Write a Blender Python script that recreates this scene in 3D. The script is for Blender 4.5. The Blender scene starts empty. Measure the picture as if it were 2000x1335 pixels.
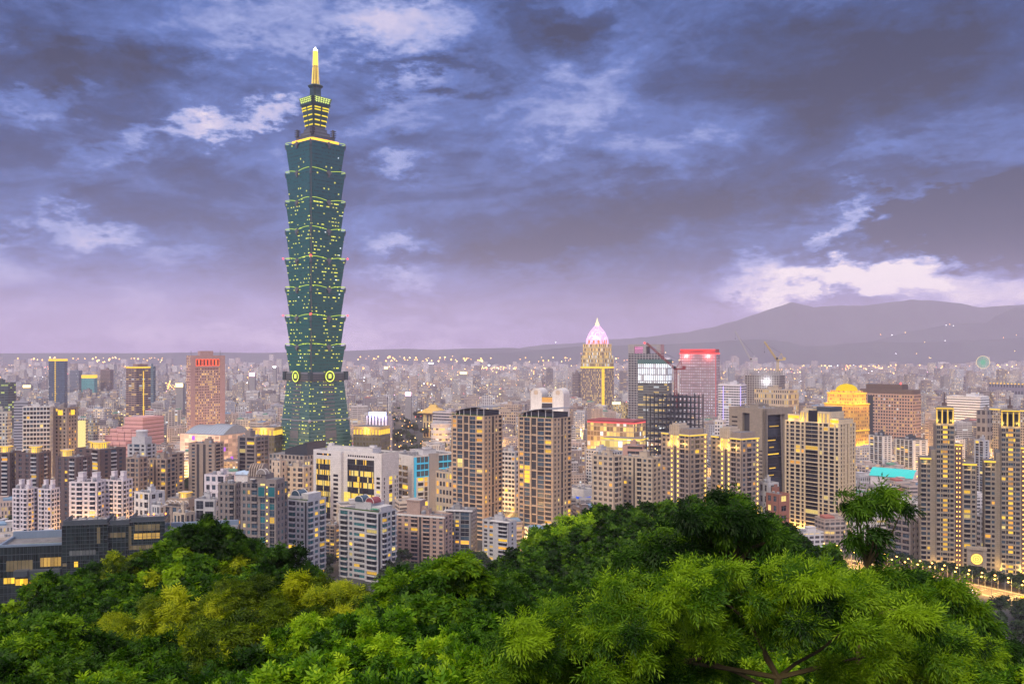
import bpy, math, random
import numpy as np
from mathutils import Vector, Matrix
sc = bpy.context.scene
COL = sc.collection
R = math.radians
PI = math.pi
F, CX, HY = 1800.0, 1000.0, 690.0     # focal length and horizon of the photograph, used to turn its measures into metres
CAMZ = 150.0

# ---------------------------------------------------------------- camera
cam = bpy.data.cameras.new('camera')
camo = bpy.data.objects.new('camera', cam); COL.objects.link(camo)
camo.location = (0, 0, CAMZ); camo.rotation_euler = (PI/2, 0, 0)
cam.sensor_width = 36.0; cam.lens = 36.0*F/2000.0
cam.shift_y = -(667.5-HY)/2000.0
cam.clip_start = 0.5; cam.clip_end = 80000
sc.camera = camo
sc.view_settings.view_transform = 'Standard'; sc.view_settings.look = 'None'
sc.view_settings.exposure = 0.2; sc.view_settings.gamma = 1.0; sc.view_settings.use_curve_mapping = False
sc.cycles.use_denoising = True
sc.cycles.max_bounces = 5; sc.cycles.diffuse_bounces = 2; sc.cycles.glossy_bounces = 2
sc.cycles.transmission_bounces = 2; sc.cycles.transparent_max_bounces = 4; sc.cycles.volume_bounces = 2
sc.cycles.sample_clamp_indirect = 3.0
sc.cycles.use_adaptive_sampling = True

# ---------------------------------------------------------------- node helper
class G:
    def __init__(s, nt): s.nt = nt
    def n(s, t, **k):
        nd = s.nt.nodes.new(t)
        for a, v in k.items(): setattr(nd, a, v)
        return nd
    def put(s, sock, v):
        if v is None: return
        if hasattr(v, 'is_linked'): s.nt.links.new(v, sock)
        else:
            if isinstance(v, (tuple, list)) and len(v) == 3 and sock.type == 'RGBA': v = (*v, 1)
            if isinstance(v, (tuple, list)) and len(v) == 4 and sock.type == 'VECTOR': v = v[:3]
            sock.default_value = v
    def m(s, op, a, b=None, c=None, clamp=False):
        nd = s.n('ShaderNodeMath', operation=op); nd.use_clamp = clamp
        for i, v in enumerate((a, b, c)): s.put(nd.inputs[i], v)
        return nd.outputs[0]
    def vm(s, op, a, b=None):
        nd = s.n('ShaderNodeVectorMath', operation=op)
        s.put(nd.inputs[0], a)
        if op == 'SCALE': s.put(nd.inputs[3], b)
        elif b is not None: s.put(nd.inputs[1], b)
        return nd.outputs[1] if op in ('LENGTH', 'DOT_PRODUCT') else nd.outputs[0]
    def mix(s, f, a, b, mode='MIX'):
        nd = s.n('ShaderNodeMix', data_type='RGBA', blend_type=mode)
        s.put(nd.inputs[0], f); s.put(nd.inputs[6], a); s.put(nd.inputs[7], b)
        return nd.outputs[2]
    def noise(s, vec, scale, detail=4, rough=.55, dist=0.0, dim='3D'):
        nd = s.n('ShaderNodeTexNoise', noise_dimensions=dim)
        s.put(nd.inputs['Vector'], vec); nd.inputs['Scale'].default_value = scale
        nd.inputs['Detail'].default_value = detail; nd.inputs['Roughness'].default_value = rough
        nd.inputs['Distortion'].default_value = dist
        return nd
    def mapr(s, v, a, b, c=0.0, d=1.0, kind='LINEAR'):
        nd = s.n('ShaderNodeMapRange', interpolation_type=kind)
        for i, x in enumerate((v, a, b, c, d)): s.put(nd.inputs[i], x)
        return nd.outputs[0]
    def ramp(s, f, stops, interp='LINEAR'):
        nd = s.n('ShaderNodeValToRGB'); cr = nd.color_ramp; cr.interpolation = interp
        while len(cr.elements) < len(stops): cr.elements.new(.5)
        for e, (p, c) in zip(cr.elements, stops): e.position = p; e.color = (*c, 1)
        s.put(nd.inputs[0], f)
        return nd.outputs[0]
    def mapping(s, vec, loc=(0,0,0), rot=(0,0,0), scale=(1,1,1), kind='POINT'):
        nd = s.n('ShaderNodeMapping', vector_type=kind)
        s.put(nd.inputs[0], vec); nd.inputs[1].default_value = loc; nd.inputs[2].default_value = rot; nd.inputs[3].default_value = scale
        return nd.outputs[0]

def lin(r, g, b):
    f = lambda c: c/12.92 if c <= .04045 else ((c+.055)/1.055)**2.4
    return (f(r/255), f(g/255), f(b/255))

# ---------------------------------------------------------------- sun and sky
SUN_EL, SUN_AZ = R(38), R(205)         # azimuth from +Y towards +X: behind the viewer, a little to the west
sd = Vector((math.sin(SUN_AZ)*math.cos(SUN_EL), math.cos(SUN_AZ)*math.cos(SUN_EL), math.sin(SUN_EL)))
sun = bpy.data.lights.new('sun', 'SUN'); sun.energy = 2.0; sun.angle = R(10); sun.color = (1.0, .85, .66)
suno = bpy.data.objects.new('sun', sun); COL.objects.link(suno)
suno.rotation_euler = sd.to_track_quat('Z', 'Y').to_euler()

def make_world():
    w = bpy.data.worlds.new("World"); sc.world = w; w.use_nodes = True
    nt = w.node_tree; nt.nodes.clear(); g = G(nt)
    sky = g.n('ShaderNodeTexSky', sky_type='NISHITA'); sky.sun_disc = False
    sky.sun_elevation = SUN_EL; sky.sun_rotation = SUN_AZ; sky.altitude = 150
    tc = g.n('ShaderNodeTexCoord').outputs['Generated']
    sp = g.n('ShaderNodeSeparateXYZ'); g.put(sp.inputs[0], tc)
    x, y, z = sp.outputs
    az = g.m('ARCTAN2', x, y)
    hor = g.m('SQRT', g.m('ADD', g.m('MULTIPLY', x, x), g.m('MULTIPLY', y, y)))
    el = g.m('ARCTAN2', z, hor)
    cb = g.n('ShaderNodeCombineXYZ'); g.put(cb.inputs[0], az); g.put(cb.inputs[1], el)
    P = cb.outputs[0]
    # billow the coordinates so that the large cloud masses get ragged edges
    st = g.mapping(P, rot=(0, 0, R(-14)), scale=(1.0, 2.3, 1))
    w1 = g.noise(st, 5.0, 5, .6); w2 = g.noise(st, 22.0, 5, .62)
    off = g.vm('SCALE', g.vm('SUBTRACT', w1.outputs['Color'], (.5, .5, .5)), .12)
    off2 = g.vm('SCALE', g.vm('SUBTRACT', w2.outputs['Color'], (.5, .5, .5)), .085)
    w3 = g.noise(st, 70.0, 5, .65)
    off2 = g.vm('ADD', off2, g.vm('SCALE', g.vm('SUBTRACT', w3.outputs['Color'], (.5, .5, .5)), .03))
    Q = g.vm('ADD', g.vm('ADD', P, off), off2)
    def blob(px, py, ax, ay, rot, amp, soft=0.0):
        u, v = (px-CX)/F, (HY-py)/F
        a = math.atan(u); e = math.atan2(v, math.sqrt(1+u*u))
        q = g.mapping(Q, loc=(a, e, 0), rot=(0, 0, R(rot)), scale=(ax/F, ay/F, 1), kind='TEXTURE')
        sq = g.n('ShaderNodeSeparateXYZ'); g.put(sq.inputs[0], q)
        cq = g.n('ShaderNodeCombineXYZ'); g.put(cq.inputs[0], sq.outputs[0]); g.put(cq.inputs[1], sq.outputs[1])
        return g.mapr(g.vm('LENGTH', cq.outputs[0]), soft, 1.0, amp, 0.0, 'SMOOTHERSTEP')
    B = g.m('ADD', .30, 0.0)
    for b in SKY_BLOBS: B = g.m('ADD', B, blob(*b))
    n1 = g.noise(g.mapping(P, rot=(0, 0, R(-13)), scale=(1, 2.6, 1)), 5.5, 7, .58, 1.1)
    n2 = g.noise(g.mapping(P, rot=(0, 0, R(-20)), scale=(1, 2.0, 1)), 19.0, 6, .6, .9)
    B = g.m('ADD', B, g.m('MULTIPLY', g.m('SUBTRACT', n1.outputs[0], .5), .80))
    B = g.m('ADD', B, g.m('MULTIPLY', g.m('SUBTRACT', n2.outputs[0], .5), .36))
    n3 = g.noise(g.mapping(P, rot=(0, 0, R(-16)), scale=(1, 1.7, 1)), 85.0, 5, .6, .3)
    B = g.m('ADD', B, g.m('MULTIPLY', g.m('SUBTRACT', n3.outputs[0], .5), .15))
    # overhead and behind the viewer the overcast is paled to light the scene
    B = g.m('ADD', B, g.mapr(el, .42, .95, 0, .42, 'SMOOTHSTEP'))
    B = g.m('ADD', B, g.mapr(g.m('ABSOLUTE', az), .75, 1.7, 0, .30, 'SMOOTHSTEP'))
    cl = g.ramp(B, [(0.0, lin(18,38,72)), (.22, lin(36,66,120)), (.44, lin(80,110,178)), (.63, lin(150,162,212)), (.85, lin(204,196,222)), (1.0, lin(244,230,232))])
    # the low cloud over the city is rosy
    pink = g.mapr(el, .0, .12, .8, 0.0, 'SMOOTHSTEP')
    pk = g.ramp(B, [(0.0, lin(112,98,146)), (.4, lin(168,144,186)), (.7, lin(206,182,212)), (1.0, lin(252,236,238))])
    cl = g.mix(pink, cl, pk)
    # the unseen overcast overhead and behind is boosted as added fill for scene and haze
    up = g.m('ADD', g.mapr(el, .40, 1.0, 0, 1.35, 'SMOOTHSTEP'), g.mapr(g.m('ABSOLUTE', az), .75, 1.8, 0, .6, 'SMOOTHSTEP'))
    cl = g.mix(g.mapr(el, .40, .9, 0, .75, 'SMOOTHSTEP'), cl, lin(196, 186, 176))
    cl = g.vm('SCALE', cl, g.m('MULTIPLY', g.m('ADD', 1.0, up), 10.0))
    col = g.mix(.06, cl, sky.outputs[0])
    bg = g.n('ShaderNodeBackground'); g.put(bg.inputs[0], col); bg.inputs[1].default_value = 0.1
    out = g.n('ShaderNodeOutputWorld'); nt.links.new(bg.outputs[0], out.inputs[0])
    w.cycles.sampling_method = 'MANUAL'; w.cycles.sample_map_resolution = 512
#             px    py    half-axes   turn  brightness
SKY_BLOBS = [(620,   50,  420, 110,   6,  .34), (800,  60,  260, 90, 12, .22), (150, 110, 420, 90, 4, -.26), (90, 260, 300, 100, 8, -.12), (450, 215, 200,  46, 24,  .40),
             (540, 190, 90, 34, 22, .25), (300,  275,  260,  44, 22,  .22), (120, 180, 160, 36, 10, .16), (330, 370, 380, 90, 6, -.10),
             (110, 450, 120,  52, -24, .34), (225, 470, 90, 44, 10, .34), (40, 500, 120, 30, 0, .25), (330, 520, 140, 44, 0, .2), (90, 570, 400, 80,  0,  .16),
             (770,  330,  120,  44, 14,  .28), (790, 210, 220, 60, 14, .24), (780, 470, 110,  46,  4,  .34), (770, 555, 120, 40,  -6,  .26), (830, 150, 200, 34, 6, -.16),
             (1090, 190, 330, 100, 18, .26), (1080, 290, 110, 26, 14, .16), (1300, 270, 260, 50, 14, .14), (1230, 420, 640, 110, 10, -.30), (1000, 500, 300, 50, 4, -.16), (1750, 130, 460, 190,  8, -.30),
             (1120,  30,  200,  60, 10, -.24), (1500, 60, 200, 70, 6, -.14), (1640, 545, 300,  58,  8,  .80, .15), (1880, 560, 260, 64, 0, .55, .1), (1460, 535, 110, 44, 14, .34), (1660, 425, 100, 44, 36,  .40), (1590, 470, 80, 30, 30, .3),
             (1870, 440,  250,  58, -4, -.56, .3), (1980, 400, 150, 90, 0, -.3), (1250, 575, 280,  60,  0, -.10), (1560, 370, 200,  60, 16, -.12), (1440, 585, 90, 22, 4, -.3),
             (620,  645,  800,  60,  0,  .26), (1800, 345, 150, 40, 4, -.16), (1700, 300, 120, 34, 14, .12)]
make_world()

# ---------------------------------------------------------------- materials
MATS = {}
def _new(name):
    m = bpy.data.materials.new(name); m.use_nodes = True
    m.node_tree.nodes.clear(); g = G(m.node_tree)
    out = g.n('ShaderNodeOutputMaterial')
    return m, g, out
def principled(g, out, base, rough=.8, metal=0.0, emit=None, estr=None, spec=.4):
    p = g.n('ShaderNodeBsdfPrincipled')
    g.put(p.inputs['Base Color'], base); g.put(p.inputs['Roughness'], rough); g.put(p.inputs['Metallic'], metal)
    p.inputs['Specular IOR Level'].default_value = spec
    if emit is not None: g.put(p.inputs['Emission Color'], emit); g.put(p.inputs['Emission Strength'], estr)
    g.nt.links.new(p.outputs[0], out.inputs[0])
    return p
def wallmat(name, rgb, rough=.8, var=.16, scale=.25, spec=.3, metal=0.0, seams=0.0):
    """stone, tile, render or metal: a base colour with weathering that has its own shape, and optional joint lines"""
    if name in MATS: return MATS[name]
    m, g, out = _new(name)
    tc = g.n('ShaderNodeTexCoord').outputs['Object']
    a = g.noise(tc, scale, 5, .6).outputs[0]
    b = g.noise(g.mapping(tc, scale=(1.2, 1.2, .08)), .8, 4, .6).outputs[0]      # rain streaks
    f = g.m('ADD', g.m('MULTIPLY', g.m('SUBTRACT', a, .5), var*2), g.m('MULTIPLY', g.m('SUBTRACT', b, .5), var*1.6))
    c = g.vm('SCALE', rgb, g.m('ADD', 1.0, f))
    if seams:
        uv = g.n('ShaderNodeUVMap').outputs[0]
        br = g.n('ShaderNodeTexBrick'); g.put(br.inputs['Vector'], uv)
        br.inputs['Scale'].default_value = 1.0; br.inputs['Brick Width'].default_value = seams*1.6; br.inputs['Row Height'].default_value = seams
        br.inputs['Mortar Size'].default_value = .07; br.inputs['Color1'].default_value = (1,1,1,1); br.inputs['Color2'].default_value = (.88,.88,.88,1); br.inputs['Mortar'].default_value = (.62,.62,.62,1)
        c = g.mix(1.0, c, br.outputs[0], 'MULTIPLY')
    principled(g, out, c, rough, metal, spec=spec)
    MATS[name] = m; return m
def glass(name, rgb, rough=.12, spec=.9):
    if name in MATS: return MATS[name]
    m, g, out = _new(name)
    oi = g.n('ShaderNodeObjectInfo').outputs['Random']
    tc = g.n('ShaderNodeTexCoord').outputs['Object']
    k = g.noise(tc, .35, 2).outputs[0]
    c = g.vm('SCALE', rgb, g.m('ADD', .55, g.m('ADD', g.m('MULTIPLY', oi, .6), g.m('MULTIPLY', k, .6))))
    principled(g, out, c, rough, 0.0, spec=spec)
    MATS[name] = m; return m
def emit(name, rgb, s, sample=False):
    if name in MATS: return MATS[name]
    m, g, out = _new(name)
    e = g.n('ShaderNodeEmission'); e.inputs[0].default_value = (*rgb, 1); e.inputs[1].default_value = s
    m.node_tree.links.new(e.outputs[0], out.inputs[0])
    m.cycles.emission_sampling = 'AUTO' if sample else 'NONE'
    MATS[name] = m; return m
def litglass(name, rgb, s):
    """a lit room behind a pane: uneven, with curtains"""
    if name in MATS: return MATS[name]
    m, g, out = _new(name)
    oi = g.n('ShaderNodeObjectInfo').outputs['Random']
    tc = g.n('ShaderNodeTexCoord').outputs['Object']
    k = g.noise(tc, 1.3, 3).outputs[0]
    st = g.m('MULTIPLY', s, g.m('ADD', .25, g.m('ADD', g.m('MULTIPLY', oi, .9), g.m('MULTIPLY', k, .7))))
    principled(g, out, (.05, .05, .05), .2, emit=rgb, estr=st)
    m.cycles.emission_sampling = 'NONE'
    MATS[name] = m; return m
def facademat(name, wall=None, glassc=(.03,.04,.055), cw=3.2, ch=3.4, mx=.2, y0=.3, y1=.85, lit=.12, litc=(1,.66,.14), e=1.2, rows=.6,
              grough=.2, cool=.25, wrough=.8, floorline=None, wallvar=.25):
    """windows of a facade as the surface pattern of one wall: UV is in metres, random cells are lit. wall None: colour from the mesh"""
    if name in MATS: return MATS[name]
    m, g, out = _new(name)
    uv = g.n('ShaderNodeUVMap').outputs[0]
    s = g.n('ShaderNodeSeparateXYZ'); g.put(s.inputs[0], uv)
    u = g.m('DIVIDE', s.outputs[0], cw); v = g.m('DIVIDE', s.outputs[1], ch)
    fu, fv, iu, iv = g.m('FRACT', u), g.m('FRACT', v), g.m('FLOOR', u), g.m('FLOOR', v)
    inx = g.m('MULTIPLY', g.m('GREATER_THAN', fu, mx), g.m('LESS_THAN', fu, 1-mx))
    iny = g.m('MULTIPLY', g.m('GREATER_THAN', fv, y0), g.m('LESS_THAN', fv, y1))
    mask = g.m('MULTIPLY', inx, iny)
    oi = g.n('ShaderNodeObjectInfo').outputs['Random']
    c3 = g.n('ShaderNodeCombineXYZ'); g.put(c3.inputs[0], iu); g.put(c3.inputs[1], iv)
    at = g.n('ShaderNodeAttribute', attribute_name='col')
    seed = g.m('MULTIPLY', g.m('ADD', oi, at.outputs['Alpha']), 97.0)
    g.put(c3.inputs[2], seed)
    wn = g.n('ShaderNodeTexWhiteNoise', noise_dimensions='3D'); g.put(wn.inputs[0], c3.outputs[0])
    c4 = g.n('ShaderNodeCombineXYZ'); g.put(c4.inputs[0], g.m('MULTIPLY', iu, .13)); g.put(c4.inputs[1], g.m('MULTIPLY', iv, 1.7)); g.put(c4.inputs[2], seed)
    rn = g.noise(c4.outputs[0], 1.0, 2).outputs[0]
    thr = g.m('ADD', lit, g.m('MULTIPLY', g.m('SUBTRACT', rn, .55), rows))
    on = g.m('LESS_THAN', wn.outputs[0], thr)
    if wall is None: wc = at.outputs['Color']
    else: wc = (*wall, 1)
    tc = g.n('ShaderNodeTexCoord').outputs['Object']
    nz = g.noise(tc, .12, 4).outputs[0]
    wc = g.vm('SCALE', wc, g.m('ADD', 1-wallvar/2, g.m('MULTIPLY', nz, wallvar)))
    sep = g.n('ShaderNodeSeparateColor'); g.put(sep.inputs[0], wn.outputs['Color'])
    gc = g.vm('SCALE', glassc, g.m('ADD', .5, sep.outputs[1]))
    if floorline:
        fl = g.m('LESS_THAN', fv, floorline[0]); gc = g.mix(fl, gc, floorline[1])
    base = g.mix(mask, wc, gc)
    lc = g.mix(g.m('LESS_THAN', sep.outputs[2], cool), (*litc, 1), (.85, .95, 1.0, 1))
    es = g.m('MULTIPLY', g.m('MULTIPLY', mask, on), g.m('MULTIPLY', e, g.m('ADD', .35, g.m('MULTIPLY', sep.outputs[0], 1.1))))
    rg = g.m('ADD', wrough, g.m('MULTIPLY', mask, grough-wrough))
    principled(g, out, base, rg, emit=lc, estr=es, spec=.5)
    m.cycles.emission_sampling = 'NONE'
    MATS[name] = m; return m
def noisemat(name, c1, c2, scale=.1, rough=.9, detail=6, c3=None):
    if name in MATS: return MATS[name]
    m, g, out = _new(name)
    tc = g.n('ShaderNodeTexCoord').outputs['Object']
    k = g.noise(tc, scale, detail, .62).outputs[0]
    st = [(.3, c1), (.7, c2)] if c3 is None else [(.25, c1), (.5, c2), (.75, c3)]
    principled(g, out, g.ramp(k, st), rough, spec=.2)
    MATS[name] = m; return m

GLASS_DARK = glass('window_glass_dark', (.020, .025, .035), .25, .45)
GLASS_BLUE = glass('window_glass_blue', (.035, .065, .095), .2, .5)
GLASS_TEAL = glass('window_glass_teal', (.015, .12, .14), .2, .5)
GLASS_BLACK = glass('window_glass_black', (.008, .010, .016), .25, .4)
LIT_W = litglass('room_light_yellow', (1.0, .56, .025), .98)
LIT_A = litglass('room_light_amber', (1.0, .42, .03), .85)
LIT_C = litglass('room_light_pale', (1.0, .74, .20), .75)
GOLD = emit('gold_lamp', (1.0, .60, .05), 1.3)
GOLD2 = emit('gold_lamp_bright', (1.0, .60, .09), 3.0)
AMBER = emit('amber_lamp', (1.0, .45, .08), 6.0)
WHITE_E = emit('white_lamp', (.9, .93, 1.0), 5.0)
RED_E = emit('red_lamp', (1.0, .06, .05), 4.0)
LIME_E = emit('lime_strip', (.62, .85, .06), 1.1)
ROOF = noisemat('roof_grey', (.10, .10, .11), (.2, .195, .2), .3)
ROOF_L = noisemat('roof_pale', (.25, .24, .24), (.4, .38, .37), .3)
METAL = wallmat('roof_metal', (.3, .31, .33), .45, metal=.4)
CONC = wallmat('concrete_grey', (.26, .25, .25))
WHITE = wallmat('white_tile', (.62, .60, .59))
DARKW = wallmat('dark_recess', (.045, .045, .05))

# ---------------------------------------------------------------- mesh builder
class MB:
    def __init__(s): s.v = []; s.f = []; s.mi = []; s.uv = []; s.c = []; s.cur = (0,0,0,0)
    def quad(s, pts, m=0, uv=None):
        b = len(s.v); s.v.extend(pts); s.f.append(tuple(range(b, b+len(pts)))); s.mi.append(m); s.c.append(s.cur)
        if uv is None:
            p0, p1, p2 = Vector(pts[0]), Vector(pts[1]), Vector(pts[-1])
            l = (p1-p0); ul = l.length; l = l/ul if ul else Vector((1,0,0))
            nrm = l.cross(p2-p0); up = nrm.cross(l); up = up.normalized() if up.length else Vector((0,0,1))
            uv = [((Vector(p)-p0).dot(l), (Vector(p)-p0).dot(up)) for p in pts]
        s.uv.extend(uv)
    def box(s, x0, x1, y0, y1, z0, z1, m=0, top=None, bottom=False):
        if x1 < x0: x0, x1 = x1, x0
        if y1 < y0: y0, y1 = y1, y0
        w, d, h = x1-x0, y1-y0, z1-z0
        t = m if top is None else top
        U = lambda a: [(0, 0), (a, 0), (a, h), (0, h)]
        s.quad([(x0,y0,z0),(x1,y0,z0),(x1,y0,z1),(x0,y0,z1)], m, U(w))
        s.quad([(x1,y0,z0),(x1,y1,z0),(x1,y1,z1),(x1,y0,z1)], m, U(d))
        s.quad([(x1,y1,z0),(x0,y1,z0),(x0,y1,z1),(x1,y1,z1)], m, U(w))
        s.quad([(x0,y1,z0),(x0,y0,z0),(x0,y0,z1),(x0,y1,z1)], m, U(d))
        s.quad([(x0,y0,z1),(x1,y0,z1),(x1,y1,z1),(x0,y1,z1)], t)
        if bottom: s.quad([(x0,y1,z0),(x1,y1,z0),(x1,y0,z0),(x0,y0,z0)], m)
    def cbox(s, cx, cy, w, d, z0, z1, m=0, top=None): s.box(cx-w/2, cx+w/2, cy-d/2, cy+d/2, z0, z1, m, top)
    def loft(s, polys, m=0, top=None, cap=True, capb=False):
        """polys: rings of equal length, each [(x,y,z)...] counter-clockwise from above"""
        n = len(polys[0]); z0 = polys[0][0][2]
        vv = 0.0
        for A, B in zip(polys, polys[1:]):
            a = 0.0; hh = (Vector(B[0])-Vector(A[0])).length
            for i in range(n):
                j = (i+1) % n; L = (Vector(A[j])-Vector(A[i])).length
                L = max(L, .001)
                s.quad([A[i], A[j], B[j], B[i]], m, [(a, vv), (a+L, vv), (a+L, vv+hh), (a, vv+hh)]); a += L
            vv += hh
        if cap: s.quad(list(polys[-1]), m if top is None else top)
        if capb: s.quad(list(reversed(polys[0])), m)
    def prism(s, poly, z0, z1, m=0, top=None, k0=1.0, k1=1.0):
        s.loft([[(x*k0, y*k0, z0) for x, y in poly], [(x*k1, y*k1, z1) for x, y in poly]], m, top)
    def cyl(s, cx, cy, r0, r1, z0, z1, m=0, n=14, top=None):
        P = [(math.cos(2*PI*i/n), math.sin(2*PI*i/n)) for i in range(n)]
        s.loft([[(cx+r0*a, cy+r0*b, z0) for a, b in P], [(cx+r1*a, cy+r1*b, z1) for a, b in P]], m, top)
    def lathe(s, cx, cy, prof, m=0, n=16, sx=1.0):
        P = [(math.cos(2*PI*i/n), math.sin(2*PI*i/n)) for i in range(n)]
        s.loft([[(cx+r*a*sx, cy+r*b, z) for a, b in P] for r, z in prof], m)
    def bar(s, p, q, r, m=0, n=4, r2=None):
        p, q = Vector(p), Vector(q); d = (q-p)
        if d.length < 1e-6: return
        d.normalize(); a = d.orthogonal().normalized(); b = d.cross(a)
        r2 = r if r2 is None else r2
        ring = lambda c, rr: [tuple(c+(a*math.cos(2*PI*(i+.5)/n)+b*math.sin(2*PI*(i+.5)/n))*rr) for i in range(n)]
        s.loft([ring(p, r), ring(q, r2)], m, cap=True, capb=True)
    def fbox(s, Fc, a0, a1, z0, z1, o0, o1, m=0, top=None):
        (ox, oy), (ux, uy), (nx, ny), L = Fc
        P = [(ox+ux*a+nx*o, oy+uy*a+ny*o) for a, o in ((a0, o1), (a1, o1), (a1, o0), (a0, o0))]
        h = z1-z0; W = [a1-a0, o1-o0, a1-a0, o1-o0]
        for i in range(4):
            if i == 2: continue
            j = (i+1) % 4
            s.quad([(*P[i], z0), (*P[j], z0), (*P[j], z1), (*P[i], z1)], m, [(a0, z0), (a0+W[i], z0), (a0+W[i], z1), (a0, z1)])
        s.quad([(*P[0], z1), (*P[1], z1), (*P[2], z1), (*P[3], z1)], m if top is None else top)
        s.quad([(*P[3], z0), (*P[2], z0), (*P[1], z0), (*P[0], z0)], m)
    def mesh(s, name, mats):
        me = bpy.data.meshes.new(name); me.from_pydata([tuple(p) for p in s.v], [], s.f)
        for m in mats: me.materials.append(m)
        me.polygons.foreach_set('material_index', s.mi)
        ul = me.uv_layers.new(name='UVMap'); ul.data.foreach_set('uv', np.array(s.uv, dtype=np.float32).ravel())
        if any(c != (0,0,0,0) for c in s.c):
            at = me.attributes.new('col', 'FLOAT_COLOR', 'FACE'); at.data.foreach_set('color', np.array(s.c, dtype=np.float32).ravel())
        me.update(); return me
    def build(s, name, mats, parent=None, loc=(0,0,0), rz=0.0, smooth=False):
        if not isinstance(mats, (list, tuple)): mats = [mats]
        o = bpy.data.objects.new(name, s.mesh(name, mats)); COL.objects.link(o)
        if parent is not None: o.parent = parent
        o.location = loc; o.rotation_euler = (0, 0, rz)
        if smooth:
            for p in o.data.polygons: p.use_smooth = True
        return o
def tag(o, label=None, cat=None, group=None, kind=None):
    for k, v in (('label', label), ('category', cat), ('group', group), ('kind', kind)):
        if v: o[k] = v
    return o
def empty(name, loc, rz=0.0, label=None, cat=None, group=None):
    o = bpy.data.objects.new(name, None); COL.objects.link(o)
    o.location = loc; o.rotation_euler = (0, 0, rz); o.empty_display_size = 1
    return tag(o, label, cat, group)
def at(px, py, Y): return Vector(((px-CX)/F*Y, Y, CAMZ-(py-HY)/F*Y))
def ztop(py, Y): return CAMZ-(py-HY)/F*Y
def children_of():
    k = {}
    for o in sc.objects:
        if o.parent: k.setdefault(o.parent.name, []).append(o)
    return k
def dup(o, kids=None):
    c = o.copy(); COL.objects.link(c)
    for ch in o.children:
        d = ch.copy(); COL.objects.link(d); d.parent = c
        for g_ in ch.children:
            e_ = g_.copy(); COL.objects.link(e_); e_.parent = d
    return c

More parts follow.
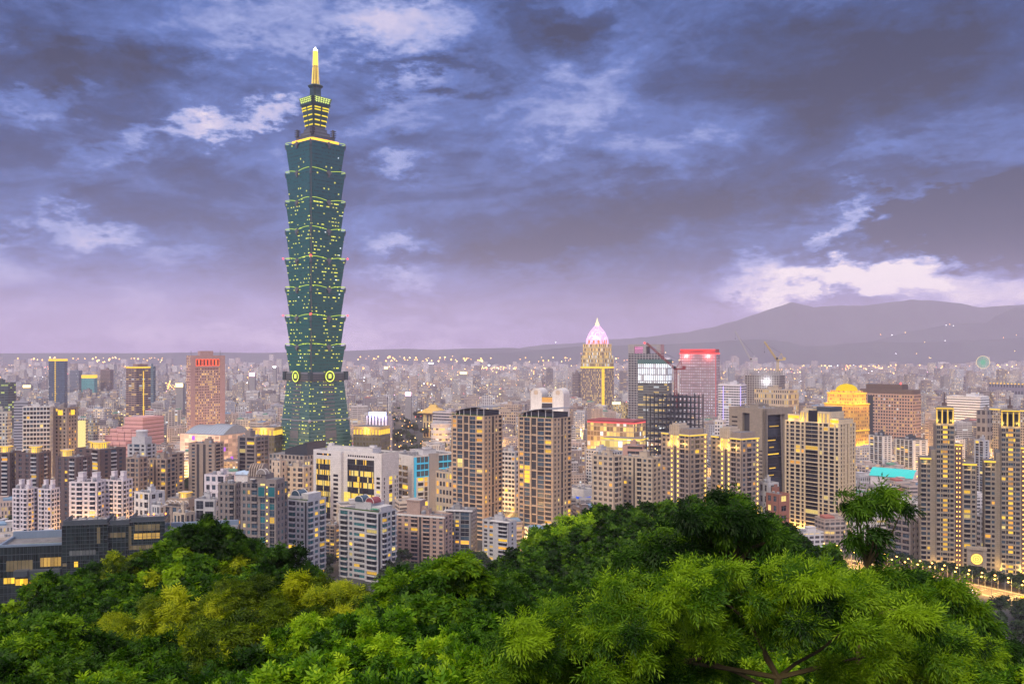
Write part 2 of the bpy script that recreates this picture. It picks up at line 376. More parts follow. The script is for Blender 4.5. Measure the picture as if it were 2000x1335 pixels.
# ---------------------------------------------------------------- buildings
OCC = []        # footprints already taken: (x, y, radius)
HEROES = []     # (root, px of the middle, Y, short phrase)
def solve(L, C, Rr, Y, k):
    """yaw, width and depth of a box whose near corner stands at C, depth Y, and whose faces end at L and Rr"""
    Xc = (C-CX)/F*Y; a = (L-CX)/F; b = (Rr-CX)/F; best = None
    for i in range(-200, 401):
        th = i*PI/800
        de = math.cos(th)+a*math.sin(th); ds = math.sin(th)-b*math.cos(th)
        if de < .05 or ds < .03: continue
        w = (Xc-a*Y)/de; d = (b*Y-Xc)/ds
        if w <= 0 or d <= 0: continue
        e = abs(math.log(d/w/k))
        if best is None or e < best[0]: best = (e, th, w, d)
    return best[1:]
class Bld:
    def __init__(s, name, label, cat, L, C, Rr, top, Y, wall, k=.8, th=None, d=None, roof=None, z0=0.0, group=None, short=None, seed=1, core=None):
        if th is None and d is None: th, w, dd = solve(L, C, Rr, Y, k)
        else:
            th = R(th or 0); Xc = (C-CX)/F*Y; a = (L-CX)/F; b = (Rr-CX)/F
            w = (Xc-a*Y)/(math.cos(th)+a*math.sin(th))
            dd = d if d is not None else (b*Y-Xc)/(math.sin(th)-b*math.cos(th))
        s.w, s.d, s.z0, s.h = w, dd, z0, ztop(top, Y)
        Xc = (C-CX)/F*Y; c, sn = math.cos(th), math.sin(th)
        loc = (Xc - w/2*c + dd/2*sn, Y + w/2*sn + dd/2*c, 0)
        s.root = empty(name, loc, -th, label, cat, group)
        s.loc = loc; s.Y = Y; s.th = th
        OCC.append((loc[0], loc[1], .5*math.hypot(w, dd)))
        HEROES.append((s.root, (L+Rr)/2, top, Y, short, L, Rr))
        s.mb = MB(); s.wall = wall; s.roofm = roof or ROOF; s.rng = random.Random(seed*77+len(HEROES))
        s.wins = []; s.balc = []; s.lamps = []
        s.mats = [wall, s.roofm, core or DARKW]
        s.hw, s.hd = w/2, dd/2
    def m(s, mat):
        if mat not in s.mats: s.mats.append(mat)
        return s.mats.index(mat)
    def face(s, side, x0=None, x1=None, y0=None, y1=None):
        x0 = -s.hw if x0 is None else x0; x1 = s.hw if x1 is None else x1
        y0 = -s.hd if y0 is None else y0; y1 = s.hd if y1 is None else y1
        return {'f': ((x0, y0), (1, 0), (0, -1), x1-x0), 'r': ((x1, y0), (0, 1), (1, 0), y1-y0),
                'b': ((x1, y1), (-1, 0), (0, 1), x1-x0), 'l': ((x0, y1), (0, -1), (-1, 0), y1-y0)}[side]
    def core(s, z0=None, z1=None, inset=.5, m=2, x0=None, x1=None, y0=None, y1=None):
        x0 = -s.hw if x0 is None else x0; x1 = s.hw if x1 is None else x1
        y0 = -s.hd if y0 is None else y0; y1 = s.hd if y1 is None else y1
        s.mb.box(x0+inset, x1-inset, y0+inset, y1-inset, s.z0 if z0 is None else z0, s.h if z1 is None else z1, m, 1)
    def grid(s, Fc, pat, nf, z0=None, z1=None, wall=0, span=.35, lintel=.08, every=0, pier=0.0, balc=.9, lit=.12, deep=.5, litm=None, glassm=None):
        """one facade: pat is 'p1 w2 b3 ...' (pier, window, glass, balcony, recess, solid, lamp columns with relative widths)"""
        z0 = s.z0 if z0 is None else z0; z1 = s.h if z1 is None else z1
        cols = [(t[0], float(t[1:])) for t in pat.split()]
        tot = sum(c[1] for c in cols); L = Fc[3]; a = 0.0; fh = (z1-z0)/nf
        for k, wd in cols:
            a1 = a + wd/tot*L
            if k == 'p': s.mb.fbox(Fc, a, a1, z0, z1, -deep, pier, wall)
            elif k == 's': s.mb.fbox(Fc, a, a1, z0, z1, -deep, -.12, wall)
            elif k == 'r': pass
            elif k == 'l':
                s.mb.fbox(Fc, a, a1, z0, z1, -deep, -.05, wall)
                for i in range(nf): s.lamps.append((Fc, (a+a1)/2, z0+fh*(i+.5)))
            else:
                for i in range(nf):
                    b = z0+fh*i
                    if k == 'w':
                        s.mb.fbox(Fc, a, a1, b, b+fh*span, -deep, -.10, wall)
                        s.mb.fbox(Fc, a, a1, b+fh*(1-lintel), b+fh-.01, -deep, -.10, wall)
                        s.wins.append((Fc, a+.04, a1-.04, b+fh*span, b+fh*(1-lintel), -deep+.1, 'w', lit, litm, glassm))
                    elif k == 'g':
                        s.mb.fbox(Fc, a, a1, b, b+fh*.14, -deep, -deep+.25, wall)
                        s.wins.append((Fc, a+.03, a1-.03, b+fh*.14, b+fh, -deep+.1, 'g', lit, litm, glassm))
                    elif k == 'b':
                        s.balc.append((Fc, a, a1, b, fh, balc))
                        s.wins.append((Fc, a+.05, a1-.05, b+fh*.3, b+fh*.92, -deep+.1, 'b', lit, litm, glassm))
            a = a1
        if every:
            for i in range(0, nf+1, every): s.mb.fbox(Fc, 0, L, z0+fh*i-.35, z0+fh*i+.35, -deep, pier+.12, wall)
    def pane(s, cache, w, h, mat):
        k = (round(w, 1), round(h, 1), mat.name)
        if k not in cache:
            b = MB(); w, h = k[0], k[1]
            b.quad([(0,0,0),(w,0,0),(w,0,h),(0,0,h)], 0)
            b.quad([(0,0,h),(w,0,h),(w,.06,h),(0,.06,h)], 0)
            if w > 1.6 and s.Y < 800:
                for q in (w*.5,): b.box(q-.05, q+.05, -.05, 0, 0, h, 1)
                b.box(0, w, -.05, 0, h*.62, h*.62+.07, 1)
            cache[k] = b.mesh('window', [mat, METAL])
        return cache[k]
    def finish(s, panes=True, limit=100, glassm=None, litm=None, balm=None, lampm=None, roofkit=True, lampname='wall_lamp', lsize=.5):
        glassm = glassm or [GLASS_DARK, GLASS_BLUE, GLASS_DARK, GLASS_BLACK]; litm = litm or [LIT_W, LIT_W, LIT_A, LIT_C]
        rng = s.rng; cache = {}
        s.mb.build('walls', s.mats, s.root)
        wins = sorted(s.wins, key=lambda q: -q[3]); rest = MB(); rm = []
        for i, (Fc, a0, a1, z0, z1, o, kk, lit, lm, gm) in enumerate(wins):
            mat = rng.choice(lm or litm) if rng.random() < (lit if lit > .3 else lit*.9) else rng.choice(gm or glassm)
            (ox, oy), (ux, uy), (nx, ny), L = Fc
            if panes and i < limit:
                ob = bpy.data.objects.new('window', s.pane(cache, a1-a0, z1-z0, mat)); COL.objects.link(ob); ob.parent = s.root
                ob.location = (ox+ux*a0+nx*o, oy+uy*a0+ny*o, z0); ob.rotation_euler = (0, 0, math.atan2(uy, ux))
            else:
                if mat not in rm: rm.append(mat)
                P = [(ox+ux*a+nx*o, oy+uy*a+ny*o) for a in (a0, a1)]
                rest.quad([(*P[0], z0), (*P[1], z0), (*P[1], z1), (*P[0], z1)], rm.index(mat))
        if rest.f: tag(rest.build('window_grid', rm, s.root), kind='stuff')
        bc = {}; brest = MB(); balm = balm or s.wall
        for i, (Fc, a0, a1, z, fh, out) in enumerate(sorted(s.balc, key=lambda q: -q[3])):
            (ox, oy), (ux, uy), (nx, ny), L = Fc
            k = (round(a1-a0, 1), round(fh, 2), out)
            if i < limit:
                if k not in bc:
                    b = MB(); w = k[0]
                    b.box(.05, w-.05, -out, .5, 0, .18)
                    b.box(.05, w-.05, -out, -out+.14, .18, fh*.34); b.box(.05, .19, -out+.14, .5, .18, fh*.34); b.box(w-.19, w-.05, -out+.14, .5, .18, fh*.34)
                    bc[k] = b.mesh('balcony', [balm])
                ob = bpy.data.objects.new('balcony', bc[k]); COL.objects.link(ob); ob.parent = s.root
                ob.location = (ox+ux*a0, oy+uy*a0, z); ob.rotation_euler = (0, 0, math.atan2(uy, ux))
            else: brest.fbox(Fc, a0+.05, a1-.05, z, z+fh*.34, -.5, out)
        if brest.f: tag(brest.build('balcony_rows', [balm], s.root), kind='stuff')
        if s.lamps:
            b = MB(); b.box(-lsize/2, lsize/2, -.35, 0, -lsize*.9, lsize*.9); lmesh = b.mesh(lampname, [lampm or GOLD2])
            lrest = MB()
            for i, (Fc, a, z) in enumerate(sorted(s.lamps, key=lambda q: -q[2])):
                (ox, oy), (ux, uy), (nx, ny), L = Fc
                if i < 100:
                    ob = bpy.data.objects.new(lampname, lmesh); COL.objects.link(ob); ob.parent = s.root
                    ob.location = (ox+ux*a, oy+uy*a, z); ob.rotation_euler = (0, 0, math.atan2(uy, ux))
        if roofkit: s.roofkit()
        return s
    def part(s, name): return PartMB(s, name)
    def roofkit(s, z=None, x0=None, x1=None, y0=None, y1=None, hut=True, tanks=2, par=1.2, m=None):
        z = s.h if z is None else z
        x0 = -s.hw if x0 is None else x0; x1 = s.hw if x1 is None else x1; y0 = -s.hd if y0 is None else y0; y1 = s.hd if y1 is None else y1
        m = m or s.wall; rng = s.rng
        b = MB(); t = .3
        b.box(x0, x1, y0, y0+t, z, z+par); b.box(x0, x1, y1-t, y1, z, z+par); b.box(x0, x0+t, y0+t, y1-t, z, z+par); b.box(x1-t, x1, y0+t, y1-t, z, z+par)
        b.build('parapet', [m], s.root)
        w, d = x1-x0, y1-y0
        if hut:
            b = MB(); hx, hy = x0+w*rng.uniform(.35, .65), y0+d*rng.uniform(.4, .6); hw, hd, hh = w*rng.uniform(.2, .34), d*rng.uniform(.25, .4), rng.uniform(3, 5.5)
            b.cbox(hx, hy, hw, hd, z, z+hh, 0, 1); b.cbox(hx, hy, hw+.6, hd+.6, z+hh, z+hh+.3, 0, 1); b.cbox(hx+hw*.1, hy, hw*.4, hd*.5, z+hh+.3, z+hh+2.2, 0, 1)
            b.build('stair_head', [m, s.roofm], s.root)
        for i in range(tanks):
            b = MB(); r = rng.uniform(.9, 1.5); tx, ty = x0+w*rng.uniform(.12, .88), y0+d*rng.uniform(.15, .4)
            b.cyl(tx, ty, r, r, z+.6, z+.6+r*1.7, 0, 12); b.lathe(tx, ty, [(r, z+.6+r*1.7), (r*.6, z+.6+r*2.0), (.1, z+.6+r*2.1)], 0, 12)
            for q in range(4): b.cbox(tx+(q % 2-.5)*r, ty+(q//2-.5)*r, .15, .15, z, z+.6)
            b.build('water_tank', [METAL], s.root)
        b = MB()
        for i in range(int(3+w*d/90)):
            ax, ay = x0+w*rng.uniform(.06, .94), y0+d*rng.uniform(.08, .92); aw, ad, ah = rng.uniform(1, 2.6), rng.uniform(.8, 1.6), rng.uniform(.7, 1.6)
            b.cbox(ax, ay, aw, ad, z, z+ah)
        b.bar((x0+w*.3, y0+d*.5, z), (x0+w*.3, y0+d*.5, z+rng.uniform(5, 8)), .08)
        tag(b.build('rooftop_plant', [ROOF_L], s.root), kind='stuff')
class PartMB(MB):
    def __init__(s, B, name): super().__init__(); s.B = B; s.name = name
    def done(s, mats, smooth=False, parent=None): return s.build(s.name, mats, parent or s.B.root, smooth=smooth)
def point_light(name, parent, loc, power, color, radius=.6):
    l = bpy.data.lights.new(name, 'POINT'); l.energy = power; l.color = color; l.shadow_soft_size = radius
    o = bpy.data.objects.new(name, l); COL.objects.link(o); o.parent = parent; o.location = loc
    return o

# ---------------------------------------------------------------- ground, mountains, haze
def sheet(name, xs, ys, zf, mat, kind='structure', label=None):
    nx, ny = len(xs), len(ys)
    X, Y = np.meshgrid(xs, ys); Z = zf(X, Y)
    co = np.stack([X, Y, Z], -1).reshape(-1, 3)
    i = np.arange((ny-1)*(nx-1)); r, c = i//(nx-1), i % (nx-1); b = r*nx+c
    fc = np.stack([b, b+1, b+nx+1, b+nx], 1)
    me = bpy.data.meshes.new(name); me.from_pydata(co.tolist(), [], fc.tolist()); me.materials.append(mat)
    for p in me.polygons: p.use_smooth = True
    o = bpy.data.objects.new(name, me); COL.objects.link(o); return tag(o, label, None, None, kind)
rs = np.random.RandomState(5)
def vnoise(X, Y, sc_, seed):
    r = np.random.RandomState(seed); T = r.rand(64, 64)
    x, y = X/sc_, Y/sc_; xi, yi = np.floor(x).astype(int), np.floor(y).astype(int); fx, fy = x-xi, y-yi
    fx, fy = fx*fx*(3-2*fx), fy*fy*(3-2*fy)
    g = lambda a, b: T[a % 64, b % 64]
    return (g(xi,yi)*(1-fx)+g(xi+1,yi)*fx)*(1-fy)+(g(xi,yi+1)*(1-fx)+g(xi+1,yi+1)*fx)*fy
def fbm(X, Y, sc_, seed, o=4): return sum(vnoise(X, Y, sc_/2**k, seed+k)*.5**k for k in range(o))/sum(.5**k for k in range(o))
GROUND = noisemat('city_ground', (.035, .038, .042), (.075, .078, .07), .02, .95, 8)
g_ = MB(); S = 40000
g_.quad([(-S, -2000, 0), (S, -2000, 0), (S, S, 0), (-S, S, 0)]); tag(g_.build('ground', [GROUND]), kind='structure')

FOREST = noisemat('forest_slope', (.02, .032, .035), (.04, .06, .055), .004, .95, 8)
def ridge(name, Y, prof, depth, seed, rough=.12):
    px = np.array([p[0] for p in prof], float); pz = np.array([ztop(p[1], Y) for p in prof])
    X0, X1 = (px[0]-CX)/F*Y, (px[-1]-CX)/F*Y
    xs = np.linspace(X0, X1, 260); ys = np.linspace(Y-depth, Y+depth*1.2, 60)
    top = np.interp(xs, (px-CX)/F*Y, pz)
    def zf(X, Yv):
        t = np.clip(1-np.abs((Yv-Y)/np.where(Yv < Y, depth, depth*1.2)), 0, 1)
        n = fbm(X, Yv, depth*.5, seed, 5)-.5
        return np.maximum(-4, np.interp(X, xs, top)*(t**1.1)*(1+rough*n*4*(1-t)) + n*top.max()*rough*t*.5 - 2)
    return sheet(name, xs, ys, zf, FOREST)
ridge('far_mountain', 11500, [(880,686),(1000,680),(1080,672),(1180,662),(1260,657),(1330,648),(1400,637),(1450,622),(1500,604),(1545,589),(1590,600),(1640,597),(1700,594),(1780,585),(1850,590),(1920,600),(2000,592),(2150,560),(2300,600),(2450,680)], 800, 11)
ridge('middle_mountain', 10000, [(1560,686),(1640,676),(1700,666),(1793,646),(1844,634),(1870,631),(1928,630),(1945,615),(1965,606),(1985,599),(2040,598),(2150,615),(2300,640),(2450,680)], 620, 12)
ridge('near_ridge', 8900, [(900,690),(985,688),(1050,683),(1120,676),(1200,673),(1300,671),(1400,667),(1440,663),(1500,662),(1540,666),(1570,675),(1610,675),(1660,669),(1700,667),(1780,668),(1850,666),(1930,662),(2010,658),(2120,650),(2300,670),(2450,690)], 520, 13, .08)
ridge('west_hills', 10000, [(-500,690),(0,689),(300,689),(420,687),(520,688),(640,686),(720,683),(790,680),(850,682),(910,680),(1000,678),(1060,683),(1150,692)], 700, 14, .1)

def make_haze():
    m, g, out = _new('haze_air')
    v = g.n('ShaderNodeVolumePrincipled'); v.inputs['Color'].default_value = (*HAZE_COL, 1)
    v.inputs['Density'].default_value = HAZE_DENS; v.inputs['Anisotropy'].default_value = -0.08
    g.nt.links.new(v.outputs[0], out.inputs['Volume'])
    b = MB(); b.box(-13000, 13000, -900, 13500, -6, 830, 0, bottom=True)
    tag(b.build('haze', [m]), kind='stuff')
HAZE_COL = (.91, .80, 1.0); HAZE_DENS = 6.2e-5

# ---------------------------------------------------------------- the stacked green glass skyscraper
def skyscraper():
    Y = 1055.0; th, w, d = solve(560, 607, 672, Y, 1.0)
    Xc = (607-CX)/F*Y; c, s_ = math.cos(th), math.sin(th); S = (w+d)/2
    loc = (Xc - S/2*c + S/2*s_, Y + S/2*s_ + S/2*c, 0)
    root = empty('glass_skyscraper', loc, -th, 'very tall green glass skyscraper of stacked flaring segments with lit yellow spire', 'skyscraper')
    OCC.append((loc[0], loc[1], 52)); HEROES.append((root, 616, 88, Y, 'the stacked green skyscraper', 556, 680))
    Z = lambda py: ztop(py, Y+20)
    GL = facademat('tower_glass', (.0,.10,.098), (.0,.068,.068), cw=1.9, ch=4.2, mx=.04, y0=.34, y1=.6, lit=.25, litc=(.90,.88,.06), e=2.1, rows=1.5, grough=.35, cool=.03, wrough=.5, wallvar=.3)
    GLT = facademat('tower_glass_upper', (.0,.098,.108), (.0,.066,.074), cw=1.9, ch=4.2, mx=.04, y0=.26, y1=.66, lit=.05, litc=(.90,.88,.06), e=2.1, rows=.5, grough=.35, cool=.03, wrough=.5, wallvar=.3)
    GLB = facademat('tower_glass_base', (.03,.10,.10), (.012,.075,.075), cw=1.9, ch=4.2, mx=.04, y0=.34, y1=.6, lit=.25, litc=(.90,.88,.06), e=2.1, rows=1.4, grough=.25, cool=.03, wrough=.5, wallvar=.3)
    TRIM = wallmat('tower_trim', (.045, .075, .085), .4, metal=.5)
    GREYB = wallmat('tower_band', (.10, .11, .13), .6)
    a = S/2*1.07
    def ring(k, z, notch=.10):
        q = a*k; n = notch*a*2*.42; h = n*.5
        P = [(-q+n, -q), (q-n, -q), (q-n, -q+h), (q-h, -q+h), (q-h, -q+n), (q, -q+n), (q, q-n), (q-h, q-n), (q-h, q-h), (q-n, q-h), (q-n, q), (-q+n, q), (-q+n, q-h), (-q+h, q-h), (-q+h, q-n), (-q, q-n), (-q, -q+n), (-q+h, -q+n), (-q+h, -q+h), (-q+n, -q+h)]
        return [(x, y, z) for x, y in P]
    tops = [281, 337, 394, 450, 507, 563, 619, 675]
    for i, py in enumerate(tops):
        z1 = Z(py); z0 = Z(tops[i+1])+.2 if i < 7 else Z(729)
        b = MB(); b.loft([ring(.865, z0), ring(1.0, z1-1.2), ring(1.012, z1-1.2), ring(1.012, z1)], 0, 1)
        for k in range(1, 8):
            kk = .865+.135*k/8; zz = z0+(z1-1.2-z0)*k/8; b.loft([ring(kk+.006, zz-.10), ring(kk+.006, zz+.10)], 1, 1)
        seg = b.build('tower_segment', [GLT if i < 2 else GL, TRIM], root)
        oz = z1+.2
        for sx, sy in ((1,0),(0,1),(-1,0),(0,-1)):
            def P(t, o, z): return (sx*o - sy*t, sy*o + sx*t, z)
            o = a*1.02
            for sg in (-1, 1):
                m = MB(); pts = [P(sg*a*(.12+.80*j/10), o, oz+.4+math.sin(j/10*PI*.62)*1.9) for j in range(11)]
                for p, q in zip(pts, pts[1:]): m.bar(p, q, .26)
                m.build('light_strip', [LIME_E], seg)
        for sx, sy in ((1,0),(0,1),(-1,0),(0,-1)):      # scroll ornament in the middle of each edge
            m = MB(); X, Yv = sx*a*1.03, sy*a*1.03; tx, ty = -sy, sx
            m.cbox(X, Yv, 2.2 if sx == 0 else 1.4, 2.2 if sy == 0 else 1.4, z1-6, z1+1.2)
            for sg in (-1, 1): m.bar((X+tx*sg*2.0-sx*.5, Yv+ty*sg*2.0-sy*.5, z1-1.2), (X+tx*sg*2.0+sx*.8, Yv+ty*sg*2.0+sy*.8, z1-1.2), 1.5, n=10)
            m.bar((X, Yv, z1-3), (X+sx*1.2, Yv+sy*1.2, z1-3), 1.7, n=10)
            m.build('scroll_ornament', [GREYB], seg)
        for sx in (-1, 1):
            for sy in (-1, 1):                            # horned corner brackets
                m = MB(); X, Yv = sx*a*.99, sy*a*.99
                m.cbox(X-sx*1.2, Yv-sy*1.2, 2.0, 2.0, z1-4.5, z1-.3); m.cbox(X-sx*.4, Yv-sy*.4, 1.2, 1.2, z1-2.5, z1+1.4); m.cbox(X-sx*.9, Yv-sy*.9, 2.4, 2.4, z1-.3, z1+.25)
                m.build('corner_bracket', [GREYB], seg)
                if i in (4, 6):
                    m = MB(); m.lathe(X+sx*1.6, Yv+sy*1.6, [(.05, z1+1.4), (.9, z1+2.0), (.9, z1+2.8), (.05, z1+3.4)], 0, 8); m.build('warning_lamp', [RED_E], root)
        # dark corner seams with small lamps
    for sx in (-1, 1):
        for sy in (-1, 1):
            m = MB()
            for i, py in enumerate(tops):
                z1 = Z(py)-1.4; z0 = Z(tops[i+1])+.3 if i < 7 else Z(729)
                m.bar((sx*a*.80, sy*a*.80, z0), (sx*a*.93, sy*a*.93, z1), 1.0)
            m.build('corner_rail', [GREYB], root)
    # waist with the round coins
    zb0, zb1 = Z(744), Z(726)
    b = MB(); b.loft([ring(.97, zb0), ring(1.0, zb0+1), ring(1.0, zb1-1.5), ring(.93, zb1)], 0, 0)
    for k in range(3): b.loft([ring(1.012, zb0+2+k*2.6), ring(1.012, zb0+2.9+k*2.6)], 1, 1)
    for sx in (-1, 1):
        for sy in (-1, 1): b.cbox(sx*a*.99, sy*a*.99, 4.2, 4.2, zb0+1, zb1+.5, 1)
    b.build('waist_band', [GREYB, TRIM], root)
    COIN = wallmat('coin_face', (.10,.13,.06), .4, metal=.4); LIMEB = emit('coin_light', (.78, .92, .12), 1.7)
    zc = Z(734.5); rc = 6.4
    for sx, sy in ((1,0),(0,1),(-1,0),(0,-1)):
        o = a*1.0
        def P(t, z, q): return (sx*q - sy*t, sy*q + sx*t, z)
        m = MB(); n = 28
        m.loft([[P(rc*math.cos(2*PI*i/n), zc+rc*math.sin(2*PI*i/n), q) for i in range(n)] for q in (o-2.5, o+2.6)], 0)
        coin = m.build('coin_medallion', [COIN], root)
        m = MB()
        for r0, r1 in ((rc*.84, rc*1.0),):
            for i in range(n):
                t0, t1 = 2*PI*i/n, 2*PI*(i+1)/n
                m.quad([P(r0*math.cos(t0), zc+r0*math.sin(t0), o+2.75), P(r1*math.cos(t0), zc+r1*math.sin(t0), o+2.75), P(r1*math.cos(t1), zc+r1*math.sin(t1), o+2.75), P(r0*math.cos(t1), zc+r0*math.sin(t1), o+2.75)])
        m.build('light_ring', [LIMEB], coin)
        m = MB(); h = rc*.30
        m.quad([P(-h, zc-h, o+2.8), P(h, zc-h, o+2.8), P(h, zc+h, o+2.8), P(-h, zc+h, o+2.8)])
        m.quad([P(-h*1.0, zc+h*1.06, o+2.8), P(h, zc+h*1.06, o+2.8), P(h, zc+h*1.4, o+2.8), P(-h, zc+h*1.4, o+2.8)])
        m.build('light_square', [LIMEB], coin)
    # tapering base
    zt = Z(744); kb = 1.36
    def rb(z): return ring(.955+(kb-.955)*(1-z/zt), z, .06)
    b = MB(); b.loft([rb(-1), rb(zt*.33), rb(zt*.66), rb(zt)], 0, 1); b.build('base_shaft', [GLB, TRIM], root)
    for sx, sy in ((1,0),(0,1),(-1,0),(0,-1)):
        m = MB()
        for k in range(27):
            z = zt*(k+.5)/27; q = a*(.955+(kb-.955)*(1-z/zt))*1.004
            big = k in (3, 4, 12, 13)
            def P(t, zz, qq): return (sx*qq - sy*t, sy*qq + sx*t, zz)
            hw = a*.30; hh = 2.3 if big else .75
            m.loft([[P(-hw, z-hh, q-.6), P(-hw, z-hh, q+.5), P(hw, z-hh, q+.5), P(hw, z-hh, q-.6)], [P(-hw, z+hh, q-.6), P(-hw, z+hh, q+.35), P(hw, z+hh, q+.35), P(hw, z+hh, q-.6)]], 0)
        m.build('louvre_panel', [GREYB], root)
        for f in (.30, .62):
            m = MB(); z = zt*f; q = a*(.955+(kb-.955)*(1-f))
            m.bar(P(-q*.98, z, q*1.01), P(q*.98, z, q*1.01), .55); m.lathe(sx*q*1.0-sy*q*.98, sy*q*1.0+sx*q*.98, [(.1,z-2.6),(1.8,z-1.2),(1.9,z+1.0),(.1,z+2.6)], 0, 10)
            m.build('ledge', [METAL], root)
    b = MB(); b.loft([ring(kb*1.04, -1), ring(kb*1.03, 5.0)], 0, 0); b.build('entrance_band', [GREYB], root)
    # golden glow under the crown, crown, spire
    zr = Z(281)
    b = MB(); b.loft([ring(.80, zr), ring(.80, Z(273))], 0, 1); b.build('lit_parapet', [emit('crown_gold_light', (1.0, .48, .05), 2.0), TRIM], root)
    b = MB(); b.loft([ring(.86, zr), ring(.86, zr+1.6)], 0, 0); b.build('roof_edge', [TRIM], root)
    b = MB()
    for p0, p1, k0, k1 in ((273, 266, .66, .66), (266, 258, .56, .50), (258, 250, .44, .40), (250, 246, .38, .34)): b.loft([ring(k0, Z(p0)), ring(k1, Z(p1)), ring(k1+.02, Z(p1)), ring(k1+.02, Z(p1)+.5)], 0, 0)
    b.build('crown_steps', [GREYB], root)
    for sx in (-1, 1):
        for sy in (-1, 1):
            m = MB(); X, Yv = sx*a*.58, sy*a*.58; zz = Z(263)
            for q in range(3): m.cbox(X+sx*(q-1)*2.1, Yv-sy*(q-1)*2.1, 1.1, 1.1, zz, zz+8)
            for q in range(4): m.cbox(X, Yv, 5.4, 5.4, zz+q*2.3, zz+q*2.3+.5)
            m.build('rooftop_frame', [GREYB], root)
    NECK = wallmat('tower_neck', (.02,.06,.065), .4)
    b = MB(); b.loft([ring(.345, Z(247)), ring(.48, Z(203)), ring(.52, Z(203)), ring(.53, Z(199))], 0, 0); neck = b.build('crown_neck', [NECK], root)
    YB = emit('crown_yellow', (1.0, .80, .05), .95)
    for p in (241.5, 232.5, 223, 213, 208):
        k = .345+(.48-.345)*(247-p)/44
        for sx, sy in ((1,0),(0,1),(-1,0),(0,-1)):
            def P(t, z, q): return (sx*q - sy*t, sy*q + sx*t, z)
            q = a*k*1.03
            for t0, t1 in ((-.86,-.10),(.10,.86)):
                m = MB(); m.quad([P(a*k*t0, Z(p)-.75, q), P(a*k*t1, Z(p)-.75, q), P(a*k*t1, Z(p)+.75, q+.2), P(a*k*t0, Z(p)+.75, q+.2)])
                m.build('light_strip', [YB], neck)
    YG = emit('crown_lattice', (.80, .95, .25), 1.1)
    for i, p in enumerate((200, 196.5, 193, 189.5)):
        kk = .47+.02*i
        b = MB(); b.loft([ring(kk, Z(p)-1.7), ring(kk+.03, Z(p)+.3), ring(kk+.05, Z(p)+.3), ring(kk+.05, Z(p)+.8)], 0, 0); tier = b.build('crown_tier', [NECK], root)
        for sx, sy in ((1,0),(0,1),(-1,0),(0,-1)):
            q = a*(kk+.035); m = MB(); A = a*kk*.86
            for j in range(13):
                t = -A+2*A*j/13; e = 2*A/13
                m.quad([(sx*q-sy*t, sy*q+sx*t, Z(p)-(1.3 if j % 2 else .2)), (sx*q-sy*(t+e), sy*q+sx*(t+e), Z(p)-(1.3 if j % 2 else .2)), (sx*(q+.3)-sy*(t+e), sy*(q+.3)+sx*(t+e), Z(p)+.25), (sx*(q+.3)-sy*t, sy*(q+.3)+sx*t, Z(p)+.25)])
            m.build('light_row', [YG], tier)
    b = MB(); b.loft([ring(.28, Z(187)), ring(.24, Z(183)), ring(.215, Z(180)), ring(.215, Z(167)), ring(.27, Z(164)), ring(.29, Z(162)), ring(.25, Z(160))], 0, 0); b.build('upper_block', [NECK], root)
    b = MB(); b.lathe(0, 0, [(4.6, Z(161)), (4.2, Z(157)), (3.3, Z(150)), (2.9, Z(122))], 0, 14)
    spire = b.build('spire', [wallmat('spire_bronze', (.42, .30, .08), .35, metal=.7)], root)
    b = MB()
    for i in range(8): b.bar((4.4*math.cos(i*PI/4), 4.4*math.sin(i*PI/4), Z(160)), (3.1*math.cos(i*PI/4), 3.1*math.sin(i*PI/4), Z(124)), .35)
    b.build('spire_light', [emit('spire_gold', (1.0, .68, .12), 1.4)], spire)
    b = MB()
    for i in range(9):
        z0 = Z(122)+i*(Z(92)-Z(122))/9; r = 3.3-.05*i
        b.lathe(0, 0, [(r*.6, z0), (r, z0+.3), (r, z0+1.3), (r*.6, z0+1.7)], 0, 12)
    b.cyl(0, 0, 2.0, 1.8, Z(122), Z(92), 0, 10)
    b.build('spire_lantern', [emit('spire_lantern_gold', (1.0, .72, .10), 1.6)], spire)
    b = MB(); b.lathe(0, 0, [(2.6, Z(92)), (2.4, Z(90)), (1.0, Z(88)), (.1, Z(84.5))], 0, 10); b.build('spire_tip', [emit('spire_white', (1.0, .93, .75), 6)], spire)
    # warning lamps on the near corner
    for i in (4, 6):
        m = MB(); m.lathe(a*.93, -a*.93, [(.05, Z(tops[i])+2), (1.2, Z(tops[i])+2.6), (1.2, Z(tops[i])+3.6), (.05, Z(tops[i])+4.2)], 0, 8); m.build('warning_lamp', [RED_E], root)
    return root
skyscraper()

# ---------------------------------------------------------------- landmark and named buildings
TAN = wallmat('tan_tile', (.52, .38, .26), seams=1.2)
CREAM = wallmat('cream_stone', (.62, .50, .34), seams=1.5)
GREYB = wallmat('grey_brown_tile', (.25, .215, .20), seams=.9)
TAUPE = wallmat('taupe_tile', (.32, .255, .21), seams=.9)
PINKB = wallmat('pink_brown_tile', (.42, .30, .25), seams=.9)
BEIGE = wallmat('beige_tile', (.55, .45, .345), seams=.9)
DBROWN = wallmat('dark_brown_tile', (.13, .095, .095), seams=.8)
LGREY = wallmat('light_grey_tile', (.50, .49, .50), seams=.9)
WHT = wallmat('white_wall', (.62, .60, .585), seams=1.6)
PINKW = wallmat('pale_pink_tile', (.72, .65, .67), seams=.8)
STONE = wallmat('sand_stone', (.29, .245, .195), seams=1.4)
SLATE = wallmat('slate_metal', (.07, .085, .10), .4, metal=.3)
PINKG = wallmat('pink_granite', (.46, .30, .28), seams=1.2)
BLUEP = wallmat('bright_blue_panel', (.07, .58, .92), .5, var=.08)
GREEN_ROOFG = noisemat('rooftop_garden', (.02, .05, .015), (.07, .13, .03), 1.2)
